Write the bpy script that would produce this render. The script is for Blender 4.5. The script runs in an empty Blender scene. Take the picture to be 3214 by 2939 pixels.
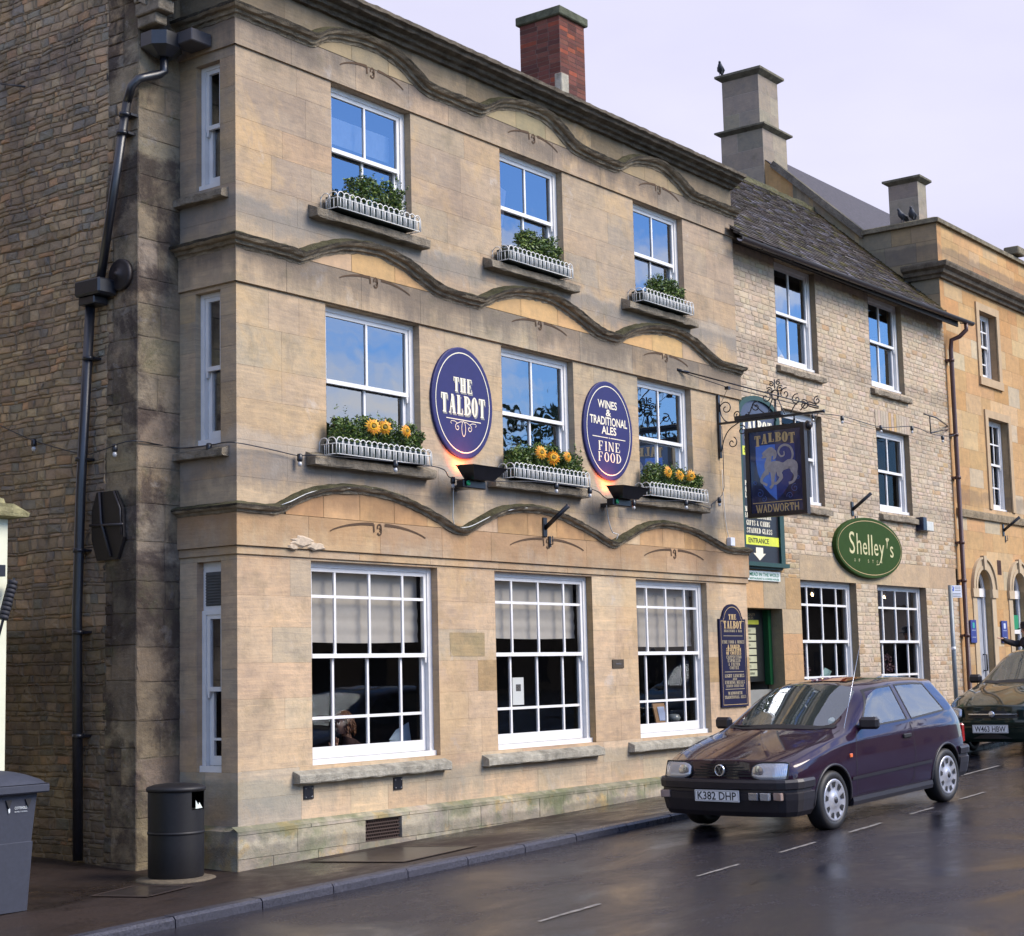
import bpy, math, random
from mathutils import Vector, Matrix, noise
from mathutils.bvhtree import BVHTree
V = Vector
R = random.Random(11)
SC = bpy.context.scene
COL = SC.collection
rad = math.radians

# ------------------------------------------------------------------ camera
CAM = V((-11.2986, -11.7, 1.70))
yaw, pit, rol = rad(53.394), rad(6.994), rad(-1.364)
fw = V((math.sin(yaw)*math.cos(pit), math.cos(yaw)*math.cos(pit), math.sin(pit)))
rt = V((math.cos(yaw), -math.sin(yaw), 0)); up = rt.cross(fw)
cx = rt*math.cos(rol)+up*math.sin(rol); cy = -rt*math.sin(rol)+up*math.cos(rol)
cam = bpy.data.cameras.new('camera'); camo = bpy.data.objects.new('camera', cam); COL.objects.link(camo)
m = Matrix((cx, cy, -fw)).transposed().to_4x4(); m.translation = CAM
camo.matrix_world = m
cam.sensor_fit = 'HORIZONTAL'; cam.sensor_width = 36; cam.lens = 58.957
cam.clip_start = .1; cam.clip_end = 3000
SC.camera = camo
SC.render.resolution_x = 1024; SC.render.resolution_y = 936

# ------------------------------------------------------------------ world
SUN_EL, SUN_AZ = rad(40), rad(158)      # azimuth clockwise from +Y
w = bpy.data.worlds.new('World'); SC.world = w; w.use_nodes = True
nt = w.node_tree; nt.nodes.clear()
def N(t, **k):
    n = nt.nodes.new(t)
    for a, b in k.items(): setattr(n, a, b)
    return n
out = N('ShaderNodeOutputWorld'); bg = N('ShaderNodeBackground'); bg.inputs[1].default_value = .12
sky = N('ShaderNodeTexSky', sky_type='NISHITA', sun_disc=False, sun_elevation=SUN_EL, sun_rotation=SUN_AZ)
sky.air_density = 1.3; sky.dust_density = .3; sky.ozone_density = 3
tc = N('ShaderNodeTexCoord'); sep = N('ShaderNodeSeparateXYZ')
nt.links.new(tc.outputs['Generated'], sep.inputs[0])
nz = N('ShaderNodeTexNoise'); nz.inputs['Scale'].default_value = 4.6; nz.inputs['Detail'].default_value = 7; nz.inputs['Roughness'].default_value = .58
mp = N('ShaderNodeMapping'); mp.inputs['Scale'].default_value = (1, 1, 2.6); mp.inputs['Location'].default_value = (.4, .1, .3)
nt.links.new(tc.outputs['Generated'], mp.inputs[0]); nt.links.new(mp.outputs[0], nz.inputs[0])
r1 = N('ShaderNodeMapRange'); r1.inputs[1].default_value = .48; r1.inputs[2].default_value = .66
nt.links.new(nz.outputs['Fac'], r1.inputs[0])
r2 = N('ShaderNodeMapRange'); r2.inputs[1].default_value = -.12; r2.inputs[2].default_value = .22   # overcast side towards +Y
nt.links.new(sep.outputs[1], r2.inputs[0])
mx = N('ShaderNodeMath', operation='MAXIMUM'); nt.links.new(r1.outputs[0], mx.inputs[0]); nt.links.new(r2.outputs[0], mx.inputs[1])
nz2 = N('ShaderNodeTexNoise'); nz2.inputs['Scale'].default_value = 2.1; nz2.inputs['Detail'].default_value = 5; nt.links.new(mp.outputs[0], nz2.inputs[0])
cm = N('ShaderNodeMix', data_type='RGBA'); cc_ = N('ShaderNodeMix', data_type='RGBA'); cc_.inputs[6].default_value = (8.0, 7.7, 7.7, 1); 
ov = N('ShaderNodeMix', data_type='RGBA'); ov.inputs[6].default_value = (3.05, 3.02, 3.98, 1); ov.inputs[7].default_value = (3.7, 3.65, 4.5, 1); rn = N('ShaderNodeMapRange'); rn.inputs[1].default_value = .35; rn.inputs[2].default_value = .65; nt.links.new(nz2.outputs['Fac'], rn.inputs[0]); nt.links.new(rn.outputs[0], ov.inputs[0]); nt.links.new(ov.outputs[2], cc_.inputs[7])
nt.links.new(r2.outputs[0], cc_.inputs[0]); nt.links.new(cc_.outputs[2], cm.inputs[7])
tint = N('ShaderNodeMix', data_type='RGBA', blend_type='MULTIPLY'); tint.inputs[0].default_value = 1; tint.inputs[7].default_value = (.50, .72, 1.12, 1)
nt.links.new(sky.outputs[0], tint.inputs[6])
nt.links.new(mx.outputs[0], cm.inputs[0]); nt.links.new(tint.outputs[2], cm.inputs[6])
nt.links.new(cm.outputs[2], bg.inputs[0]); nt.links.new(bg.outputs[0], out.inputs[0])

sl = bpy.data.lights.new('sun', 'SUN'); sl.energy = 2.4; sl.angle = rad(32); sl.color = (1, .90, .76)
so = bpy.data.objects.new('sun', sl); COL.objects.link(so)
sd = V((math.sin(SUN_AZ)*math.cos(SUN_EL), math.cos(SUN_AZ)*math.cos(SUN_EL), math.sin(SUN_EL)))
so.rotation_euler = sd.to_track_quat('Z', 'Y').to_euler()
SC.view_settings.view_transform = 'Standard'; SC.view_settings.look = 'None'
SC.view_settings.exposure = 1.0; SC.view_settings.gamma = 1

# ------------------------------------------------------------------ materials
class M:
    """small node helper"""
    def __init__(s, name):
        s.m = bpy.data.materials.new(name); s.m.use_nodes = True
        s.t = s.m.node_tree; s.b = s.t.nodes['Principled BSDF']
        s.o = s.t.nodes['Material Output']
    def n(s, t, **k):
        n = s.t.nodes.new(t)
        for a, b in k.items(): setattr(n, a, b)
        return n
    def l(s, a, b): s.t.links.new(a, b)
    def coord(s, scale=(1, 1, 1), kind='Object', rot=(0, 0, 0)):
        c = s.n('ShaderNodeTexCoord'); p = s.n('ShaderNodeMapping'); p.inputs['Scale'].default_value = scale
        p.inputs['Rotation'].default_value = rot
        s.l(c.outputs[kind], p.inputs[0]); return p.outputs[0]
    def noise(s, vec, scale, detail=4, rough=.6, out='Fac', dist=0):
        n = s.n('ShaderNodeTexNoise'); n.inputs['Scale'].default_value = scale
        n.inputs['Detail'].default_value = detail; n.inputs['Roughness'].default_value = rough; n.inputs['Distortion'].default_value = dist
        s.l(vec, n.inputs[0]); return n.outputs[out]
    def ramp(s, f, a, b, c0=0., c1=1.):
        n = s.n('ShaderNodeMapRange'); n.inputs[1].default_value = a; n.inputs[2].default_value = b
        n.inputs[3].default_value = c0; n.inputs[4].default_value = c1; s.l(f, n.inputs[0]); return n.outputs[0]
    def mix(s, f, a, b, bt='MIX'):
        n = s.n('ShaderNodeMix', data_type='RGBA', blend_type=bt)
        for v, i in ((f, 0), (a, 6), (b, 7)):
            if isinstance(v, (int, float)): n.inputs[i].default_value = v
            elif isinstance(v, tuple): n.inputs[i].default_value = v if len(v) == 4 else (*v, 1)
            else: s.l(v, n.inputs[i])
        return n.outputs[2]
    def math(s, op, a, b=None):
        n = s.n('ShaderNodeMath', operation=op)
        for v, i in ((a, 0), (b, 1)):
            if v is None: continue
            if isinstance(v, (int, float)): n.inputs[i].default_value = v
            else: s.l(v, n.inputs[i])
        return n.outputs[0]
    def base(s, c):
        if isinstance(c, tuple): s.b.inputs['Base Color'].default_value = (*c[:3], 1)
        else: s.l(c, s.b.inputs['Base Color'])
    def bump(s, h, strength=.5, dist=.01):
        n = s.n('ShaderNodeBump'); n.inputs['Strength'].default_value = strength; n.inputs['Distance'].default_value = dist
        s.l(h, n.inputs['Height']); s.l(n.outputs[0], s.b.inputs['Normal'])
    def rough(s, r):
        if isinstance(r, (int, float)): s.b.inputs['Roughness'].default_value = r
        else: s.l(r, s.b.inputs['Roughness'])

def plain(name, c, rough=.6, metal=0, var=.12, spec=.5, coat=0, scale=9):
    s = M(name); v = s.coord()
    f = s.noise(v, scale, 5, .6)
    a = tuple(x*(1-var) for x in c); b = tuple(min(1, x*(1+var)) for x in c)
    s.base(s.mix(s.ramp(f, .3, .7), a, b)); s.rough(rough)
    s.b.inputs['Metallic'].default_value = metal; s.b.inputs['Specular IOR Level'].default_value = spec
    s.b.inputs['Coat Weight'].default_value = coat; s.b.inputs['Coat Roughness'].default_value = .03
    return s.m

def stone(name, rough=.9, streak=.35, stain=(), lichen=.0, bumpk=.5, fine=60, bed=True, patch=0, darkz=None, hues=()):
    """stone whose block colours come from the face attribute 'Col'"""
    s = M(name)
    at = s.n('ShaderNodeAttribute', attribute_name='Col').outputs['Color']
    v = s.coord()
    f = s.noise(v, 7, 6, .62)
    c = s.mix(s.ramp(f, .25, .75), s.mix(1., at, (.80, .82, .86), 'MULTIPLY'), s.mix(1., at, (1.13, 1.09, 1.02), 'MULTIPLY'))
    if bed:      # thin sedimentary bedding, tilted a little
        vb = s.coord((1.2, 1.2, 16), rot=(0, rad(7), 0)); g = s.noise(vb, 2.2, 5, .6, dist=.4)
        c = s.mix(s.ramp(g, .52, .72, 0, streak), c, s.mix(1., at, (1.3, 1.2, 1.1), 'MULTIPLY'))
        c = s.mix(s.ramp(g, .46, .30, 0, streak), c, s.mix(1., at, (.68, .68, .72), 'MULTIPLY'))
        g = s.noise(s.coord((.9, .9, 30), rot=(0, rad(4), 0)), 1.8, 4, .6, dist=.5); c = s.mix(s.ramp(g, .60, .67, 0, streak*.9), c, s.mix(1., at, (1.35, 1.28, 1.18), 'MULTIPLY')); c = s.mix(s.ramp(g, .38, .33, 0, streak*.6), c, s.mix(1., at, (.6, .58, .58), 'MULTIPLY'))
    for sc_, lo, hi, st_, co_ in hues:     # weathering patches of another colour
        c = s.mix(s.ramp(s.noise(v, sc_, 7, .68, dist=.3), lo, hi, 0, st_), c, co_)
    if patch:    # large warm/cool weathering and pale repaired areas
        g = s.noise(s.coord((.8, .8, 1.3)), 1.15, 6, .62, dist=.5)
        c = s.mix(s.ramp(g, .50, .66, 0, patch), c, s.mix(1., c, (.66, .66, .70), 'MULTIPLY'))
        c = s.mix(s.ramp(g, .47, .34, 0, patch), c, s.mix(1., c, (1.16, 1.10, 1.0), 'MULTIPLY'))
        g = s.noise(s.coord((1.6, 1.6, .55)), 2.6, 7, .7); c = s.mix(s.ramp(g, .58, .70, 0, patch*.8), c, (.20, .165, .125))
        g = s.noise(v, 19, 6, .75); c = s.mix(s.ramp(g, .60, .72, 0, patch*.6), c, (.14, .11, .08))
    if stain:    # grey run-off stains below ledges: (z top, length, strength)
        sp = s.n('ShaderNodeSeparateXYZ'); cc = s.n('ShaderNodeTexCoord'); s.l(cc.outputs['Object'], sp.inputs[0])
        vs = s.coord((2.6, 2.6, .35)); g = s.noise(vs, 2.4, 6, .7)
        zw = s.math('ADD', sp.outputs[2], s.ramp(s.noise(v, 1.7, 5, .6), .3, .7, -.16, .16))
        for zt, ln, st, *sc in stain:
            k = s.ramp(zw, zt-ln, zt, 0, 1); k = s.math('MULTIPLY', k, s.ramp(zw, zt+.22, zt, 0, 1)); k = s.math('MULTIPLY', k, s.ramp(sp.outputs[2], zt+.10, zt+.02, 0, 1)) if not sc or len(sc) < 2 else k
            k = s.math('MULTIPLY', s.ramp(s.math('ADD', k, s.math('MULTIPLY', g, .9)), .75, 1.25, 0, 1), s.ramp(k, 0, .15))
            c = s.mix(s.math('MULTIPLY', k, st), c, sc[0] if sc else (.13, .11, .095))
    if lichen:
        g = s.noise(v, 3.1, 8, .7); g2 = s.noise(v, 45, 3, .6)
        c = s.mix(s.math('MULTIPLY', s.ramp(g, .54, .66), s.ramp(g2, .4, .6, .2, lichen)), c, (.10, .10, .05))
        c = s.mix(s.math('MULTIPLY', s.ramp(g2, .66, .72), lichen*.5), c, (.45, .43, .38))
    if darkz:    # soot/damp patches
        g = s.noise(v, 1.3, 6, .65)
        c = s.mix(s.ramp(g, .47, .66, 0, darkz), c, (.045, .035, .03))
    s.base(c); s.rough(rough); s.b.inputs['Specular IOR Level'].default_value = .12
    h = s.math('ADD', s.noise(v, fine, 5, .7), s.math('MULTIPLY', s.noise(v, 11, 5, .6), 1.5))
    s.bump(h, bumpk, .012)
    return s.m

def glass(name, tint=(.55, .6, .62), refl=.12, amount=1., haze=0.):
    s = M(name); s.t.nodes.remove(s.b)
    tr = s.n('ShaderNodeBsdfTransparent'); tr.inputs[0].default_value = (*tint, 1)
    gl = s.n('ShaderNodeBsdfGlossy'); gl.inputs['Roughness'].default_value = .012; gl.inputs[0].default_value = (.86, .92, 1, 1)
    lw = s.n('ShaderNodeFresnel'); lw.inputs[0].default_value = 1.6
    v = s.coord(); nb = s.noise(v, 1.6, 2, .5)
    bp = s.n('ShaderNodeBump'); bp.inputs['Strength'].default_value = .05; bp.inputs['Distance'].default_value = .05
    s.l(nb, bp.inputs['Height']); s.l(bp.outputs[0], gl.inputs['Normal'])
    f = s.math('ADD', s.math('MULTIPLY', lw.outputs[0], amount), refl)
    mxs = s.n('ShaderNodeMixShader'); s.l(f, mxs.inputs[0]); s.l(tr.outputs[0], mxs.inputs[1]); s.l(gl.outputs[0], mxs.inputs[2])
    if haze:     # pale haze mixed into the glass, standing in for sky glare
        df = s.n('ShaderNodeBsdfDiffuse'); df.inputs[0].default_value = (.55, .66, .62, 1); m2 = s.n('ShaderNodeMixShader'); m2.inputs[0].default_value = haze
        s.l(mxs.outputs[0], m2.inputs[1]); s.l(df.outputs[0], m2.inputs[2]); mxs = m2
    s.l(mxs.outputs[0], s.o.inputs[0])
    return s.m

def moulding(name, c, moss=.6):
    s = M(name); v = s.coord()
    f = s.noise(v, 5, 7, .7); g = s.noise(v, 26, 5, .7)
    col = s.mix(s.ramp(f, .35, .65), tuple(x*.5 for x in c), tuple(x*1.15 for x in c))
    geo = s.n('ShaderNodeNewGeometry'); sp = s.n('ShaderNodeSeparateXYZ'); s.l(geo.outputs['Normal'], sp.inputs[0])
    k = s.math('ADD', s.ramp(sp.outputs[2], -.1, .8, 0, .5), s.ramp(g, .35, .7, 0, .6))
    col = s.mix(s.math('MULTIPLY', s.ramp(k, .45, .75), moss), col, s.mix(s.ramp(f, .4, .6), (.045, .045, .018), (.11, .10, .05)))
    col = s.mix(s.math('MULTIPLY', s.ramp(s.noise(v, 90, 3, .6), .62, .7), .35), col, (.4, .39, .34))
    s.base(col); s.rough(.95); s.b.inputs['Specular IOR Level'].default_value = .2
    s.bump(s.math('ADD', g, s.noise(v, 70, 4, .7)), .9, .02)
    return s.m

MAT = {}
# ------------------------------------------------------------------ objects
OFF = {}
def tag(o, label=None, cat=None, group=None, kind=None):
    if label: o['label'] = label
    if cat: o['category'] = cat
    if group: o['group'] = group
    if kind: o['kind'] = kind
    return o
def thing(name, loc, label, cat, group=None, rot=None, local=False):
    o = bpy.data.objects.new(name, None); COL.objects.link(o); o.empty_display_size = .2
    o.location = loc
    if rot: o.rotation_euler = rot
    OFF[o.name] = V((0, 0, 0)) if local else V(loc)
    return tag(o, label, cat, group)

class MB:
    def __init__(s): s.v = []; s.f = []; s.c = []; s.mi = []; s.k = 0; s.sm = []
    def add(s, vs, fs, cols=None, mi=0, smooth=False):
        b = len(s.v); s.v += [tuple(p) for p in vs]
        for i, f in enumerate(fs):
            s.f.append([b+j for j in f]); s.mi.append(mi); s.sm.append(smooth)
            if cols is None: s.c.append(None)
            elif isinstance(cols, tuple): s.c.append([cols]*len(f))
            else: s.c.append(cols[i])
    def box(s, a, b, col=None, mi=0, bev=0):
        x0, y0, z0 = (min(a[i], b[i]) for i in range(3)); x1, y1, z1 = (max(a[i], b[i]) for i in range(3))
        if bev and min(x1-x0, y1-y0, z1-z0) > 2.2*bev:
            s.bevbox(V(((x0+x1)/2, (y0+y1)/2, (z0+z1)/2)), V((x1-x0, y1-y0, z1-z0))/2, bev, Matrix.Identity(3), col, mi); return
        vs = [(x, y, z) for z in (z0, z1) for y in (y0, y1) for x in (x0, x1)]
        s.add(vs, [(0, 2, 3, 1), (4, 5, 7, 6), (0, 1, 5, 4), (2, 6, 7, 3), (0, 4, 6, 2), (1, 3, 7, 5)], col, mi)
    def bevbox(s, c, h, b, rot, col=None, mi=0):
        vs = []; idx = {}
        for sx in (-1, 1):
            for sy in (-1, 1):
                for sz in (-1, 1):
                    for ax in range(3):
                        p = [sx*(h[0]-b), sy*(h[1]-b), sz*(h[2]-b)]
                        p[ax] = (sx, sy, sz)[ax]*h[ax]
                        idx[(sx, sy, sz, ax)] = len(vs); vs.append(c+rot @ V(p))
        F = []
        for ax in range(3):
            o1, o2 = [i for i in range(3) if i != ax]
            for sg in (-1, 1):
                q = []
                for a, bb in ((-1, -1), (1, -1), (1, 1), (-1, 1)):
                    t = [0, 0, 0]; t[ax] = sg; t[o1] = a; t[o2] = bb; q.append(idx[(*t, ax)])
                F.append(q)
        for ax in range(3):
            o1, o2 = [i for i in range(3) if i != ax]
            for a in (-1, 1):
                for bb in (-1, 1):
                    t0 = [0, 0, 0]; t1 = [0, 0, 0]; t0[ax] = -1; t1[ax] = 1
                    for t in (t0, t1): t[o1] = a; t[o2] = bb
                    F.append([idx[(*t0, o1)], idx[(*t1, o1)], idx[(*t1, o2)], idx[(*t0, o2)]])
        for sx in (-1, 1):
            for sy in (-1, 1):
                for sz in (-1, 1): F.append([idx[(sx, sy, sz, a)] for a in range(3)])
        s.add(vs, F, col, mi); s.k = 1
    def tube(s, pts, r, n=8, closed=False, caps=True, mi=0, smooth=True, flat=1.):
        pts = [V(p) for p in pts]; rs = r if isinstance(r, (list, tuple)) else [r]*len(pts)
        vs = []; m_ = len(pts); prev = None
        for i, p in enumerate(pts):
            if closed: d = pts[(i+1) % m_]-pts[i-1]
            else: d = pts[min(i+1, m_-1)]-pts[max(i-1, 0)]
            d = d.normalized() if d.length > 1e-9 else V((0, 0, 1))
            if prev is None:
                a = V((0, 0, 1)) if abs(d.z) < .9 else V((1, 0, 0)); u = d.cross(a).normalized()
            else: u = (prev-d*prev.dot(d)).normalized()
            prev = u; w_ = d.cross(u)
            for k in range(n):
                t = 2*math.pi*k/n; vs.append(p+(u*math.cos(t)+w_*math.sin(t)*flat)*rs[i])
        F = []
        for i in range(m_ if closed else m_-1):
            j = (i+1) % m_
            for k in range(n): F.append([i*n+k, i*n+(k+1) % n, j*n+(k+1) % n, j*n+k])
        if caps and not closed: F += [list(range(n))[::-1], [(m_-1)*n+k for k in range(n)]]
        s.add(vs, F, None, mi, smooth)
    def lathe(s, prof, c, axis='z', n=24, mi=0, smooth=True, close=True):
        """prof [(r,h)]"""
        vs = []; c = V(c)
        for r_, h in prof:
            for k in range(n):
                t = 2*math.pi*k/n; a, b = r_*math.cos(t), r_*math.sin(t)
                vs.append(c+(V((a, b, h)) if axis == 'z' else V((a, h, b)) if axis == 'y' else V((h, a, b))))
        F = [[i*n+k, i*n+(k+1) % n, (i+1)*n+(k+1) % n, (i+1)*n+k] for i in range(len(prof)-1) for k in range(n)]
        if close: F += [list(range(n))[::-1], [(len(prof)-1)*n+k for k in range(n)]]
        s.add(vs, F, None, mi, smooth)
    def prism(s, poly, fr, d0, d1, mi=0, col=None):
        """poly 2D in frame fr(x,y,depth)"""
        n = len(poly); vs = [fr(x, y, d0) for x, y in poly]+[fr(x, y, d1) for x, y in poly]
        F = [list(range(n))[::-1], [n+i for i in range(n)]]+[[i, (i+1) % n, n+(i+1) % n, n+i] for i in range(n)]
        s.add(vs, F, col, mi)
    def sweep(s, path, prof, closed_prof=True, mi=0, jit=0, pmi=None):
        """path [(pos,out,up)], prof [(o,u)]"""
        vs = []; n = len(prof)
        for p, o, u in path:
            for a, b in prof:
                q = V(p)+V(o)*a+V(u)*b
                if jit: q += V((R.uniform(-jit, jit), R.uniform(-jit, jit), R.uniform(-jit, jit)))
                vs.append(q)
        F = []
        for i in range(len(path)-1):
            for k in range(n if closed_prof else n-1):
                F.append([i*n+k, i*n+(k+1) % n, (i+1)*n+(k+1) % n, (i+1)*n+k])
        F += [list(range(n))[::-1], [(len(path)-1)*n+k for k in range(n)]]
        s.add(vs, F, None, mi)
        if pmi:
            for q in range(len(F)-2): s.mi[len(s.mi)-len(F)+q] = pmi[q % n]
    def build(s, name, mat, parent=None, loc=None, smooth=None, recalc=True):
        off = OFF[parent.name] if parent else V(loc or (0, 0, 0))
        me = bpy.data.meshes.new(name)
        me.from_pydata([(x-off.x, y-off.y, z-off.z) for x, y, z in s.v], [], s.f)
        for mm in (mat if isinstance(mat, (list, tuple)) else [mat]): me.materials.append(mm)
        if any(s.mi): me.polygons.foreach_set('material_index', s.mi)
        me.polygons.foreach_set('use_smooth', s.sm if smooth is None else [smooth]*len(s.f))
        if any(c is not None for c in s.c):
            at = me.color_attributes.new('Col', 'FLOAT_COLOR', 'CORNER'); data = []
            for f, c in zip(s.f, s.c):
                for q in (c or [(.3, .25, .2)]*len(f)): data += [q[0], q[1], q[2], 1]
            at.data.foreach_set('color', data)
        if recalc:
            import bmesh
            b = bmesh.new(); b.from_mesh(me); bmesh.ops.recalc_face_normals(b, faces=b.faces); b.to_mesh(me); b.free()
        me.update()
        o = bpy.data.objects.new(name, me); COL.objects.link(o)
        if parent: o.parent = parent; OFF[o.name] = off
        else: o.location = off; OFF[o.name] = off
        return o

def frame(O, U, Nn, up=V((0, 0, 1))):
    O, U, Nn, up = V(O), V(U), V(Nn), V(up)
    return lambda x, y, d=0.: O+U*x+up*y+Nn*d

def copytree(o, loc, label=None, rotz=None):
    r_ = o.copy(); COL.objects.link(r_); r_.location = loc
    if rotz is not None: r_.rotation_euler.z = rotz
    if label: r_['label'] = label
    for c in o.children:
        d = c.copy(); COL.objects.link(d); d.parent = r_
        for g_ in c.children:
            e = g_.copy(); COL.objects.link(e); e.parent = d
    return r_

def jitc(c, k, kk=.03):
    t = 1+R.uniform(-k, k); return tuple(max(.01, x*t*(1+R.uniform(-kk, kk))) for x in c)
def pick(pal):
    t = R.random()*sum(p[0] for p in pal)
    for p in pal:
        t -= p[0]
        if t <= 0: return p[1]
    return pal[-1][1]

def masonry(mb, fr, s0, s1, z0, z1, holes=(), h=.3, hj=.15, ln=(.4, .9), joint=.006, depth=.004,
            colf=None, mortar=(.3, .26, .2), irr=0, dome=0, zb=()):
    br = sorted({round(z, 4) for z in [z0, z1, *zb]+[q for ho in holes for q in (ho[2], ho[3])] if z0 <= z <= z1})
    rows = []
    for a, b in zip(br, br[1:]):
        if b-a < .004: continue
        n = max(1, round((b-a)/h)); cuts = [a+(b-a)*i/n for i in range(n+1)]
        for i in range(1, n): cuts[i] += R.uniform(-hj, hj)*h
        rows += list(zip(cuts, cuts[1:]))
    for za, zc in rows:
        zm = (za+zc)/2; iv = [(s0, s1)]
        for a, b, c, d in holes:
            if c < zm < d: iv = [q for l, r_ in iv for q in ((l, min(r_, a)), (max(l, b), r_)) if q[1]-q[0] > .004]
        for l, r_ in iv:
            x = l
            while x < r_-1e-6:
                e = x+R.uniform(*ln)
                if r_-e < ln[0]*.7: e = r_
                if e > r_: e = r_
                c = colf((x+e)/2, zm); j = joint/2; dp = R.uniform(0, dome)
                if not irr:
                    O_ = [fr(x, za, -depth), fr(e, za, -depth), fr(e, zc, -depth), fr(x, zc, -depth)]
                    I_ = [fr(x+j, za+j, dp), fr(e-j, za+j, dp), fr(e-j, zc-j, dp), fr(x+j, zc-j, dp)]
                    mb.add(O_+I_, [[0, 1, 5, 4], [1, 2, 6, 5], [2, 3, 7, 6], [3, 0, 4, 7], [4, 5, 6, 7]],
                           [[mortar, mortar, c, c]]*4+[[c]*4])
                else:
                    q = lambda: R.uniform(0, irr)
                    xm = (x+e)/2
                    O_ = [fr(x, za, -depth), fr(xm, za, -depth), fr(e, za, -depth), fr(e, zm, -depth), fr(e, zc, -depth), fr(xm, zc, -depth), fr(x, zc, -depth), fr(x, zm, -depth)]
                    k = min(.6*(zc-za), .2*(e-x))*.35
                    I_ = [fr(x+j+k*R.random()+q(), za+j+k*R.random(), dp-.3*depth), fr(xm+R.uniform(-.2, .2)*(e-x), za+j+q()*.4, dp*R.random()), fr(e-j-k*R.random()-q(), za+j+k*R.random(), dp-.3*depth),
                          fr(e-j-q(), zm, dp*R.random()), fr(e-j-k*R.random()-q(), zc-j-k*R.random(), dp-.3*depth), fr(xm+R.uniform(-.2, .2)*(e-x), zc-j-q()*.4, dp*R.random()),
                          fr(x+j+k*R.random()+q(), zc-j-k*R.random(), dp-.3*depth), fr(x+j+q(), zm, dp*R.random())]
                    Cn = fr(xm+R.uniform(-.1, .1)*(e-x), zm, dp+R.uniform(-.1, .3)*depth)
                    F = [[i, (i+1) % 8, 8+(i+1) % 8, 8+i] for i in range(8)]+[[8+i, 8+(i+1) % 8, 16] for i in range(8)]
                    c2 = tuple(t*.86 for t in c)
                    mb.add(O_+I_+[Cn], F, [[mortar, mortar, c2, c2]]*8+[[c2, c2, c]]*8)
                x = e

def reveals(mb, fr, holes, dep, colf, d0=0.):
    for a, b, c, d in holes:
        for p, q in (((a, c), (a, d)), ((a, d), (b, d)), ((b, d), (b, c)), ((b, c), (a, c))):
            cc = tuple(x*.95 for x in colf(p[0], (p[1]+q[1])/2))
            mb.add([fr(*p, d0), fr(*q, d0), fr(*q, -dep), fr(*p, -dep)], [[0, 1, 2, 3]], cc)

# ------------------------------------------------------------------ lettering
def bfont(txt, width, height, fr, mat, parent, name='lettering', x=0, y=0, d=.002, bold=0.):
    """text from the built-in font, fitted to width x height, centred on (x,y) of the frame"""
    cu = bpy.data.curves.new('t', 'FONT'); cu.body = txt; cu.size = 1; cu.align_x = 'LEFT'; cu.offset = bold; cu.resolution_u = 3; cu.fill_mode = 'FRONT'
    o = bpy.data.objects.new('t', cu); COL.objects.link(o)
    dg = bpy.context.evaluated_depsgraph_get(); me = o.evaluated_get(dg).to_mesh()
    vs = [tuple(q.co) for q in me.vertices]; fs = [list(p.vertices) for p in me.polygons]
    o.evaluated_get(dg).to_mesh_clear(); bpy.data.objects.remove(o); bpy.data.curves.remove(cu)
    if not vs: return None
    x0 = min(q[0] for q in vs); x1 = max(q[0] for q in vs); y0 = min(q[1] for q in vs); y1 = max(q[1] for q in vs)
    sx = width/(x1-x0); sy = height/(y1-y0)
    return [fr(x+(q[0]-(x0+x1)/2)*sx, y+(q[1]-(y0+y1)/2)*sy, d) for q in vs], fs
def text(mb, *a, **k):
    r_ = bfont(*a[:3], a[3], None, None, **k)
    if r_: mb.add(*r_)

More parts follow.
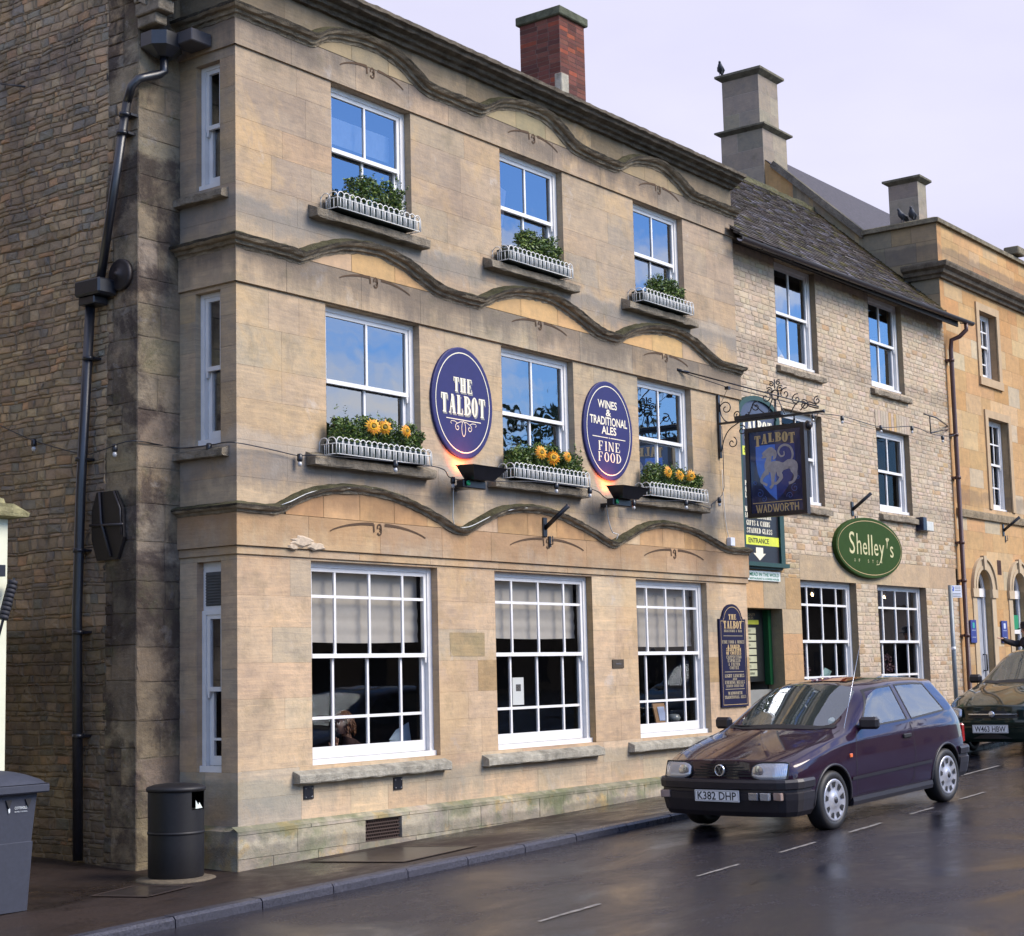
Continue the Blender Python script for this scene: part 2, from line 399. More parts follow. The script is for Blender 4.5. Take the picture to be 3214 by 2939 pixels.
def ring(cx_, cy_, rx, ry, T, t, a0, a1, n=10):
    o = []
    for i in range(n):
        q = []
        for k in (i, i+1):
            a = rad(a0+(a1-a0)*k/n); ca, sa = math.cos(a), math.sin(a)
            q.append(((cx_+rx*ca, cy_+ry*sa), (cx_+(rx-T)*ca, cy_+(ry-t)*sa)))
        o.append([q[0][0], q[1][0], q[1][1], q[0][1]])
    return o
def glyph(ch, T=.2, t=.075, sf=.07, W_=.62):
    P = []; r4 = lambda x0, y0, x1, y1: P.append([(x0, y0), (x1, y0), (x1, y1), (x0, y1)])
    def stem(x, T_=T, lo=1, hi=1, y0=0, y1=1):
        r4(x, y0, x+T_, y1)
        if sf:
            if lo: r4(x-sf, y0, x+T_+sf, y0+t)
            if hi: r4(x-sf, y1-t, x+T_+sf, y1)
    def diag(x0, y0, x1, y1, T_): P.append([(x0, y0), (x0+T_, y0), (x1+T_, y1), (x1, y1)])
    b = sf; w_ = W_
    if ch in 'BPRD': stem(b)
    if ch == 'A': diag(b, 0, w_/2-.02, 1, t*1.1); diag(w_-T, 0, w_/2-.08, 1, T); r4(b+.1, .3, w_-T, .3+t); r4(0, 0, b+t+sf, t); r4(w_-T-sf, 0, w_+sf, t); w_ += sf
    elif ch == 'B': P += ring(b+T, .75, w_-b-T, .25, T*.85, t, 90, -90); P += ring(b+T, .27, w_-b-T+.04, .27, T*.95, t, 90, -90)
    elif ch == 'C' or ch == 'G':
        P += ring(w_/2, .5, w_/2, .52, T, t, 48, 320, 14); r4(w_-t*1.2, .68, w_, .98)
        if ch == 'G': r4(w_-T, .05, w_, .42); r4(w_-T-sf*1.5, .42-t, w_+sf*.5, .42)
    elif ch == 'D': P += ring(b+T*.8, .5, w_-b-T*.6, .5, T, t, 90, -90, 12)
    elif ch in 'EF':
        stem(b); r4(b, 1-t, w_*.88, 1); r4(b, .5-t/2, w_*.68, .5+t/2); r4(w_*.88-t, .74, w_*.88, 1); r4(w_*.68-t*.7, .38, w_*.68, .62)
        if ch == 'E': r4(b, 0, w_*.93, t); r4(w_*.93-t, 0, w_*.93, .28)
    elif ch == 'H': stem(b); stem(w_-T); r4(b, .5-t/2, w_, .5+t/2); w_ += sf
    elif ch == 'I': stem(b); w_ = T+2*b
    elif ch == 'J': stem(b+.1, lo=0); P += ring(b+.02, .1, T+.08, .14, T*.8, t, 0, -170, 6); w_ = .4
    elif ch == 'K': stem(b); diag(b+T, .42, w_-.12, 1, t*1.3); diag(w_-T, 0, b+T+.02, .58, T); r4(w_-.2, 1-t, w_, 1); r4(w_-T-sf, 0, w_+sf, t)
    elif ch == 'L': stem(b); r4(b, 0, w_*.88, t); r4(w_*.88-t, 0, w_*.88, .32); w_ *= .92
    elif ch == 'M': stem(b, t*1.2); stem(w_*1.3-T); diag(w_*.62, 0, b, 1, T*.9); diag(w_*.62+.03, 0, w_*1.3-T, 1, t); w_ = w_*1.3+sf
    elif ch == 'N': stem(b, t*1.2, 1, 1); stem(w_-t*1.2, t*1.2, 0, 1); diag(w_-T, 0, b-.02, 1, T); w_ += sf
    elif ch in 'OQ':
        P += ring(w_/2, .5, w_/2, .52, T, t, 0, 360, 20)
        if ch == 'Q': diag(w_*.75, -.15, w_*.45, .2, T*.8)
    elif ch == 'P': P += ring(b+T, .72, w_-b-T, .28, T*.9, t, 90, -90)
    elif ch == 'R': P += ring(b+T, .74, w_-b-T, .26, T*.9, t, 90, -90); diag(w_-T*.8, 0, b+T+.08, .5, T*.95); r4(w_-T, 0, w_+sf, t); w_ += sf*.6
    elif ch == 'S': P += ring(w_/2, .755, w_*.42, .265, T*.8, t, 30, 270, 10); P += ring(w_/2, .265, w_*.46, .265+.02, T*.85, t, 90, -150, 10); r4(w_-t*1.4, .66, w_-t*.4, .97); r4(.02, .03, .02+t, .36)
    elif ch == 'T': stem(w_/2-T/2, hi=0); r4(0, 1-t, w_, 1); r4(0, .7, t, 1); r4(w_-t, .7, w_, 1)
    elif ch == 'U': stem(b, lo=0, y0=.25); stem(w_-t*1.2, t*1.2, 0, 1, y0=.25); P += ring((b+w_)/2, .27, (w_-b)/2, .29, T, t, 180, 360, 10); w_ += sf*.5
    elif ch in 'VW':
        n_ = 2 if ch == 'W' else 1; x = 0
        for i in range(n_):
            diag(x+w_*.4-T*.3, 0, x, 1, T); diag(x+w_*.4, 0, x+w_*.75, 1, t*1.2); x += w_*.62
        r4(-sf*.3, 1-t, T+sf, 1); r4(x+w_*.13-sf, 1-t, x+w_*.13+t+sf, 1); w_ = x+w_*.25
    elif ch == 'X': diag(w_-T, 0, 0, 1, T); diag(.02, 0, w_-.1, 1, t*1.2); r4(0, 0, .2, t); r4(w_-.2, 1-t, w_, 1)
    elif ch == 'Y': stem(w_/2-T/2, hi=0, y1=.5); diag(w_/2-T/2, .45, 0, 1, T); diag(w_/2+.02, .45, w_-.08, 1, t*1.2); r4(-.03, 1-t, T+.06, 1); r4(w_-.2, 1-t, w_, 1)
    elif ch == '&': P += ring(w_*.42, .76, w_*.26, .25, T*.6, t, 0, 360, 12); P += ring(w_*.42, .27, w_*.42, .28, T*.8, t, 60, 340, 12); diag(w_-T*.8, 0, w_*.2, .7, T*.8); w_ += sf
    elif ch == '-': r4(.05, .4, .35, .5); w_ = .4
    else: w_ = .35
    return P, w_
def serif(mb, txt, width, height, fr, x=0, y=0, d=.002, T=.2, t=.075, sf=.07, gap=.1, W_=.62, sans=False):
    if sans: T, t, sf = .15, .13, 0
    xs = 0; out_ = []
    for ch in txt:
        P, w_ = glyph(ch, T, t, sf, W_)
        out_ += [[(xs+a, b) for a, b in p] for p in P]; xs += w_+gap
    xs -= gap; k = width/xs; i = 0
    for p in out_:
        i = (i+1) % 9
        pts = [fr(x+(a-xs/2)*k, y+(b-.5)*height, d+i*.00013) for a, b in p]
        mb.add(pts, [list(range(len(pts)))])

def warp(f):
    """uneven coursing: bends a wall frame in its own plane"""
    def g(x, z, d=0.):
        a = noise.noise(V((x*.9, z*1.1, 3.1))); b_ = noise.noise(V((x*3.7, z*4.1, 7.7))); c = noise.noise(V((x*2.9, z*5.3, 1.7)))
        return f(x+.05*c, z+.018*a+.015*b_, d+.012*b_)
    return g
def ellipse(cx_, cy_, a, b, n=48): return [(cx_+a*math.cos(2*math.pi*i/n), cy_+b*math.sin(2*math.pi*i/n)) for i in range(n)]
def loopband(mb, P_, Q_, fr, d, mi=0):
    n = len(P_)
    mb.add([fr(*p, d) for p in P_]+[fr(*p, d) for p in Q_], [[i, (i+1) % n, n+(i+1) % n, n+i] for i in range(n)], None, mi)
def ribbon(mb, pts, w_, fr, d, mi=0):
    """flat painted line"""
    n = len(pts); vs = []
    for i, p in enumerate(pts):
        a = pts[max(0, i-1)]; b = pts[min(n-1, i+1)]; dx, dy = b[0]-a[0], b[1]-a[1]; L_ = math.hypot(dx, dy) or 1
        ww = w_[i] if isinstance(w_, (list, tuple)) else w_
        vs += [fr(p[0]-dy/L_*ww/2, p[1]+dx/L_*ww/2, d), fr(p[0]+dy/L_*ww/2, p[1]-dx/L_*ww/2, d)]
    mb.add(vs, [[2*i, 2*i+1, 2*i+3, 2*i+2] for i in range(n-1)], None, mi)
def spiral(cx_, cy_, r0, r1, a0, turns, n=26):
    return [(cx_+(r0+(r1-r0)*i/n)*math.cos(rad(a0)+turns*2*math.pi*i/n), cy_+(r0+(r1-r0)*i/n)*math.sin(rad(a0)+turns*2*math.pi*i/n)) for i in range(n+1)]
def smooth_path(pts, step=.06):
    """Catmull-Rom through 2D points"""
    o = []
    for i in range(len(pts)-1):
        p0, p1, p2, p3 = pts[max(0, i-1)], pts[i], pts[i+1], pts[min(len(pts)-1, i+2)]
        n = max(1, int(math.hypot(p2[0]-p1[0], p2[1]-p1[1])/step))
        for k in range(n):
            t = k/n
            o.append(tuple(.5*(2*p1[j]+(p2[j]-p0[j])*t+(2*p0[j]-5*p1[j]+4*p2[j]-p3[j])*t*t+(3*p1[j]-p0[j]-3*p2[j]+p3[j])*t**3) for j in range(len(p1))))
    o.append(pts[-1]); return o
# ------------------------------------------------------------------ material instances
white = plain('white_paint', (.76, .74, .72), .42, var=.07, scale=5)
oldwhite = plain('ivory_paint', (.74, .72, .67), .5, var=.06)
black = plain('black_iron', (.012, .012, .016), .32, var=.3, spec=.6)
blackp = plain('black_gloss_pipe', (.010, .011, .016), .36, var=.3, spec=.8, scale=20)
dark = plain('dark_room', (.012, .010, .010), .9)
brownp = plain('brown_pipe', (.075, .030, .024), .4)
lead = plain('lead_grey', (.075, .068, .072), .6)
navy = plain('navy_sign', (.026, .027, .115), .55, var=.06, spec=.25)
navyd = plain('dark_navy_board', (.012, .012, .040), .65, var=.1, spec=.15)
cream = plain('cream_lettering', (.78, .72, .55), .5, var=.05)
shade = plain('grey_letter_shadow', (.27, .27, .24), .6)
gold = plain('gold_lettering', (.52, .36, .16), .4, var=.15)
paleb = plain('dull_gold_lettering', (.33, .27, .17), .5, var=.15)
green = plain('green_sign', (.030, .062, .014), .7, var=.08, spec=.1)
dgreen = plain('dark_green_paint', (.006, .020, .016), .45)
bgreen = plain('bottle_green_paint', (.005, .06, .02), .3)
yellow = plain('yellow_band', (.62, .66, .05), .5)
terr = plain('terracotta', (.10, .05, .035), .8)
S_pub = stone('pub_ashlar', streak=.5, stain=((3.86, .45, .65), (6.43, .40, .65), (5.97, .60, .7), (8.33, .55, .7), (3.34, .75, .55, (.36, .19, .085)), (.70, .5, .5, (.25, .25, .20)), (3.98, .5, .35, (.42, .39, .35), 1), (6.45, .5, .35, (.36, .34, .30), 1), (8.9, .5, .4, (.07, .06, .045))), lichen=.18, bumpk=.45, fine=38, darkz=.10, patch=.5, hues=((.8, .54, .62, .45, (.54, .37, .19)), (1.5, .60, .68, .5, (.52, .47, .42)), (2.3, .64, .70, .4, (.30, .25, .21))))
S_side = stone('rubble_wall_stone', lichen=.35, bumpk=1., fine=26, bed=False, darkz=.15, hues=((.9, .50, .62, .55, (.15, .12, .105)), (1.4, .56, .66, .5, (.38, .275, .15)), (5.5, .60, .68, .45, (.10, .08, .06))), stain=((2.2, 2.2, .45, (.03, .022, .016)),))  # low dark stain doubles as alley shade painted into the wall
S_quoin = stone('weathered_quoin_stone', lichen=.6, bumpk=1., fine=24, darkz=.5, bed=True, streak=.4, patch=.7, hues=((1.5, .48, .58, .8, (.06, .045, .042)), (3.5, .60, .68, .5, (.36, .33, .30))), stain=((2.8, 3.0, .5, (.05, .036, .03)),))  # low stain darkens the quoins for alley shade as well as damp
S_tymp = stone('golden_panel_stone', streak=.2, lichen=.05, bumpk=.25, stain=((3.62, .5, .6, (.20, .12, .07)),), patch=.12)
S_pale = stone('pale_rubble_stone', lichen=.10, bumpk=.6, fine=30, bed=False, patch=.25, stain=((8.1, .5, .5), (6.3, .5, .35), (4.15, .4, .3)))
S_ochre = stone('ochre_ashlar', streak=.2, lichen=.06, bumpk=.3, patch=.3, stain=((9.0, .6, .5), (4.4, .5, .4)))
S_grey = stone('chimney_ashlar', streak=.15, lichen=.45, bumpk=.5)
S_plinth = stone('mossy_plinth_stone', lichen=.35, bumpk=.7, stain=((.36, .25, .6, (.10, .12, .06)), (.1, .3, .5, (.12, .11, .09))), patch=.4, hues=((1.9, .49, .60, .6, (.17, .21, .10)), (2.9, .56, .64, .65, (.54, .37, .15)), (1.3, .55, .62, .6, (.24, .21, .19))))
S_top = stone('mossy_parapet_stone', lichen=.95, bumpk=.9, darkz=.4)
mould = moulding('mossy_moulding', (.36, .29, .20), .5)
mould2 = moulding('weathered_cornice', (.19, .155, .115), .75)
sillm = moulding('sill_stone', (.33, .275, .205), .32)
sillg = moulding('damp_green_sill', (.50, .46, .37), .15)
incis = plain('painted_incision_shade', (.085, .050, .028), .95)  # flat ribbons: the shade inside the incised cuts is put into the colour
glw = glass('window_glass', (.62, .66, .68), refl=.20, amount=1.2)
glg = glass('shop_window_glass', (.86, .86, .86), refl=.01, amount=.30)
blindm = plain('linen_blind', (.52, .48, .42), .9, var=.04)

# ------------------------------------------------------------------ sash window
def window(par, O, U, Nn, x0, x1, z0, z1, zm, cols, rows_t, rows_b, dep=.09, fw_=.07, sill=.06, hide=0, blind=None, name='window', glassm=None, brail=.09, bar=.024, thin=False):
    fr = frame(V(O)-V(Nn)*dep, U, Nn); b = MB()
    def bx(a, c, d, e, d0, d1): 
        b.prism([(a, c), (d, c), (d, e), (a, e)], fr, d0, d1)
    # outer box frame
    bx(x0, z0, x0+fw_, z1, -.10, .0); bx(x1-fw_, z0, x1, z1, -.10, .0); bx(x0+fw_, z1-fw_*.8, x1-fw_, z1, -.10, -.002)
    if sill: bx(x0-.0, z0, x1, z0+sill, -.004, .035)
    i0, i1 = x0+fw_, x1-fw_; st = .042
    zb = z0+sill; zt = z1-fw_*.8
    # upper sash, proud of the lower one
    a, c = i0+.004, i1-.004; t0, t1 = -.045, -.014
    bx(a, zm-.022, a+st, zt, t0, t1); bx(c-st, zm-.022, c, zt, t0, t1); bx(a+st, zt-st, c-st, zt, t0, t1-.001); bx(a+st, zm-.022, c-st, zm+.022, t0, t1+.006)
    for x in (a+st*.45, c-st*.45): b.prism([(x-.018, zm-.022), (x-.006, zm-.085), (x+.008, zm-.085), (x+.018, zm-.022)], fr, t0, t1-.002)   # horns
    l0, l1 = -.086, -.052
    bx(a, zb, a+st+.012, zm, l0, l1); bx(c-st-.012, zb, c, zm, l0, l1); bx(a+st, zb, c-st, zb+brail, l0, l1-.001)
    xs = cols if isinstance(cols, (list, tuple)) else [a+(c-a)*i/cols for i in range(1, cols)]
    for x in xs:
        bx(x-bar/2, zm+.022, x+bar/2, zt-st, t0+.006, t1-.004); bx(x-bar/2, zb+brail, x+bar/2, zm-.022, l0+.006, l1-.004)
    for z in rows_t: bx(a+st, z-bar/2, c-st, z+bar/2, t0+.008, t1-.006)
    for z in rows_b: bx(a+st+.012, z-bar/2, c-st-.012, z+bar/2, l0+.008, l1-.006)
    o = b.build(name, white, par)
    gm = glassm or glw
    for q, (zz0, zz1, dd) in enumerate(((zm, zt-st+.01, t0+.012), (zb+brail-.01, zm-.01, l0+.012))):
        g = MB(); g.add([fr(a+.02, zz0, dd), fr(c-.02, zz0, dd), fr(c-.02, zz1, dd), fr(a+.02, zz1, dd)], [[0, 1, 2, 3]]); g.build('glass_pane', gm, o)
    if blind:
        g = MB(); nx, nz = 14, 26; vs = []; zb_ = blind
        for j in range(nz+1):
            for i in range(nx+1):
                t = j/nz; z = zt-(zt-zb_)*t; d = -.15
                if t > .5: d += .010*abs(math.sin((t-.5)*math.pi*5))+.0012*math.sin(i*.9+j)
                vs.append(fr(a+(c-a)*i/nx, z-(.012*math.sin(math.pi*i/nx) if j == nz else 0), d))
        g.add(vs, [[j*(nx+1)+i, j*(nx+1)+i+1, (j+1)*(nx+1)+i+1, (j+1)*(nx+1)+i] for j in range(nz) for i in range(nx)], smooth=True)
        g.build('roman_blind', blindm, o)
    return o

# ------------------------------------------------------------------ PUBLIC HOUSE
pub = thing('public_house', (4.9, 2, 0), 'three-storey golden stone inn with wavy mouldings, navy oval signs and white sash windows', 'building')
PX0, PX1 = 0., 10.02
H2 = [(1.39, 2.69, 6.60, 7.98), (4.35, 5.65, 6.60, 7.98), (7.31, 8.585, 6.60, 7.98)]
H1 = [(1.27, 2.785, 4.02, 5.565), (4.29, 5.78, 4.02, 5.565), (7.275, 8.65, 4.02, 5.565)]
H0 = [(1.02, 3.025, .84, 2.88), (4.065, 6.06, .84, 2.88), (7.08, 8.885, .84, 2.88)]
HS = H0+H1+H2
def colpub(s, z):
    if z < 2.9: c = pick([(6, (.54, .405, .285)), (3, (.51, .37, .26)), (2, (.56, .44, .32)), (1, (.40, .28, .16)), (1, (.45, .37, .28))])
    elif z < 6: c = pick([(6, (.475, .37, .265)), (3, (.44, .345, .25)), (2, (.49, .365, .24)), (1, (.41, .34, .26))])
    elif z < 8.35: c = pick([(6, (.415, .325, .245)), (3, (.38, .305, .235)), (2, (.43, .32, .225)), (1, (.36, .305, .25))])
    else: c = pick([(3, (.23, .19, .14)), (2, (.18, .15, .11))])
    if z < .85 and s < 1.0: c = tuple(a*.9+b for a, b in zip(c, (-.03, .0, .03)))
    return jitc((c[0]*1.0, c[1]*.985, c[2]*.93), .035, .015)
F0 = frame((0, 0, 0), (1, 0, 0), (0, -1, 0))
mb = MB()
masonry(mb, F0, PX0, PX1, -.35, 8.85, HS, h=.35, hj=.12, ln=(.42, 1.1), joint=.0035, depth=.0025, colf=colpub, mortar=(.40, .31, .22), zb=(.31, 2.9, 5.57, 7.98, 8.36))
reveals(mb, F0, HS, .2, colpub)
# bay return on the left (plane X=0, towards +Y)
FS = frame((0, 0, 0), (0, 1, 0), (-1, 0, 0))
HSS = [(.22, .56, .83, 2.85), (.22, .575, 4.0, 5.53), (.22, .56, 6.58, 7.88)]
masonry(mb, FS, 0, .82, -.35, 8.85, HSS, h=.33, hj=.1, ln=(.3, .8), joint=.005, depth=.003, colf=colpub, mortar=(.36, .30, .22), zb=(.31, 2.9, 5.57, 7.98, 8.36))
reveals(mb, FS, HSS, .2, colpub)
# right end (plane X=PX1)
FR = frame((PX1, 0, 0), (0, 1, 0), (1, 0, 0))
masonry(mb, FR, 0, 5, -.3, 8.85, (), h=.33, ln=(.4, .9), joint=.005, depth=.003, colf=colpub, mortar=(.36, .3, .22))
mb.build('wall', S_pub, pub)
# frieze bands, 3 cm proud
mb = MB()
def band(z0, z1, p, fine=False):
    fr = frame((0, -p, 0), (1, 0, 0), (0, -1, 0)); fs = frame((-p, 0, 0), (0, 1, 0), (-1, 0, 0))
    masonry(mb, fr, -p, PX1+.03, z0, z1, (), h=z1-z0, ln=(.7, 1.5), joint=.006, depth=.004, colf=colpub, mortar=(.33, .27, .2))
    masonry(mb, fs, -p, .80, z0, z1, (), h=z1-z0, ln=(.7, 1.5), joint=.006, depth=.004, colf=colpub, mortar=(.33, .27, .2))
    c = colpub(3, z0)
    mb.add([(-p, -p, z0), (PX1+.03, -p, z0), (PX1+.03, .01, z0), (-p, .01, z0)], [[0, 1, 2, 3]], c); mb.add([(-p, -p, z0), (.01, -p, z0), (.01, .8, z0), (-p, .8, z0)], [[0, 1, 2, 3]], c)
    mb.add([(-p, -p, z1), (PX1+.03, -p, z1), (PX1+.03, .01, z1), (-p, .01, z1)], [[0, 1, 2, 3]], c)
    mb.add([(PX1+.03, -p, z0), (PX1+.03, .2, z0), (PX1+.03, .2, z1), (PX1+.03, -p, z1)], [[0, 1, 2, 3]], c)
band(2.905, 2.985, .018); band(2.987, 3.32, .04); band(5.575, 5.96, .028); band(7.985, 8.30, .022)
mb.build('frieze', S_pub, pub)
# plinth
def colpl(s, z): return jitc(pick([(3, (.44, .39, .30)), (2, (.42, .36, .27)), (2, (.46, .40, .32))]), .06)
mb = MB()
fr = frame((0, -.075, 0), (1, 0, 0), (0, -1, 0)); VENT = [(1.71, 2.27, .035, .255)]
masonry(mb, fr, -.075, PX1, -.35, .29, VENT, h=.5, ln=(.45, 1.0), joint=.008, depth=.006, colf=colpl, mortar=(.2, .18, .13), dome=.004)
reveals(mb, fr, VENT, .06, colpl)
masonry(mb, frame((-.075, 0, 0), (0, 1, 0), (-1, 0, 0)), -.075, .8, -.35, .29, (), h=.5, ln=(.4, .8), joint=.008, depth=.006, colf=colpl, mortar=(.2, .18, .13), dome=.004)
n = 40
for i in range(n):     # worn chamfer
    a, b = -.075+(PX1+.075)*i/n, -.075+(PX1+.075)*(i+1)/n
    mb.add([(a, -.075, .29), (b, -.075, .29), (b, .005, .335), (a, .005, .335)], [[0, 1, 2, 3]], colpl(0, 0))
mb.add([(-.075, -.075, .29), (-.075, .8, .29), (.005, .8, .335), (.005, .005, .335)], [[0, 1, 2, 3]], colpl(0, 0))
mb.build('plinth', S_plinth, pub)

# wavy hood mouldings
S1 = [(0, 3.34), (.45, 3.34), (.60, 3.38), (.85, 3.49), (1.15, 3.575), (1.49, 3.62), (1.9, 3.625), (2.29, 3.585), (2.63, 3.51), (2.93, 3.42), (3.17, 3.335), (3.34, 3.29), (3.45, 3.285), (3.52, 3.30), (3.64, 3.355), (3.87, 3.45), (4.17, 3.555), (4.5, 3.61), (4.88, 3.625), (5.25, 3.595), (5.62, 3.52), (6.0, 3.42), (6.26, 3.34), (6.42, 3.29), (6.52, 3.285), (6.60, 3.30), (6.72, 3.35), (6.95, 3.43), (7.16, 3.51), (7.52, 3.59), (7.95, 3.61), (8.48, 3.56), (8.98, 3.45), (9.44, 3.35), (10.06, 3.35)]
S2 = [(0, 5.98), (.55, 5.975), (.85, 5.965), (.91, 5.985), (1.14, 6.085), (1.5, 6.20), (1.81, 6.245), (2.12, 6.25), (2.46, 6.19), (2.76, 6.09), (3.06, 6.0), (3.4, 5.98), (3.83, 5.98), (3.89, 5.998), (4.2, 6.135), (4.55, 6.23), (4.9, 6.265), (5.27, 6.265), (5.6, 6.20), (5.95, 6.10), (6.3, 6.0), (6.73, 5.98), (6.79, 5.998), (7.12, 6.135), (7.54, 6.235), (8.0, 6.28), (8.45, 6.25), (8.9, 6.12), (9.29, 6.0), (9.65, 5.99), (10.06, 5.99)]
S3 = [(0, 8.33), (.78, 8.33), (1.03, 8.325), (1.09, 8.345), (1.3, 8.46), (1.6, 8.53), (1.9, 8.56), (2.2, 8.555), (2.52, 8.48), (2.76, 8.37), (2.96, 8.31), (3.35, 8.31), (3.90, 8.31), (3.97, 8.33), (4.29, 8.495), (4.6, 8.57), (4.95, 8.60), (5.28, 8.58), (5.56, 8.48), (5.82, 8.36), (6.1, 8.32), (6.5, 8.31), (6.88, 8.315), (6.95, 8.338), (7.21, 8.475), (7.55, 8.56), (7.98, 8.58), (8.38, 8.48), (8.72, 8.35), (9.12, 8.34), (10.06, 8.34)]
def hood(pts, prof, ys, mat, nm, jit=.006):
    path = []
    k = 14
    for i in range(k): path.append(((0, ys*(1-i/k), pts[0][1]), (-1, 0, 0), (0, 0, 1)))
    path.append(((0, 0, pts[0][1]), (-1, -1, 0), (0, 0, 1)))
    P = smooth_path(pts, .07)
    for i, p in enumerate(P[1:], 1):
        a = P[i-1]; b = P[min(i+1, len(P)-1)]; dx, dz = b[0]-a[0], b[1]-a[1]; L_ = math.hypot(dx, dz) or 1
        path.append(((p[0], 0, p[1]), (0, -1, 0), (-dz/L_, 0, dx/L_)))
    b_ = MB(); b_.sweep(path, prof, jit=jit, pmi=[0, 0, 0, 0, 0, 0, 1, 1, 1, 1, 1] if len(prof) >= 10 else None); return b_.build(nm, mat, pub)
PR = [(-.02, -.055), (.022, -.052), (.030, -.034), (.050, -.028), (.058, -.006), (.088, .0), (.105, .014), (.108, .032), (.09, .038), (.03, .062), (-.02, .066)]
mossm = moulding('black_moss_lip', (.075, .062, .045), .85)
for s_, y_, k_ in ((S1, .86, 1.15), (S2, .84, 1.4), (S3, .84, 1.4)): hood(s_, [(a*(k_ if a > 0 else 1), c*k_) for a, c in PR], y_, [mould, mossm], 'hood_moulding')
CP = [(-.02, -.10), (.05, -.095), (.07, -.06), (.12, -.05), (.14, -.02), (.22, 0.0), (.235, .03), (.28, .045), (.285, .085), (.24, .1), (-.02, .12)]
hood([(0, 8.80), (PX1+.0, 8.80)], CP, .84, mould2, 'cornice', .006)
# cornice end stops
b = MB(); b.box((-.05, .02, 8.86), (PX1-.02, .42, 8.90)); b.build('parapet_coping', mould2, pub)
# tympana (golden panels under the arches)
def tymp(pts, x0, x1, zb, p, pal, nblk):
    b = MB()
    P = [q for q in smooth_path(pts, .05) if x0 < q[0] < x1]
    P = [(x0, zb+.02)]+P+[(x1, zb+.02)]
    xs = [x0+(x1-x0)*i/nblk for i in range(nblk+1)]
    def zat(x):
        for a, c in zip(P, P[1:]):
            if a[0] <= x <= c[0]: return a[1]+(c[1]-a[1])*(x-a[0])/max(1e-6, c[0]-a[0])
        return zb
    for a, c in zip(xs, xs[1:]):
        seg = [a+(c-a)*i/6 for i in range(7)]; colr = jitc(pick(pal), .07)
        seg[0] += .003; seg[-1] -= .003
        vs = [(x, -p, zb) for x in seg]+[(x, -p, zat(x)-.0) for x in seg]
        b.add(vs, [[i, i+1, 8+i, 7+i] for i in range(6)], colr)
    b.build('arch_panel', S_tymp, pub)
for x0, x1 in ((.62, 3.36), (3.5, 6.45), (6.58, 9.4)): tymp(S1, x0, x1, 3.322, .044, [(4, (.53, .34, .18)), (2, (.56, .42, .28)), (2, (.46, .28, .14))], 5)
for x0, x1 in ((.95, 3.05), (3.9, 6.2), (6.85, 9.2)): tymp(S2, x0, x1, 5.963, .031, [(4, (.54, .345, .17)), (1, (.48, .35, .22))], 3)
for x0, x1 in ((1.1, 2.9), (4.05, 5.9), (7.0, 8.8)): tymp(S3, x0, x1, 8.303, .025, [(3, (.30, .25, .16)), (2, (.34, .27, .17))], 3)
# painted dark lines for the carved segmental arcs and date numerals
def carve(cx_, zb, hw, hh, p, jit=0):
    b = MB()
    fr = frame((cx_, -p, zb), (1, 0, 0), (0, -1, 0))
    A = [(-hw+(hw-.09)*i/12, hh*math.sin(.5*math.pi*(i/12)**.8)) for i in range(13)]
    ribbon(b, A, [.012+.020*i/12 for i in range(13)], fr, .0022); ribbon(b, [(-.09, hh), (-.085, hh*.2)], .022, fr, .0026)
    B = [(.09+(hw-.09)*i/12, hh*math.sin(.5*math.pi*(1-(i/12))**.8)) for i in range(13)]
    ribbon(b, B, [.032-.020*i/12 for i in range(13)], fr, .0022)
    for (ox, r_, a0, a1, oy) in ((.0, .030, 200, -80, hh*.68), (.0, .03, 100, -160, hh*.30)):
        ribbon(b, [(ox+r_*math.cos(rad(a0+(a1-a0)*i/10)), oy+r_*1.2*math.sin(rad(a0+(a1-a0)*i/10))) for i in range(11)], .018, fr, .003)
    b.build('carved_numerals', incis, pub)
for c in (2.02, 5.08, 8.0): carve(c, 3.19, .76, .105, .044)
for c in (2.03, 5.05, 7.98): carve(c, 5.865, .57, .085, .031)
for c in (2.03, 5.02, 7.96): carve(c, 8.20, .52, .10, .025)

# sills
def sill(par, O, U, Nn, x0, x1, z0, z1, pr_, mat, name='sill', n=16, jit=.007):
    fr = frame(O, U, Nn); b_ = MB(); path = []
    for i in range(n+1):
        x = x0+(x1-x0)*i/n; path.append((fr(x, 0, 0), Nn, (0, 0, 1)))
    zf = z0+(z1-z0)*.54; b_.sweep(path, [(-.09, z0), (pr_*.9, z0), (pr_, z0+.012), (pr_, zf-.012), (pr_*.93, zf), (-.09, z1)], jit=jit)
    return b_.build(name, mat, par)
X_, Y_ = (1, 0, 0), (0, -1, 0)
for x0, x1 in ((1.03, 2.85), (3.98, 5.80), (6.95, 8.72)): sill(pub, (0, 0, 0), X_, Y_, x0, x1, 6.425, 6.60, .135, sillm)
for x0, x1 in ((.96, 2.88), (3.97, 5.88), (6.94, 8.84)): sill(pub, (0, 0, 0), X_, Y_, x0, x1, 3.84, 4.02, .135, sillm)
for x0, x1 in ((.74, 3.10), (3.76, 6.10), (6.78, 9.10)): sill(pub, (0, 0, 0), X_, Y_, x0, x1, .68, .84, .10, sillg, jit=.0035)
for z0, z1 in ((3.86, 4.0), (6.44, 6.58)): sill(pub, (0, 0, 0), (0, 1, 0), (-1, 0, 0), .10, .84, z0, z1, .10, sillm, n=6)

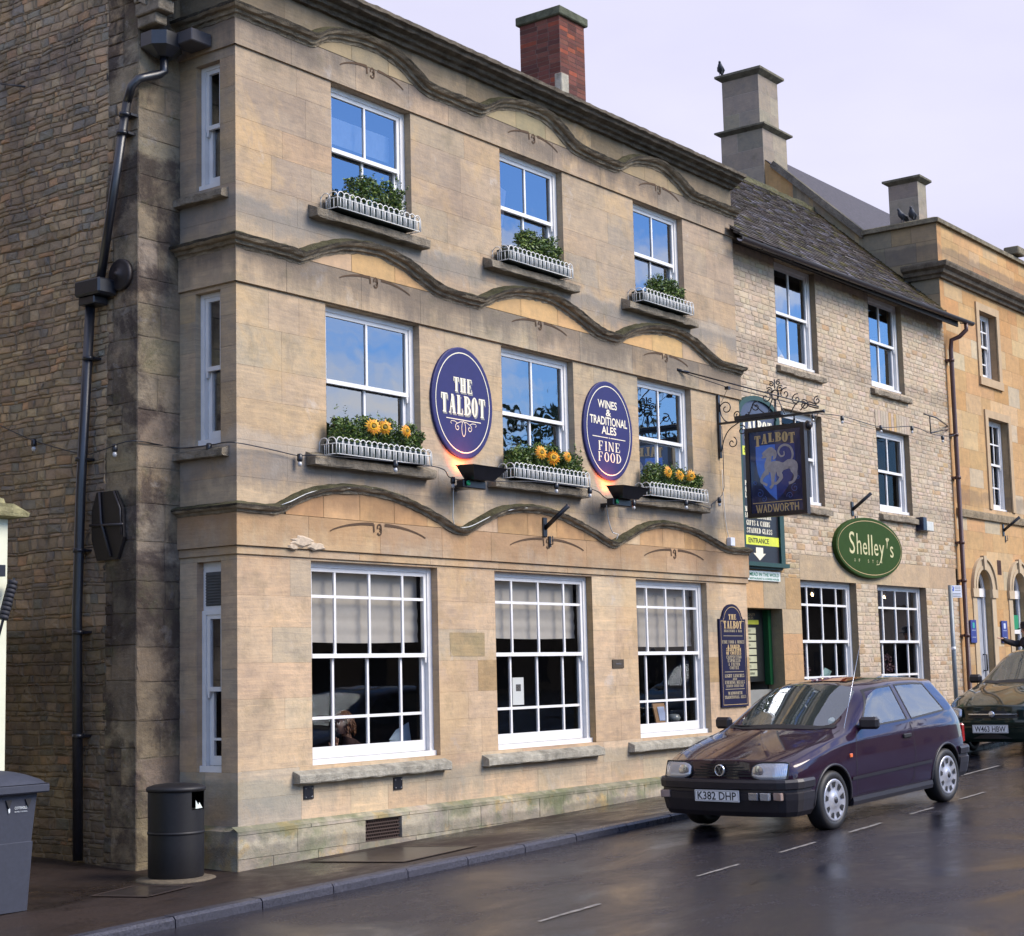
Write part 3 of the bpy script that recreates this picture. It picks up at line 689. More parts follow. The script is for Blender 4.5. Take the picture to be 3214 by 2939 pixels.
# windows
for (x0, x1, z0, z1), bl in zip(H0, (2.07, 2.12, 2.02)):
    c = (x0+x1)/2; k = (x1-x0)/2*.535
    window(pub, (0, 0, 0), X_, Y_, x0, x1, z0, z1, 1.925, [c-k, c, c+k], [2.53], [1.30], blind=bl, glassm=glg, brail=.115, sill=.055, bar=.03)
for x0, x1, z0, z1 in H1: window(pub, (0, 0, 0), X_, Y_, x0, x1, z0, z1, 4.775, 2, [], [], bar=.03)
for i, (x0, x1, z0, z1) in enumerate(H2): window(pub, (0, 0, 0), X_, Y_, x0, x1, z0, z1, 7.29, 2, [], [], bar=.028)
for (a, c, z0, z1), zm in zip(HSS, (1.62, 4.77, 7.24)):
    o = window(pub, (0, 0, 0), (0, 1, 0), (-1, 0, 0), a, c, z0, z1 if z1 > 3 else 2.38, zm, 1, [], [] if z1 > 3 else [1.14], fw_=.05, dep=.07, glassm=glg)
    if z1 < 3:
        b = MB(); fr = frame((.07, 0, 0), (0, 1, 0), (-1, 0, 0))
        b.prism([(.22, 2.38), (.56, 2.38), (.56, 2.85), (.22, 2.85)], fr, -.1, -.02); v1 = b.build('vent_panel', white, pub)
        b = MB()
        for i in range(11): b.prism([(.27, 2.44+i*.028), (.51, 2.44+i*.028), (.51, 2.452+i*.028), (.27, 2.452+i*.028)], fr, -.02, .0)
        b.prism([(.26, 2.425), (.52, 2.425), (.52, 2.755), (.26, 2.755)], fr, -.019, -.015); b.build('louvre', plain('louvre_grey', (.10, .10, .10), .6), v1)
# rooms behind the glass
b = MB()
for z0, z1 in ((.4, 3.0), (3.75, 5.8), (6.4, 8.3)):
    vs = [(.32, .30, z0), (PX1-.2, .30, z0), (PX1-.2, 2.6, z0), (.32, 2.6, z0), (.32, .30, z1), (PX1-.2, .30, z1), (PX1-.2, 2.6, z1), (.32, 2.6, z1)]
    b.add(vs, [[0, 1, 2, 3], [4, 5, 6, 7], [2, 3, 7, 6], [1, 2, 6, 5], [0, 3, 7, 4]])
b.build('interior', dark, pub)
# roller blind and framed notice behind top floor panes
b = MB(); b.box((1.48, .245, 7.42), (2.60, .25, 7.72)); b.build('roller_blind', plain('pale_roller_blind', (.72, .74, .80), .8), pub)
b = MB(); b.bevbox(V((4.62, .25, 7.38)), V((.13, .008, .24)), .004, Matrix.Rotation(rad(12), 3, 'Y')); b.build('picture_back', plain('pinkish_card', (.62, .55, .62), .8), pub)

# main house behind the bay: front face Y=.8 and gable side wall X=-.55
def colq(s, z): return jitc(pick([(4, (.33, .265, .18)), (2, (.36, .285, .19)), (2, (.30, .24, .175)), (1, (.32, .27, .20))]), .07)
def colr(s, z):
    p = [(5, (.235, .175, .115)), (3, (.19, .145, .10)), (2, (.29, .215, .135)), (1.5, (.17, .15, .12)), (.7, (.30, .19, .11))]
    k = min(2.0, .9+.24*z)  # paler with height: shade of the narrow alley put into the stone colour
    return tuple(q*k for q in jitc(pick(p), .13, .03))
mb = MB()
fq = frame((-.55, .8, 0), (1, 0, 0), (0, -1, 0))
masonry(mb, fq, 0, .56, -.3, 9.4, (), h=.34, hj=.2, ln=(.25, .6), joint=.009, depth=.006, colf=colq, mortar=(.22, .18, .13), irr=.006, dome=.006)
fg = frame((-.55, 0, 0), (0, 1, 0), (-1, 0, 0))
z = -.3
while z < 9.4:           # toothed quoins on the return
    h_ = R.uniform(.26, .40); L_ = R.choice([.22, .36, .46])
    masonry(mb, fg, .8, .8+L_, z, z+h_, (), h=h_, ln=(.6, .9), joint=.010, depth=.007, colf=colq, mortar=(.22, .18, .13), irr=.008, dome=.006)
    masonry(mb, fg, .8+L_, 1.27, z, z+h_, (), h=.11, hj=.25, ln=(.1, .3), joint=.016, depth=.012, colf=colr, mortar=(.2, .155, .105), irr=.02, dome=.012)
    z += h_
mb.build('quoin', S_quoin, pub)
mb = MB()
mb.add([fg(1.2, -.3, -.035), fg(3.95, -.3, -.035), fg(3.95, 9.6, -.035), fg(1.2, 9.6, -.035)], [[0, 1, 2, 3]], (.12, .095, .065))
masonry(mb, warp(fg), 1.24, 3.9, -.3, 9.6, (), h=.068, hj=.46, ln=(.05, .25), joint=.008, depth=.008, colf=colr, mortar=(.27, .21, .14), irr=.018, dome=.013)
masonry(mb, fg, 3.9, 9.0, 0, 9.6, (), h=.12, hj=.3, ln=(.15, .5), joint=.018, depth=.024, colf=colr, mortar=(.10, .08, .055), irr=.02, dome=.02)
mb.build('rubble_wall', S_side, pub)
# kneeler, gable coping and roof of the house behind the parapet
b = MB(); b.box((-.60, .44, 8.29), (-.40, .80, 8.42), bev=.01); b.box((-.57, .52, 8.18), (-.42, .80, 8.287), bev=.01); b.box((-.62, .38, 8.425), (-.38, .80, 8.50), bev=.01); b.build('kneeler', sillm, pub)
slate = plain('stone_slate', (.12, .10, .085), .8)
b = MB(); b.add([(-.5, .42, 8.86), (PX1, .42, 8.86), (PX1, 4.2, 10.4), (-.5, 4.2, 10.4), (PX1, 9, 8.8), (-.5, 9, 8.8)], [[0, 1, 2, 3], [3, 2, 4, 5]]); b.build('roof', slate, pub)
b = MB()
for p, q in (((.62, 8.62), (4.2, 10.55)), ((4.2, 10.55), (9, 8.75))):
    b.add([(-.62, p[0], p[1]-.25), (-.3, p[0], p[1]-.25), (-.3, q[0], q[1]-.25), (-.62, q[0], q[1]-.25), (-.62, p[0], p[1]), (-.3, p[0], p[1]), (-.3, q[0], q[1]), (-.62, q[0], q[1])], [[0, 1, 2, 3], [4, 5, 6, 7], [0, 1, 5, 4], [1, 2, 6, 5], [2, 3, 7, 6], [3, 0, 4, 7]])
b.build('gable_coping', sillm, pub)
# brick chimney
def colb(s, z): return jitc(pick([(4, (.150, .060, .048)), (2, (.19, .078, .06)), (2, (.105, .048, .042)), (.7, (.26, .075, .045))]), .15)
mb = MB(); CX0, CX1, CY0, CY1 = 9.18, 9.86, 2.4, 3.16
for O_, U_, N_, L_ in (((CX0, CY0, 0), (1, 0, 0), (0, -1, 0), CX1-CX0), ((CX0, CY0, 0), (0, 1, 0), (-1, 0, 0), CY1-CY0), ((CX1, CY0, 0), (0, 1, 0), (1, 0, 0), CY1-CY0), ((CX0, CY1, 0), (1, 0, 0), (0, 1, 0), CX1-CX0)):
    masonry(mb, frame(O_, U_, N_), 0, L_, 9.4, 11.78, (), h=.075, hj=.05, ln=(.20, .235), joint=.01, depth=.006, colf=colb, mortar=(.30, .27, .24))
ch = mb.build('chimney', stone('red_brick', streak=0, bed=False, bumpk=.5), pub)
b = MB(); b.box((CX0-.05, CY0-.05, 11.78), (CX1+.05, CY1+.05, 11.92), bev=.015); b.build('chimney_cap', moulding('mossy_cap', (.14, .15, .10), .9), ch)
b = MB(); b.box((CX0-.03, CY0-.035, 9.4), (CX0+.17, CY0+.1, 10.85), bev=.01); b.box((CX0-.03, CY0-.035, 9.4), (CX0+.1, CY1, 10.15), bev=.01); b.build('lead_flashing', sillg, ch)

# rough mortar repair on the frieze by the corner
b = MB(); fr = frame((0, -.046, 0), (1, 0, 0), (0, -1, 0))
for cx_, cz_, a, c in ((.86, 3.06, .17, .055), (1.06, 3.02, .14, .045), (.72, 3.0, .08, .03)):
    P = [(cx_+a*math.cos(2*math.pi*i/16)*R.uniform(.7, 1.15), cz_+c*math.sin(2*math.pi*i/16)*R.uniform(.6, 1.2)) for i in range(16)]
    b.add([fr(*p, -.004) for p in P]+[fr(cx_+(p[0]-cx_)*.7, cz_+(p[1]-cz_)*.7, .012+cx_*.002) for p in P], [[i, (i+1) % 16, 16+(i+1) % 16, 16+i] for i in range(16)]+[list(range(16, 32))])
    b.build('mortar_patch', plain('pale_mortar', (.50, .40, .29), .95, scale=30, var=.2), pub); b = MB()
# ------------------------------------------------------------------ GROUND
def road_z(x): return -.10+.037*max(-30, min(x, 26))
def wall_z(x, y=0):
    t = -.07+.022*max(-20, min(x, 8))+.045*max(0, min(x-8, 18)); return t+.05*max(0, min(y-.3, 3))
KY = lambda x: -1.78-.05*max(-3, min(x, 6))       # kerb line
def wet(name, dry, wetc, mud=None, puddle=.5, grain=55, seed=0., rmin=.05, rmax=.5):
    s = M(name); v = s.coord()
    mpn = s.coord((1, 1, 1)); big = s.noise(s.coord((.55, .9, 1)), .9, 6, .62, dist=.6); fine = s.noise(v, grain, 4, .75); mid = s.noise(v, 5, 5, .6)
    c = s.mix(s.ramp(fine, .3, .7), tuple(x*.42 for x in dry), tuple(x*1.65 for x in dry))
    pk = s.ramp(big, .42, .62)
    c = s.mix(pk, c, s.mix(s.ramp(fine, .3, .7), tuple(x*.5 for x in wetc), tuple(x*1.55 for x in wetc)))
    c = s.mix(s.ramp(s.noise(v, 17, 2, .5), .755, .775, 0, .6), c, (.13, .11, .10))
    if mud: c = s.mix(s.ramp(mid, .55, .75, 0, .7), c, mud)
    s.base(c)
    s.rough(s.math('ADD', s.ramp(s.math('ADD', s.math('MULTIPLY', big, .75), s.math('MULTIPLY', mid, .25)), .42, .62, rmax, rmin), s.ramp(fine, .3, .7, -.02, .06)))
    s.l(s.ramp(pk, 0, 1, .12, .42), s.b.inputs['Specular IOR Level'])
    s.bump(s.math('MULTIPLY', fine, s.ramp(pk, 0, 1, 1, .22)), .8, .007)
    return s.m
tarmac = wet('wet_tarmac', (.027, .025, .031), (.013, .012, .017), rmin=.06, rmax=.27)
pavem = wet('damp_pavement', (.040, .029, .025), (.018, .013, .012), (.052, .036, .026), rmin=.20, rmax=.55)
kerbm = wet('wet_kerb_stone', (.060, .060, .076), (.034, .034, .044), rmin=.15, rmax=.4)
paint = plain('worn_road_paint', (.22, .205, .19), .5, var=.6, scale=14)
b = MB(); n = 24
b.add([(-400, -400, -1.2), (400, -400, -1.2), (400, 400, -1.2), (-400, 400, -1.2)], [[0, 1, 2, 3]]); tag(b.build('ground', tarmac), kind='structure')
b = MB(); xs = [-60+2.*i for i in range(70)]; ys = [-45, -14, -5.2, -1.0]
vs = [(x, y, road_z(x)+(.05 if y < -4 else 0)*(1 if y > -20 else .2)) for x in xs for y in ys]
b.add(vs, [[i*4+j, (i+1)*4+j, (i+1)*4+j+1, i*4+j+1] for i in range(len(xs)-1) for j in range(3)]); tag(b.build('road', tarmac), kind='structure')
def roadz(x, y):
    t = 0 if y > -1 else min(1, (-1-y)/4.2); return road_z(x)+.05*t
b = MB(); xs = [-24+.5*i for i in range(110)]
vs = []
for x in xs:
    k = KY(x); zk = road_z(x)+.085
    # alley end: pavement continues back on the left
    for t in (0, .25, .6, 1.): vs.append((x, k+.13+(.0-k-.13)*t, zk+(wall_z(x)-zk)*t))
    for y in (.8, 2., 4, 9): vs.append((x, y, wall_z(x, y)))
b.add(vs, [[i*8+j, (i+1)*8+j, (i+1)*8+j+1, i*8+j+1] for i in range(len(xs)-1) for j in range(7)], smooth=True); tag(b.build('pavement', pavem), kind='structure')
b = MB(); x = -24
while x < 30:
    L_ = R.uniform(.80, .95); x1 = x+L_-.012; dz = R.uniform(-.004, .004); prof = []
    vs = []
    for q in (x, x1):
        k = KY(q); z = road_z(q)+.085+dz
        vs += [(q, k+.135, z-.2), (q, k+.135, z+.003), (q, k+.025, z+.003), (q, k+.002, z-.02), (q, k-.005, z-.2)]
    b.add(vs, [[i, i+1, 6+i, 5+i] for i in range(4)]+[[4, 3, 2, 1, 0], [5, 6, 7, 8, 9]]); x += L_
tag(b.build('kerb', kerbm), kind='structure')
# bay markings: short worn dashes
dashes = [(-1.15, -.35, -4.31), (1.08, 1.80, -4.33), (2.53, 3.25, -4.34), (3.97, 4.72, -4.34), (5.45, 6.05, -4.33), (6.85, 7.6, -4.31), (9.35, 10.75, -3.29), (-2.6, -1.9, -4.31)]
b = MB()
for x0, x1, y in dashes:
    k = 8; P = []
    for i in range(k+1):
        x = x0+(x1-x0)*i/k; P.append((x, y-.021+R.uniform(-.006, .006), roadz(x, y)+.006)); P.append((x, y+.021+R.uniform(-.006, .006), roadz(x, y)+.006))
    b.add(P, [[2*i, 2*i+1, 2*i+3, 2*i+2] for i in range(k)])
tag(b.build('road_marking', paint), kind='structure')
def plate_cover(name, cx_, cy_, w_, d_, ang, label, cat, tread=True):
    t = thing(name, (cx_, cy_, wall_z(cx_)), label, cat); b = MB(); fr2 = MB()
    ca, sa = math.cos(ang), math.sin(ang)
    def P(x, y, z): 
        X, Y = cx_+x*ca-y*sa, cy_+x*sa+y*ca
        k = KY(X); tt = max(0, min(1, (Y-k-.13)/(-k-.13))); zz = road_z(X)+.085; base = zz+(wall_z(X)-zz)*tt if Y < 0 else wall_z(X, Y)
        return V((X, Y, base+z+.006))
    b.add([P(-w_/2, -d_/2, 0), P(w_/2, -d_/2, 0), P(w_/2, d_/2, 0), P(-w_/2, d_/2, 0)], [[0, 1, 2, 3]])
    b.build('plate', plain('wet_tread_plate', (.035, .028, .026), .28, var=.4), t)
    for s_ in (-1, 1):
        fr2.add([P(s_*w_/2-.02, -d_/2, .003), P(s_*w_/2+.02, -d_/2, .003), P(s_*w_/2+.02, d_/2, .003), P(s_*w_/2-.02, d_/2, .003)], [[0, 1, 2, 3]])
        fr2.add([P(-w_/2+.021, s_*d_/2-.02, .003), P(w_/2-.021, s_*d_/2-.02, .003), P(w_/2-.021, s_*d_/2+.02, .003), P(-w_/2+.021, s_*d_/2+.02, .003)], [[0, 1, 2, 3]])
    fr2.build('frame', plain('rusty_frame', (.05, .035, .03), .5), t)
    if tread:
        b = MB()
        for i in range(int(w_/.05)):
            for j in range(int(d_/.05)):
                x, y = -w_/2+.03+i*.05, -d_/2+.03+j*.05; q = .014 if (i+j) % 2 else -.014
                b.add([P(x-.014, y-q, .004), P(x+.0, y-q*.2+.004, .004), P(x+.014, y+q, .004), P(x, y+q*.2-.004, .004)], [[0, 1, 2, 3]])
        b.build('tread_pattern', plain('worn_steel_ridge', (.16, .13, .11), .3, metal=.4), t)
plate_cover('cellar_cover', 1.25, -.85, 1.15, 1.15, rad(2), 'tread-plate cellar hatch set in the pavement below the inn wall', 'hatch')
plate_cover('inspection_cover', -1.35, -.22, .62, .60, rad(12), 'dark square inspection cover in the pavement beside the litter bin', 'manhole cover', False)
plate_cover('drain_cover', 1.4, -7.0, .6, .35, rad(8), 'thin metal cover let into the wet road in the foreground', 'drain cover', False) if False else None

# ------------------------------------------------------------------ SHOP BUILDING (rubble, middle of the terrace)
YB = .15
shopb = thing('shop_building', (14.2, 2.5, .3), 'pale coursed-rubble shop building with mossy stone-slate roof and green oval sign', 'building')
def colp(s, z):
    if z < 3.6 and (s < 1.95+PX1*0): return jitc(pick([(3, (.46, .30, .16)), (3, (.44, .34, .22)), (2, (.38, .30, .20))]), .1)
    if z < 4.1 and R.random() < .12: return jitc((.46, .33, .21), .1)
    return jitc(pick([(6, (.56, .445, .32)), (3, (.53, .425, .315)), (2, (.60, .49, .37)), (.5, (.50, .35, .21)), (.3, (.44, .37, .29))]), .05)
FB = frame((PX1, YB, 0), (1, 0, 0), (0, -1, 0)); o = PX1
B0 = [(12.0-o, 13.97-o, .98, 3.03), (14.78-o, 16.80-o, .98, 3.05)]
B1 = [(11.62-o, 12.98-o, 4.22, 5.66), (15.05-o, 16.41-o, 4.28, 5.70)]
B2 = [(11.58-o, 12.97-o, 6.36, 8.0), (14.97-o, 16.34-o, 6.42, 8.02)]
DR = [(10.25-o, 11.37-o, -.2, 2.57)]
HB = B0+B1+B2+DR
mb = MB()
# dressed stone zone by the passage and around lintels
masonry(mb, FB, 0, 1.98, -.2, 3.05, DR, h=.33, hj=.1, ln=(.4, .8), joint=.008, depth=.005, colf=colp, mortar=(.34, .27, .18))
masonry(mb, FB, 1.98, 8.25, 3.03, 3.42, (), h=.4, ln=(1.2, 2.2), joint=.006, depth=.004, colf=lambda s, z: jitc((.45, .34, .22), .06), mortar=(.34, .28, .2))
dr = [h_ for h_ in HB if h_ not in DR]
masonry(mb, FB, 1.98, 8.25, -.2, 3.03, [(a, b_, c, min(d, 3.06)) for a, b_, c, d in dr], h=.076, hj=.25, ln=(.09, .30), joint=.009, depth=.006, colf=colp, mortar=(.56, .46, .34), irr=.006, dome=.005)
masonry(mb, FB, 0, 1.98, 3.05, 3.42, (), h=.076, hj=.2, ln=(.09, .30), joint=.009, depth=.006, colf=colp, mortar=(.54, .44, .33), irr=.006, dome=.005)
masonry(mb, FB, 0, 8.25, 3.42, 8.22, dr, h=.078, hj=.2, ln=(.09, .30), joint=.009, depth=.006, colf=lambda s, z: colp(9, z), mortar=(.54, .44, .33), irr=.007, dome=.006)
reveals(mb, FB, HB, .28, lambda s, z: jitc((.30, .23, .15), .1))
mb.build('wall', S_pale, shopb)
b = MB(); frf = frame((0, YB, 0), X_, Y_)
for i in range(13):      # upright stones over a first floor window
    b.prism([(15.02+i*.108, 5.71), (15.02+i*.108+.098, 5.71), (15.02+i*.108+.098, 6.02), (15.02+i*.108, 6.02)], frf, -.01, .012, col=jitc((.50, .33, .17) if i in (5, 7) else (.47, .39, .30), .08))
b.build('flat_arch', S_pale, shopb)
b2l = [(5.0, 6.5)]
for a, b_, c, d in B0:
    cc = (a+b_)/2+o; k = (b_-a)/2*.52; 
    window(shopb, (0, YB, 0), X_, Y_, a+o, b_+o, c, d, 2.09, [cc-k, cc, cc+k], [2.66], [1.53], dep=.12, glassm=glg, bar=.035, brail=.1)
for (a, b_, c, d), zm in zip(B1+B2, (4.96, 5.0, 7.2, 7.25)):
    window(shopb, (0, YB, 0), X_, Y_, a+o, b_+o, c, d, zm, 2, [], [], dep=.10, bar=.035, fw_=.085, glassm=glw if c > 6 else glg)
for a, b_, c, d in B1+B2: sill(shopb, (0, YB, 0), X_, Y_, a+o-.06, b_+o+.12, c-.15, c, .08, sillm)
b = MB()
for z0, z1 in ((.3, 3.2), (3.9, 5.9), (6.2, 8.1)):
    x0, x1 = PX1+1.6 if z0 < 1 else PX1+.3, 18.2
    vs = [(x0, YB+.3, z0), (x1, YB+.3, z0), (x1, 2.6, z0), (x0, 2.6, z0), (x0, YB+.3, z1), (x1, YB+.3, z1), (x1, 2.6, z1), (x0, 2.6, z1)]
    b.add(vs, [[0, 1, 2, 3], [4, 5, 6, 7], [2, 3, 7, 6], [1, 2, 6, 5], [0, 3, 7, 4]])
# passage
vs = [(10.27, YB+.29, -.1), (11.35, YB+.29, -.1), (11.35, 5, -.1), (10.27, 5, -.1), (10.27, YB+.29, 2.6), (11.35, YB+.29, 2.6), (11.35, 5, 2.6), (10.27, 5, 2.6)]
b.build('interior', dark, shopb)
b = MB(); b.add(vs, [[4, 5, 6, 7], [1, 2, 6, 5], [0, 3, 7, 4], [2, 3, 7, 6]]); b.build('passage_lining', plain('passage_plaster', (.16, .15, .13), .9), shopb)
# warm spot lamps in the shop
spot = bpy.data.materials.new('lit_spot_lamp'); spot.use_nodes = True; sb = spot.node_tree.nodes['Principled BSDF']; sb.inputs['Emission Color'].default_value = (1, .72, .35, 1); sb.inputs['Emission Strength'].default_value = 9
spotm = plain('spot_housing', (.35, .33, .30), .4)
for i, (x, z) in enumerate(((13.30, 2.88), (16.05, 2.90))):
    t = thing('spot_lamp', (x, .62, z+.1), 'small lit ceiling spot lamp glowing behind the %s ground-floor shop window' % ('passage-side' if i == 0 else 'downpipe-side'), 'lamp', 'spot lamps inside the green-signed shop')
    b = MB(); b.tube([(x, .66, z+.14), (x-.02, .62, z+.05)], .012); b.tube([(x+.04, .66, z+.07), (x-.05, .58, z-.02)], .042, 12); b.build('housing', spotm, t)
    b = MB(); b.lathe([(.0, 0), (.034, .001), (.03, .012), (0, .016)], (x-.055, .572, z-.026), 'y', 12); b.build('bulb', spot, t)
# roof
rb_ = MB(); Z0, PZ = 8.02, .93
def rp(x, t): return V((x, -.14+t, Z0+PZ*t))
rows_ = 42; T_ = 2.86
for j in range(rows_):
    t0, t1 = T_*j/rows_, T_*(j+1)/rows_+.03; x = PX1-.1+R.uniform(-.2, 0)
    while x < 18.22:
        w_ = R.uniform(.10, .27)*(1.15-.35*j/rows_); e = min(x+w_, 18.22); th = R.uniform(.006, .018)
        l0 = t0-R.uniform(0, .02)
        n_ = V((0, -.68, .73)); a, b1, c, d = rp(x+.004, l0), rp(e-.004, l0), rp(e-.004, t1), rp(x+.004, t1)
        cc = jitc(pick([(5, (.085, .070, .062)), (3, (.065, .055, .050)), (2, (.14, .13, .15)), (2, (.105, .085, .072)), (1.2 if j < 37 else 5, (.10, .088, .035)), (.6, (.15, .13, .12))]), .2)
        if x > 18.0-1.5*max(0, .35-j/rows_*.2) and R.random() < .8: cc = jitc((.085, .065, .03), .25)
        rb_.add([a+n_*(th+.012), b1+n_*(th+.012), c+n_*.004, d+n_*.004, a-n_*.01, b1-n_*.01], [[0, 1, 2, 3], [0, 1, 5, 4]], cc); x = e
rb_.add([rp(PX1-.1, 0)-V((0, 0, .01)), rp(18.22, 0)-V((0, 0, .01)), rp(18.22, T_)-V((0, 0, .01)), rp(PX1-.1, T_)-V((0, 0, .01))], [[0, 1, 2, 3]], (.03, .025, .02))
rb_.build('roof', stone('stone_slates', streak=0, bed=False, lichen=.45, bumpk=.9, fine=30, rough=.62), shopb)
b = MB(); b.sweep([((PX1-.1+.25*i, -.14+T_, Z0+PZ*T_), (0, -1, 0), (0, 0, 1)) for i in range(34)], [(-.12, -.12), (.12, -.11), (.10, .0), (0, .07), (-.1, .0)], jit=.018); b.build('ridge_tiles', moulding('mossy_ridge', (.14, .13, .07), .9), shopb)
b = MB(); b.add([(PX1, -.14, Z0-.04), (18.25, -.14, Z0-.0), (18.25, .16, Z0+.02), (PX1, .16, Z0-.02)], [[0, 1, 2, 3]]); b.box((PX1+.02, -.16, Z0-.13), (18.22, -.13, Z0-.02)); b.build('eaves_board', plain('dark_eaves', (.03, .025, .022), .8), shopb)
g = thing('gutter', (PX1, -.2, 7.9), 'black half-round gutter along the slate roof eaves', 'gutter')
b = MB(); P = []
for i in range(13):
    a = math.pi*i/12; P.append((-.22-.062*math.cos(a), -.062*math.sin(a)))
vs = [(x, y, z+7.93+.012*(x-10)) for x in (PX1-.15, 18.75) for y, z in P]; vs += [(x, y*.94-.014, z*.9+7.93+.012*(x-10)) for x in (PX1-.15, 18.75) for y, z in P]
b.add(vs, [[i, i+1, 14+i, 13+i] for i in range(12)]+[[26+i, 27+i, 40+i, 39+i] for i in range(12)], smooth=True); b.build('trough', plain('gutter_paint', (.035, .022, .020), .4), g)
b = MB()
for i in range(9): b.tube([(PX1+.5+i*.98, -.13, 7.98+.012*i), (PX1+.5+i*.98, -.15, 7.88+.012*i), (PX1+.5+i*.98, -.22, 7.865+.012*i), (PX1+.5+i*.98, -.285, 7.93+.012*i)], .009, 5)
b.build('bracket', black, g)
t = thing('downpipe', (18.32, .05, .55), 'brown rainwater downpipe between the rubble shop and the ochre building', 'downpipe')
b = MB(); b.tube([(18.45, -.22, 7.98), (18.45, -.22, 7.86), (18.40, -.10, 7.74), (18.32, .03, 7.68), (18.32, .05, 7.5), (18.32, .05, .7), (18.28, -.05, .6)], .042, 10); b.build('pipe', brownp, t)
for z in (7.3, 5.9, 5.1, 3.9, 3.2, 2.2, 1.1):
    b = MB(); b.lathe([(.043, -.03), (.056, -.028), (.056, .028), (.043, .03)], (18.32, .05, z), 'z', 12); b.box((18.24, .08, z-.02), (18.40, .15, z+.02)); b.build('clip', brownp, t)

# ------------------------------------------------------------------ OCHRE BUILDING
off_ = thing('office_building', (22, 3, .5), 'ochre ashlar building with arched doorway and parapet at the right edge', 'building')
def colo(s, z): return jitc(pick([(5, (.50, .315, .155)), (2, (.52, .36, .20)), (2, (.47, .27, .12)), (1, (.50, .40, .27))]), .07)
OX = 18.4; FO = frame((OX, YB, 0), (1, 0, 0), (0, -1, 0))
wins = [(20.06-OX, 20.98-OX, 7.22, 8.55), (20.22-OX, 21.30-OX, 4.64, 6.44), (23.2-OX, 24.2-OX, 7.22, 8.55), (23.3-OX, 24.35-OX, 4.64, 6.44)]
ARC = [(19.15, 19.89, .0, 3.08), (21.0, 21.74, 1.3, 3.08), (22.9, 23.64, 1.3, 3.08)]
hl = wins+[(a-OX, b_-OX, c, d+(b_-a)/2+.0) for a, b_, c, d in ARC]
mb = MB()
masonry(mb, FO, 0, 8.5, -.2, 10.0, hl, h=.34, hj=.05, ln=(.4, .9), joint=.006, depth=.003, colf=colo, mortar=(.42, .30, .17), zb=(3.08, 4.5, 9.1))
reveals(mb, FO, hl, .25, lambda s, z: jitc((.40, .28, .16), .06))
for a, b_, c, d in ARC:       # spandrels
    r_ = (b_-a)/2; cxx = (a+b_)/2-OX
    for sg in (-1, 1):
        P = [(cxx+sg*r_*math.cos(rad(q)), d+r_*math.sin(rad(q))) for q in range(0, 91, 10)]
        vs = [FO(*p, .001) for p in P]+[FO(cxx+sg*r_, d+r_, .001)]
        mb.add(vs, [[i, i+1, 10] for i in range(9)], colo(0, 0))
        mb.add([FO(*p, .001) for p in P]+[FO(*p, -.24) for p in P], [[i, i+1, 11+i, 10+i] for i in range(9)], colo(0, 0))
# left return above the neighbour's roof: stepped gable wall on plane X=18.2
FL = frame((18.2, 0, 0), (0, 1, 0), (-1, 0, 0))
def colg(s, z): return jitc(pick([(4, (.27, .23, .16)), (2, (.33, .25, .15)), (2, (.23, .20, .15))]), .1)
masonry(mb, FL, .15, 1.64, 7.6, 9.93, (), h=.34, ln=(.3, .7), joint=.008, depth=.006, colf=colg, mortar=(.2, .17, .12))
for i in range(24):
    y0 = 1.64+i*.085; y1 = y0+.085; zt = 9.93+(y0-1.64)*.95
    for j in range(7):
        za = 8.6+(zt-8.6)*j/7; zb2 = 8.6+(zt-8.6)*(j+1)/7
        mb.add([FL(y0, za), FL(y1, za), FL(y1, zb2+(.081 if j == 6 else 0)), FL(y0, zb2)], [[0, 1, 2, 3]], jitc((.44, .28, .13), .1) if i > 16 else colg(0, 0))
mb.add([(18.2, .15, -.2), (18.4, .15, -.2), (18.4, .15, 10), (18.2, .15, 10)], [[0, 1, 2, 3]], colo(0, 0))
mb.build('wall', S_ochre, off_)
def hood2(pts, prof, nm, mat):
    path = [((18.2, 1.0, pts[0][1]), (-1, 0, 0), (0, 0, 1)), ((18.2, YB, pts[0][1]), (-1, -1, 0), (0, 0, 1))]+[((x, YB, z), (0, -1, 0), (0, 0, 1)) for x, z in pts[1:]]
    b_ = MB(); b_.sweep(path, prof, jit=.002); return b_.build(nm, mat, off_)
hc = [(18.2, 9.06), (19, 9.06), (21, 9.06), (23, 9.06), (27, 9.06)]
path = [((18.2, .8, 9.04), (-1, 0, 0), (0, 0, 1)), ((18.2, YB, 9.04), (-1, -1, 0), (0, 0, 1)), ((20, YB, 9.04), (0, -1, 0), (0, 0, 1)), ((27, YB, 9.04), (0, -1, 0), (0, 0, 1))]
b = MB(); b.sweep(path, [(-.02, -.18), (.06, -.17), (.08, -.12), (.14, -.10), (.16, -.04), (.24, 0), (.26, .06), (.26, .09), (-.02, .14)], jit=.003); b.build('cornice', mould2, off_)
b = MB(); b.sweep([((18.14, 1.64, 9.96), (-1, 0, 0), (0, 0, 1)), ((18.14, .1, 9.96), (-1, -1, 0), (0, 0, 1)), ((27, .1, 9.96), (0, -1, 0), (0, 0, 1))], [(-.3, -.03), (.02, -.03), (.02, .05), (-.1, .10), (-.3, .10)], jit=.004)
b.box((22.1, -.02, 10.05), (22.5, .3, 10.22), bev=.02); b.build('parapet_coping', moulding('parapet_coping_stone', (.26, .22, .15), .5), off_)
b = MB(); b.sweep([((18.4, YB, 4.48), (0, -1, 0), (0, 0, 1)), ((27, YB, 4.48), (0, -1, 0), (0, 0, 1))], [(-.02, -.08), (.05, -.075), (.06, .0), (.06, .05), (-.02, .09)]); b.build('string_course', moulding('ochre_string', (.36, .28, .18), .2), off_)
surm = plain('dressed_surround', (.44, .31, .18), .85, scale=5)
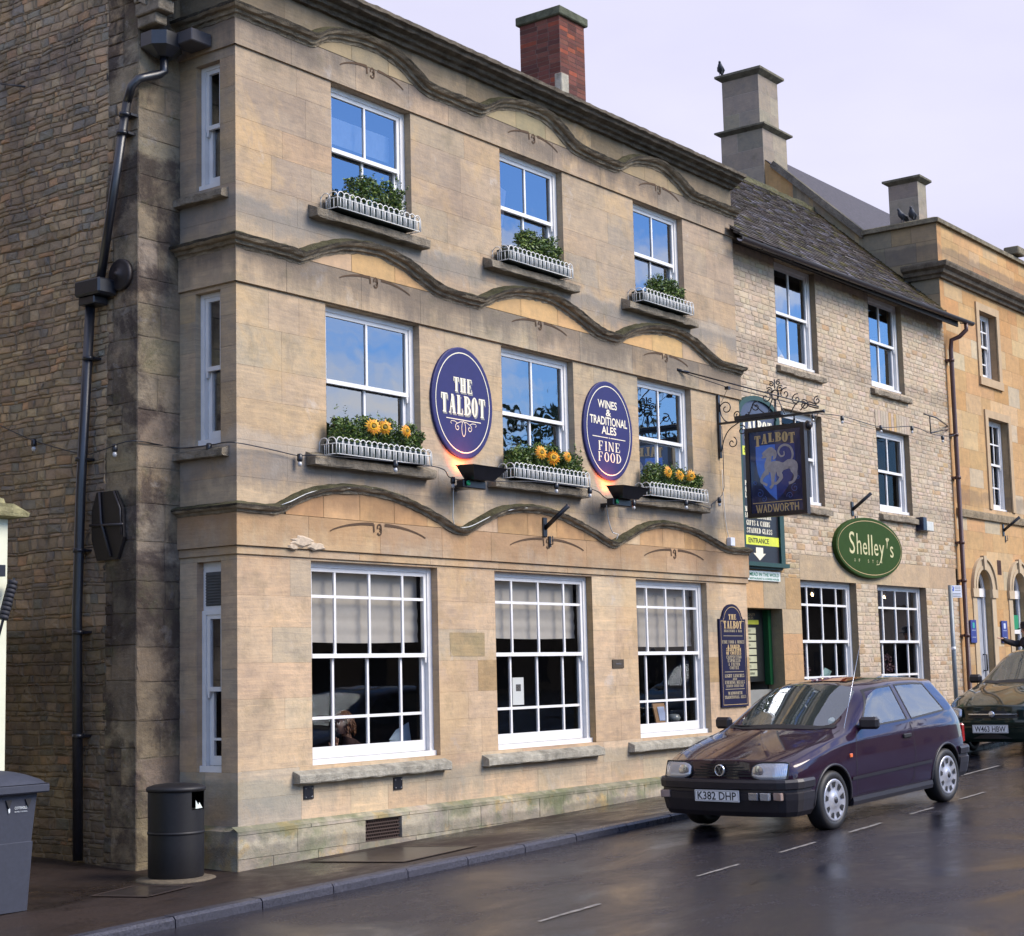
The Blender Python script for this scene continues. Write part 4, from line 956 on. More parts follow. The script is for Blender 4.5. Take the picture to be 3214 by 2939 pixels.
for (x0, x1, z0, z1) in ((20.22, 21.30, 4.64, 6.44), (23.3, 24.35, 4.64, 6.44), (20.06, 20.98, 7.22, 8.55), (23.2, 24.2, 7.22, 8.55)):
    e = .15; b = MB()
    fr = frame((0, YB, 0), X_, Y_)
    b.prism([(x0-e, z0-.0), (x0, z0), (x0, z1), (x0-e, z1)], fr, -.01, .03); b.prism([(x1, z0), (x1+e, z0), (x1+e, z1), (x1, z1)], fr, -.01, .03); b.prism([(x0-e, z1), (x1+e, z1), (x1+e, z1+e), (x0-e, z1+e)], fr, -.01, .03)
    if z0 > 7: b.prism([(x0-e, z0-.16), (x1+e, z0-.16), (x1+e, z0), (x0-e, z0)], fr, -.01, .05)
    b.build('window_surround', surm, off_)
for x0, x1, z0, z1 in wins: window(off_, (0, YB, 0), X_, Y_, x0+OX, x1+OX, z0, z1, (z0+z1)/2+.03, 3, [(z0+z1)/2+.03+(z1-(z0+z1)/2)*.46], [z0+(z1-z0)*.27], dep=.14, bar=.028, glassm=glg)
# arches: moulded surrounds, imposts, keystone, door and windows
for k, (a, c, z0, zs) in enumerate(ARC):
    cxx, r_ = (a+c)/2, (c-a)/2; b = MB()
    for ro, ri, d in ((r_+.20, r_+.02, .03), (r_+.235, r_+.20, .06), (r_+.07, r_, .045)):
        P = [(cxx+ro*math.cos(rad(q)), zs+ro*math.sin(rad(q))) for q in range(0, 181, 6)]; Q = [(cxx+ri*math.cos(rad(q)), zs+ri*math.sin(rad(q))) for q in range(0, 181, 6)]
        fr = frame((0, YB, 0), X_, Y_); n = len(P)
        b.add([fr(*p, d) for p in P]+[fr(*p, d) for p in Q]+[fr(*p, -.01) for p in P]+[fr(*p, -.01) for p in Q], [[i, i+1, n+i+1, n+i] for i in range(n-1)]+[[i, i+1, 2*n+i+1, 2*n+i] for i in range(n-1)]+[[n+i, n+i+1, 3*n+i+1, 3*n+i] for i in range(n-1)])
    b.prism([(cxx-.05, zs+r_-.01), (cxx+.05, zs+r_-.01), (cxx+.075, zs+r_+.26), (cxx-.075, zs+r_+.26)], fr, -.01, .075)
    for q in (a-.22, c): b.prism([(q-.02, zs-.16), (q+.24, zs-.16), (q+.26, zs), (q-.04, zs)], fr, -.01, .05); b.prism([(q, .3), (q+.2, .3), (q+.2, zs-.165), (q, zs-.165)], fr, -.01, .02)
    b.build('arch_surround', plain('arch_stone', (.46, .35, .22), .85, scale=4), off_)
    b = MB(); fr = frame((0, YB+.12, 0), X_, Y_)
    P = [(cxx+r_*math.cos(rad(q)), zs+r_*math.sin(rad(q))) for q in range(0, 181, 9)]; Q = [(cxx+(r_-.09)*math.cos(rad(q)), zs+(r_-.09)*math.sin(rad(q))) for q in range(0, 181, 9)]; n = len(P)
    b.add([fr(*p, 0) for p in P]+[fr(*p, 0) for p in Q]+[fr(*p, -.04) for p in Q], [[i, i+1, n+i+1, n+i] for i in range(n-1)]+[[n+i, n+i+1, 2*n+i+1, 2*n+i] for i in range(n-1)])
    b.prism([(a, zs-.14), (c, zs-.14), (c, zs+.02), (a, zs+.02)], fr, -.04, .012)
    for q in (a, c-.09): b.prism([(q, z0), (q+.09, z0), (q+.09, zs-.141), (q, zs-.141)], fr, -.04, 0)
    if k: b.prism([(a+.09, 2.25), (c-.09, 2.25), (c-.09, 2.33), (a+.09, 2.33)], fr, -.03, .0)
    if k: b.prism([(a, z0), (c, z0), (c, z0+.1), (a, z0+.1)], fr, -.03, .02)
    wn = b.build('door_frame' if k == 0 else 'window', white, off_)
    g_ = MB(); g_.add([fr(a+.05, zs, -.03), fr(c-.05, zs, -.03)]+[fr(*q, -.03) for q in Q], [list(range(2+n))]); 
    if k: g_.add([fr(a+.05, z0, -.03), fr(c-.05, z0, -.03), fr(c-.05, zs, -.03), fr(a+.05, zs, -.03)], [[0, 1, 2, 3]])
    g_.build('glass_pane', glg, wn)
    if k == 0:
        b = MB(); b.prism([(a+.092, .5), (c-.092, .5), (c-.092, 2.93), (a+.092, 2.93)], fr, -.09, -.045); b.build('door', plain('grey_blue_door', (.36, .38, .42), .45), off_)
        b = MB(); b.prism([(a+.1, .55), (c-.25, .55), (c-.25, 1.25), (a+.1, 1.25)], fr, -.045, -.035); b.build('kick_plate', plain('dull_steel', (.10, .08, .08), .4), off_)
        b = MB(); b.tube([fr(c-.16, 1.55, -.04), fr(c-.16, 1.55, .03), fr(c-.16, 1.85, .03), fr(c-.16, 1.85, -.04)], .014, 6); b.build('door_handle', black, off_)
    if k == 1:
        b = MB(); b.prism([(a+.1, 2.34), (c-.1, 2.34), (c-.1, 2.62), (a+.1, 2.62)], fr, -.025, -.015); b.build('window_sticker', plain('green_poster', (.03, .28, .14), .4), off_)
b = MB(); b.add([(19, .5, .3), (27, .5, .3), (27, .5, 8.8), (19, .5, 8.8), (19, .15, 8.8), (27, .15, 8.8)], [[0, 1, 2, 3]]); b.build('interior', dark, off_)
# air brick grille
b = MB(); fr = frame((0, YB, 0), X_, Y_); b.prism([(20.30, 3.38), (20.50, 3.38), (20.50, 3.66), (20.30, 3.66)], fr, -.01, .006)
for i in range(5): b.prism([(20.315+i*.037, 3.39), (20.33+i*.037, 3.39), (20.33+i*.037, 3.65), (20.315+i*.037, 3.65)], fr, .006, .012)
tag(b.build('air_brick', terr, loc=(20.4, YB, 3.38)), 'small dark vent grille above and between the two arches', 'vent')
# roof of the ochre building with gable coping, tall and small chimneys
b = MB(); b.add([(18.26, .45, 8.80), (27, .45, 8.80), (27, 4.15, 12.33), (18.26, 4.15, 12.33), (27, 8.5, 9), (18.26, 8.5, 9)], [[0, 1, 2, 3], [3, 2, 4, 5]]); b.build('roof', plain('blue_slate', (.045, .038, .045), .75, scale=14, var=.5), off_)
b = MB()
path = [((18.2, 1.60, 9.93), (1, 0, 0), (0, -.69, .72)), ((18.2, 3.5, 11.74), (1, 0, 0), (0, -.69, .72))]
b.sweep(path, [(-.07, -.06), (.30, -.06), (.30, .05), (-.07, .07)]); b.build('gable_coping', moulding('coping_stone', (.22, .19, .15), .6), off_)
def colc(s, z): return jitc(pick([(4, (.31, .265, .21)), (2, (.28, .24, .195)), (2, (.34, .29, .225))]), .06)
def stack(x0, x1, y0, y1, z0, z1, mb_):
    for O_, U_, N_, L_ in (((x0, y0, 0), (1, 0, 0), (0, -1, 0), x1-x0), ((x0, y0, 0), (0, 1, 0), (-1, 0, 0), y1-y0), ((x1, y0, 0), (0, 1, 0), (1, 0, 0), y1-y0), ((x0, y1, 0), (1, 0, 0), (0, 1, 0), x1-x0)):
        masonry(mb_, frame(O_, U_, N_), 0, L_, z0, z1, (), h=.36, hj=.05, ln=(.4, .75), joint=.012, depth=.003, colf=colc, mortar=(.36, .33, .28))
capm = moulding('mossy_cap_stone', (.20, .18, .13), .8)
def caps(b_, x0, x1, y0, y1, z, p, h_):
    ps = [(x0-p, y0-p), (x1+p, y0-p), (x1+p, y1+p), (x0-p, y1+p)]; q = [(x0, y0), (x1, y0), (x1, y1), (x0, y1)]
    vs = [(*a, z) for a in q]+[(*a, z+h_*.5) for a in ps]+[(*a, z+h_*.8) for a in ps]+[(*a, z+h_) for a in q]
    b_.add(vs, [[i+4*k, (i+1) % 4+4*k, (i+1) % 4+4*k+4, i+4*k+4] for k in range(3) for i in range(4)]+[[12, 13, 14, 15], [0, 1, 2, 3]])
mb = MB(); stack(18.2, 19.24, 3.70, 4.66, 10.6, 12.56, mb); stack(18.22, 19.05, 3.76, 4.60, 12.6, 13.72, mb); tc_ = mb.build('chimney', S_grey, off_)
b = MB(); caps(b, 18.2, 19.24, 3.70, 4.66, 12.54, .10, .12); b.build('chimney_ledge', capm, tc_); b = MB(); caps(b, 18.22, 19.05, 3.76, 4.60, 13.70, .11, .16); b.build('chimney_cap', capm, tc_)
mb = MB(); stack(18.55, 18.95, .62, 1.22, 10.0, 10.92, mb); tc_ = mb.build('chimney', S_grey, off_)
b = MB(); caps(b, 18.55, 18.95, .62, 1.22, 10.9, .09, .13); b.build('chimney_cap', capm, tc_)

# birds
birdm = plain('slate_grey_feathers', (.045, .05, .065), .6)
def bird(loc, rz, label):
    t = thing('pigeon', loc, label, 'bird', 'birds perched on the chimneys'); x, y, z = loc; ca, sa = math.cos(rz), math.sin(rz)
    L = lambda a, b_, c: V((x+a*ca-b_*sa, y+a*sa+b_*ca, z+c))
    b_ = MB(); b_.tube([L(-.17, 0, .05), L(-.10, 0, .075), L(-.03, 0, .11), L(.04, 0, .16), L(.075, 0, .205), L(.085, 0, .235), L(.10, 0, .25), L(.125, 0, .25), L(.135, 0, .25)], [.008, .03, .055, .06, .042, .026, .027, .02, .004], 10)
    for s_ in (-1, 1): b_.tube([L(.01, s_*.025, .08), L(.015, s_*.025, 0)], .006, 5); b_.tube([L(.05, s_*.045, .16), L(-.05, s_*.055, .12), L(-.15, s_*.02, .07)], [.02, .028, .006], 6)
    b_.build('body', birdm, t); b_ = MB(); b_.tube([L(.134, 0, .25), L(.155, 0, .243)], [.006, .002], 5); b_.build('beak', plain('beak', (.1, .08, .07), .5), t)
bird((18.2, 4.6, 13.86), rad(200), 'dark bird perched on the far corner of the tallest stone chimney')
bird((18.32, .86, 10.07), rad(160), 'hunched dark pigeon at the foot of the small square chimney, left one')
bird((18.32, .66, 10.07), rad(190), 'hunched dark pigeon at the foot of the small square chimney, right one')
# ------------------------------------------------------------------ CARS
def carpaint(name, c):
    s = M(name); s.base(c); s.rough(.32); s.b.inputs['Metallic'].default_value = .15
    s.b.inputs['Coat Weight'].default_value = 1; s.b.inputs['Coat Roughness'].default_value = .02
    v = s.coord(); n_ = s.noise(v, 160, 2, .5); s.rough(s.ramp(n_, .6, .8, .30, .55))
    # rain beads and road film
    s.b.inputs['Specular IOR Level'].default_value = .1
    s.bump(s.ramp(s.noise(v, 95, 2, .5), .62, .72), .12, .002)
    return s.m
plum = carpaint('plum_car_paint', (.020, .006, .019)); dgrn = carpaint('dark_green_car_paint', (.005, .016, .012))
carglass = glass('car_glass', (.72, .86, .82), refl=.12, amount=1.1, haze=.05)
sideglass = glass('car_side_glass', (.62, .74, .74), refl=.13, amount=1.1, haze=.02)
rubber = plain('black_rubber', (.012, .011, .012), .6); trim = plain('black_plastic_trim', (.020, .017, .021), .42)
tyre = plain('tyre_rubber', (.014, .013, .014), .55); alloy = plain('silver_wheel_trim', (.46, .46, .50), .34, metal=.55, var=.06)
chrome = plain('chrome', (.65, .66, .7), .15, metal=.9, var=.05)
lensm = M('clear_headlamp'); lensm.base((.46, .48, .52)); lensm.rough(.08); lensm.b.inputs['Metallic'].default_value = .55; lensm.b.inputs['Coat Weight'].default_value = 1
_w = lensm.n('ShaderNodeTexWave'); _w.inputs['Scale'].default_value = 22; _w.wave_type = 'BANDS'; _w.bands_direction = 'Y'; lensm.l(lensm.coord(), _w.inputs[0]); lensm.bump(_w.outputs['Fac'], .35, .004); lensm = lensm.m
ambl = plain('clear_indicator', (.34, .24, .20), .15, coat=1); ambo = plain('orange_repeater', (.85, .17, .04), .2, coat=1)
platem = plain('white_number_plate', (.80, .80, .80), .35, var=.04); inkm = plain('black_plate_ink', (.01, .01, .01), .5)
seatm = plain('dark_seat_cloth', (.03, .028, .032), .9)
redl = plain('red_lamp', (.35, .01, .01), .15, coat=1)

def cage(cols, front, rear, spec):
    """cols: list of 10-row lists of (x,y,z), nose first. front/rear: rows 0..4 -> 4 points for y-columns 6..9. spec(i,j)->material index."""
    import bmesh
    bm = bmesh.new(); V_ = {}
    def vt(p):
        k = (round(p[0], 4), round(p[1], 4), round(p[2], 4))
        if k not in V_: V_[k] = bm.verts.new(k)
        return V_[k]
    cr = bm.edges.layers.float.new('crease_edge')
    def face(ps, mi):
        vs = []
        for p in ps:
            v_ = vt(p)
            if v_ not in vs: vs.append(v_)
        if len(vs) < 3: return
        try: f = bm.faces.new(vs); f.material_index = mi; f.smooth = True
        except ValueError: pass
    mir = lambda p: (p[0], -p[1], p[2])
    NR = 10
    for i in range(len(cols)-1):
        for j in range(NR-1):
            q = [cols[i][j], cols[i+1][j], cols[i+1][j+1], cols[i][j+1]]; face(q, spec(i, j)); face([mir(p) for p in q][::-1], spec(i, j))
    for capn, c0, G in ((0, cols[0], front), (1, cols[-1], rear)):
        rows = [[c0[r_]]+list(G[r_]) for r_ in range(5)]+[[c0[5], c0[6], c0[7], c0[8], c0[9]]]
        for a in range(5):
            for b_ in range(4):
                q = [rows[a][b_], rows[a][b_+1], rows[a+1][b_+1], rows[a+1][b_]]; face(q, 0); face([mir(p) for p in q][::-1], 0)
    # floor
    L_ = [c[0] for c in cols]; fl = [list(front[0])]+[None]
    ring_ = [cols[i][0] for i in range(len(cols))]+list(rear[0])+[mir(p) for p in list(rear[0])[:-1][::-1]]+[mir(cols[i][0]) for i in range(len(cols)-1, -1, -1)]+[mir(p) for p in list(front[0])[:-1]]+[front[0][-1]]+list(front[0])[:-1][::-1]
    vs = []
    for p in ring_:
        v_ = vt(p)
        if v_ not in vs: vs.append(v_)
    f = bm.faces.new(vs); f.material_index = 0
    bmesh.ops.recalc_face_normals(bm, faces=bm.faces)
    for e in bm.edges:
        mis = {f.material_index for f in e.link_faces}
        if len(mis) > 1: e[cr] = .85
        if len(e.link_faces) == 2 and f in e.link_faces: e[cr] = .8
    return bm, cr

def crease_rows(bm, cr, rows, val):
    S = [{(round(p[0], 4), round(abs(p[1]), 4), round(p[2], 4)) for p in r_} for r_ in rows]
    for e in bm.edges:
        a, b_ = [(round(v.co.x, 4), round(abs(v.co.y), 4), round(v.co.z, 4)) for v in e.verts]
        for s_ in S:
            if a in s_ and b_ in s_ and a != b_: e[cr] = max(e[cr], val)

def wheel(par, x, y, side, r_, slots=9, name='wheel'):
    c = (x, y, r_); sg = side; w_ = .095
    b = MB(); b.lathe([(r_-.095, -w_*.6), (r_-.088, -w_*.98), (r_-.03, -w_), (r_-.006, -w_*.8), (r_, -w_*.5), (r_, w_*.5), (r_-.006, w_*.8), (r_-.03, w_), (r_-.088, w_*.98), (r_-.095, w_*.6)], c, 'y', 40, close=False)
    o = b.build(name, tyre, par)
    for ty in (-.055, -.02, .02, .055):
        pass
    b = MB(); o_ = y+sg*w_
    R_ = r_-.088
    h = lambda d: o_-y+sg*d if False else sg*(w_+d)
    b.lathe([(R_+.006, h(-.02)), (R_+.006, h(-.002)), (R_-.012, h(.004)), (R_-.03, h(-.006)), (R_*.45, h(-.012)), (R_*.33, h(.008)), (.03, h(.012)), (.0005, h(.012))], c, 'y', 40)
    b.build('rim', alloy, o)
    b = MB()
    for k in range(slots):
        a = 2*math.pi*k/slots+.2; da = .17
        q = [(R_-.022, a-da), (R_-.022, a+da), (R_*.62, a+da*.75), (R_*.62, a-da*.75)]
        b.add([(c[0]+p*math.cos(t), y+h(.0015), c[2]+p*math.sin(t)) for p, t in q], [[0, 1, 2, 3]])
    b.build('rim_slots', rubber, o)
    b = MB(); b.lathe([(.032, h(.012)), (.030, h(.018)), (.0005, h(.019))], c, 'y', 14); b.build('hub_cap', trim, o)
    return o

def make_car(name, loc, rz, pitch, label, cols, front, rear, spec, paintm, arches, creases, glassmats, group=None):
    t = thing(name, loc, label, 'car', group, rot=None, local=True)
    t.rotation_mode = 'XYZ'
    # car axes: +x forward; world forward = rotated by rz; pitch raises the tail
    t.matrix_world = Matrix.Translation(loc) @ Matrix.Rotation(rz, 4, 'Z') @ Matrix.Rotation(pitch, 4, 'Y')
    import bmesh
    bm, cr = cage(cols, front, rear, spec); crease_rows(bm, cr, creases, .55)
    me = bpy.data.meshes.new('cage'); bm.to_mesh(me); bm.free()
    for _ in range(5): me.materials.append(paintm)
    o = bpy.data.objects.new('cage', me); COL.objects.link(o)
    sm = o.modifiers.new('s', 'SUBSURF'); sm.levels = 3; sm.render_levels = 3
    cut = MB()
    for x, r_ in arches:
        for sg in (-1, 1): cut.lathe([(r_, sg*.50), (r_, sg*1.2)], (x, 0, .29), 'y', 48)
    co = cut.build('cut', rubber)
    bo = o.modifiers.new('b', 'BOOLEAN'); bo.operation = 'DIFFERENCE'; bo.object = co; bo.solver = 'EXACT'
    dg = bpy.context.evaluated_depsgraph_get(); dg.update(); ev = o.evaluated_get(dg); em = bpy.data.meshes.new_from_object(ev)
    bpy.data.objects.remove(o); bpy.data.objects.remove(co)
    vs = [v.co.copy() for v in em.vertices]; polys = [(list(p.vertices), p.material_index, p.normal.copy(), p.center.copy()) for p in em.polygons]
    bvh = BVHTree.FromPolygons(vs, [p[0] for p in polys])
    def arch_face(p):
        c = p[3]
        return any(abs(math.hypot(c.x-x, c.z-.29)-r_) < .012 or (math.hypot(c.x-x, c.z-.29) < r_+.002 and abs(c.y) < .51) for x, r_ in arches)
    groups = {}
    for p in polys: groups.setdefault(9 if arch_face(p) else p[1], []).append(p)
    body = None
    for mi in sorted(groups):
        nm, mt = {0: ('body', paintm), 1: ('windscreen', glassmats[0]), 2: ('side_window', glassmats[1]), 3: ('rear_window', glassmats[1]), 4: ('trim', trim), 9: ('wheel_arch', rubber)}[mi]
        sets = [groups[mi]]
        if mi == 9:
            sets = {}
            for p in groups[mi]: sets.setdefault((p[3].y > 0, p[3].x > -1.2), []).append(p)
            sets = list(sets.values())
        if mi == 2:      # each pane a part of its own
            sets = {}
            for p in groups[mi]: sets.setdefault((p[3].y > 0, p[3].x > spec(None, 0)), []).append(p)
            sets = list(sets.values())
        for S_ in sets:
            idx = {}; b = MB(); F = []
            for p in S_:
                f = []
                for q in p[0]:
                    if q not in idx: idx[q] = len(b.v); b.v.append(tuple(vs[q]))
                    f.append(idx[q])
                F.append(f)
            b.f = F; b.c = [None]*len(F); b.mi = [0]*len(F); b.sm = [mi != 9]*len(F)
            bb = b.build(nm, mt, t, recalc=False)
    em_ = em; bpy.data.meshes.remove(em_)
    return t, bvh

def sideproj(bvh, side):
    def f(x, z, d=.002):
        h = bvh.ray_cast(V((x, side*2, z)), V((0, -side, 0)))
        return (h[0]+h[1].normalized()*0+V((0, side*d, 0))) if h[0] else V((x, side*.8, z))
    return f
def frontproj(bvh, sgn=1):
    def f(y, z, d=.002):
        h = bvh.ray_cast(V((sgn*4, y, z)), V((-sgn, 0, 0)))
        return (h[0]+V((sgn*d, 0, 0))) if h[0] else V((sgn*.7, y, z))
    return f
def projribbon(b, fn, pts, w_, d=.002, step=.03):
    P = []
    for a, c in zip(pts, pts[1:]):
        n = max(1, int(math.dist(a, c)/step)); P += [(a[0]+(c[0]-a[0])*i/n, a[1]+(c[1]-a[1])*i/n) for i in range(n)]
    P.append(pts[-1]); vs = []
    for i, p in enumerate(P):
        a = P[max(0, i-1)]; c = P[min(len(P)-1, i+1)]; dx, dz = c[0]-a[0], c[1]-a[1]; L_ = math.hypot(dx, dz) or 1
        vs += [fn(p[0]-dz/L_*w_/2, p[1]+dx/L_*w_/2, d), fn(p[0]+dz/L_*w_/2, p[1]-dx/L_*w_/2, d)]
    b.add(vs, [[2*i, 2*i+1, 2*i+3, 2*i+2] for i in range(len(P)-1)], smooth=True)
def projpatch(b, fn, x0, x1, z0, z1, d=.003, nx=8, nz=6, shape=None):
    vs = []
    for j in range(nz+1):
        for i in range(nx+1):
            u, v_ = i/nx, j/nz; x, z = x0+(x1-x0)*u, z0+(z1-z0)*v_
            if shape: x, z = shape(u, v_)
            vs.append(fn(x, z, d))
    b.add(vs, [[j*(nx+1)+i, j*(nx+1)+i+1, (j+1)*(nx+1)+i+1, (j+1)*(nx+1)+i] for j in range(nz) for i in range(nx)], smooth=True)

def golf_cols():
    z_ = lambda *a: list(a)
    side = lambda x, f=0, k=0: [(x, .76-f, .20), (x, .815-f, .29), (x, .842-f, .50), (x, .842-f, .66), (x, .825-f-k, .84)]
    C0 = [(.66, .74, .22), (.67, .765, .32), (.67, .77, .50), (.665, .765, .60), (.645, .745, .665), (.625, .715, .70), (.67, .64, .715), (.705, .5, .73), (.725, .28, .74), (.73, 0, .745)]
    C1 = [(.42, .76, .21), (.42, .81, .30), (.42, .825, .50), (.42, .82, .63), (.42, .80, .715), (.42, .755, .765), (.43, .66, .79), (.44, .5, .80), (.45, .28, .808), (.45, 0, .812)]
    C2 = side(.0)+[(0, .775, .86), (0, .67, .885), (.0, .5, .893), (.0, .28, .90), (.0, 0, .905)]
    C2[4] = (0, .82, .80)
    C3 = side(-.40)+[(-.43, .785, .925), (-.50, .70, .945), (-.46, .62, .955), (-.38, .32, .965), (-.35, 0, .968)]
    C4 = side(-.80)+[(-.68, .79, .945), (-1.13, .63, 1.315), (-1.15, .565, 1.355), (-1.12, .30, 1.378), (-1.10, 0, 1.385)]
    C5 = side(-1.66)+[(-1.69, .79, .955), (-1.66, .615, 1.345), (-1.66, .56, 1.385), (-1.66, .30, 1.415), (-1.66, 0, 1.422)]
    C6 = side(-1.78)+[(-1.79, .79, .957), (-1.75, .612, 1.346), (-1.75, .56, 1.388), (-1.75, .30, 1.418), (-1.75, 0, 1.425)]
    C7 = side(-2.50, .005)+[(-2.66, .765, .985), (-2.44, .60, 1.325), (-2.44, .55, 1.372), (-2.44, .30, 1.405), (-2.44, 0, 1.412)]
    C8 = side(-2.86, .02)+[(-2.95, .735, .985), (-2.74, .58, 1.285), (-2.80, .53, 1.325), (-2.84, .30, 1.35), (-2.85, 0, 1.357)]
    C9 = [(-3.10, .73, .24), (-3.12, .76, .33), (-3.13, .76, .52), (-3.12, .75, .66), (-3.10, .73, .82), (-3.09, .70, .93), (-3.08, .62, .955), (-3.09, .5, .965), (-3.12, .28, .97), (-3.13, 0, .972)]
    F = [[(.70, .64, .22), (.725, .5, .22), (.74, .28, .22), (.745, 0, .22)], [(.71, .64, .32), (.735, .5, .32), (.75, .28, .32), (.755, 0, .32)], [(.71, .64, .5), (.735, .5, .5), (.75, .28, .5), (.755, 0, .5)],
         [(.705, .64, .60), (.73, .5, .60), (.745, .28, .60), (.75, 0, .60)], [(.69, .64, .68), (.72, .5, .69), (.735, .28, .70), (.74, 0, .70)]]
    Rr = [[(x-.02, .62, z), (x-.04, .5, z), (x-.06, .28, z), (x-.07, 0, z)] for x, z in ((-3.10, .24), (-3.12, .33), (-3.13, .52), (-3.12, .66), (-3.11, .82))]
    return [C0, C1, C2, C3, C4, C5, C6, C7, C8, C9], F, Rr
def golf_spec(i, j):
    if i is None: return -1.72
    if i == 3 and j in (7, 8): return 1
    if i in (4, 6) and j == 5: return 2
    if i == 8 and j in (7, 8): return 3
    return 0
cols, F_, R__ = golf_cols()
cr_rows = [[c[5] for c in cols[3:9]], [c[6] for c in cols[4:9]], [c[5] for c in cols[:4]]+[cols[0][j] for j in range(5, 10)], cols[8][5:], cols[9][5:], [c[4] for c in cols], [c[1] for c in cols]]
GX, GY = 4.26, -3.27
gz = roadz(GX, GY)
hatch, bvh = make_car('hatchback_car', (GX, GY, gz), math.pi+rad(-4.0), rad(2.3), 'dark plum three-door hatchback parked nose towards us on the wet road', cols, F_, R__, golf_spec, plum, [(0, .345), (-2.475, .345)], cr_rows, (carglass, sideglass))
t = hatch
for x in (0, -2.475):
    for sg in (-1, 1): wheel(t, x, sg*.735, sg, .293)
# bumpers: wrap-around black plastic mouldings
def bumper(par, x0, xw, sgn, z0, z1, nm='bumper', top=.05, hw=.80, mt=None, bot=.0):
    b = MB(); path = []
    pts = [(xw, hw+.035), (x0*.5+xw*.5, hw+.035), (x0-sgn*.14, hw+.02), (x0-sgn*.05, hw-.05), (x0-sgn*.01, hw-.2), (x0+sgn*.02, hw-.45), (x0+sgn*.03, 0)]
    pts = pts+[(x, -y) for x, y in pts[:-1][::-1]]; P = smooth_path(pts, .06)
    for i, p in enumerate(P):
        a = P[max(0, i-1)]; c = P[min(len(P)-1, i+1)]; dx, dy = c[0]-a[0], c[1]-a[1]; L_ = math.hypot(dx, dy) or 1
        nx, ny = dy/L_, -dx/L_
        if nx*(p[0]-(-1.2))+ny*p[1] < 0: nx, ny = -nx, -ny
        path.append(((p[0], p[1], 0), (nx, ny, 0), (0, 0, 1)))
    H = z1-z0
    b.sweep(path, [(-.10, z0), (-.03, z0-.0), (.005, z0+.05), (.03, z0+H*.45), (.036, z0+H*.62), (.022, z0+H*.65), (.022, z0+H*.72), (.045, z0+H*.75), (.05, z1-.03), (.035, z1-.005), (-.08, z1)])
    for i in range(len(b.sm)): b.sm[i] = False
    return b.build(nm, mt or trim, par)
fb = bumper(t, .765, .36, 1, .20, .565, hw=.755); rb2 = bumper(t, -3.17, -2.80, -1, .24, .585, hw=.765)
fp = frontproj(bvh); sp = {s_: sideproj(bvh, s_) for s_ in (-1, 1)}
# headlamps: rounded, twin reflector
for sg in (-1, 1):
    b = MB()
    def shp(u, v_): 
        a = (u-.5)*2; yy = sg*(.355+.365*u); hgt = .083*(1-.55*max(0, -a)**4) * (1-.12*max(0, a)**6)
        return yy, .640+hgt*(v_-.5)*2
    vs = []
    nx, nz = 18, 8
    for j in range(nz+1):
        for i in range(nx+1):
            u = i/nx; v_ = j/nz; a = (u-.5)*2
            yy, zz = shp(u, v_); base = .755-.045*(max(0, abs(yy)-.3)/.45)**2-.10*max(0, abs(yy)-.62)/.12*.5
            bul = .022*math.sqrt(max(0, (1-(2*v_-1)**2)*(1-abs(a)**6)))
            vs.append((base-(zz-.64)*.35+bul-.012, yy, zz))
    b.add(vs, [[j*(nx+1)+i, j*(nx+1)+i+1, (j+1)*(nx+1)+i+1, (j+1)*(nx+1)+i] for j in range(nz) for i in range(nx)], smooth=True)
    hl_ = b.build('headlamp', lensm, t)
    b = MB(); rim = [vs[i] for i in range(nx+1)]+[vs[j*(nx+1)+nx] for j in range(1, nz+1)]+[vs[nz*(nx+1)+i] for i in range(nx-1, -1, -1)]+[vs[j*(nx+1)] for j in range(nz-1, 0, -1)]
    b.tube(rim, .009, 5, closed=True); b.build('surround', rubber, hl_)
    b = MB(); cc = V((.748, sg*.44, .64)); b.add([cc+V((.018 if k else .022, .058*math.cos(a_)*k, .058*math.sin(a_)*k)) for k in (1,) for a_ in [2*math.pi*i/20 for i in range(20)]]+[cc+V((.028, 0, 0))], [[i, (i+1) % 20, 20] for i in range(20)], smooth=True); b.build('reflector', chrome, hl_)
# grille with slats, badge
b = MB()
for k in range(5):
    z = .595+k*.026; b.sweep([((.755-.03*(abs(y_)/.4)**2-(z-.6)*.25, y_, z), (1, 0, 0), (0, 0, 1)) for y_ in [-.385+.077*i for i in range(11)]], [(-.03, -.009), (.012, -.009), (.012, .006), (-.03, .009)])
b.sweep([((.728-.03*(abs(y_)/.4)**2, y_, .645), (1, 0, 0), (0, 0, 1)) for y_ in [-.39+.078*i for i in range(11)]], [(0, -.075), (.008, -.075), (-.005, .068), (-.02, .068)])
b.build('grille', rubber, t)
b = MB(); cxx = (.777, 0, .645); b.lathe([(.060, -.012), (.060, .0), (.054, .006), (.048, .006), (.047, .0)], cxx, 'x', 28, close=False)
frb = frame((.776, 0, .645), (0, 1, 0), (1, 0, 0))
ribbon(b, [(-.024, .043), (0, .006), (.024, .043)], .011, frb, .003); ribbon(b, [(-.046, .012), (-.022, -.043), (0, .004), (.022, -.043), (.046, .012)], .011, frb, .0034)
bd = b.build('badge', chrome, t)
b = MB(); b.add([frb(.048*math.cos(2*math.pi*i/24), .048*math.sin(2*math.pi*i/24), .0005) for i in range(24)], [list(range(24))]); b.build('badge_back', rubber, bd)
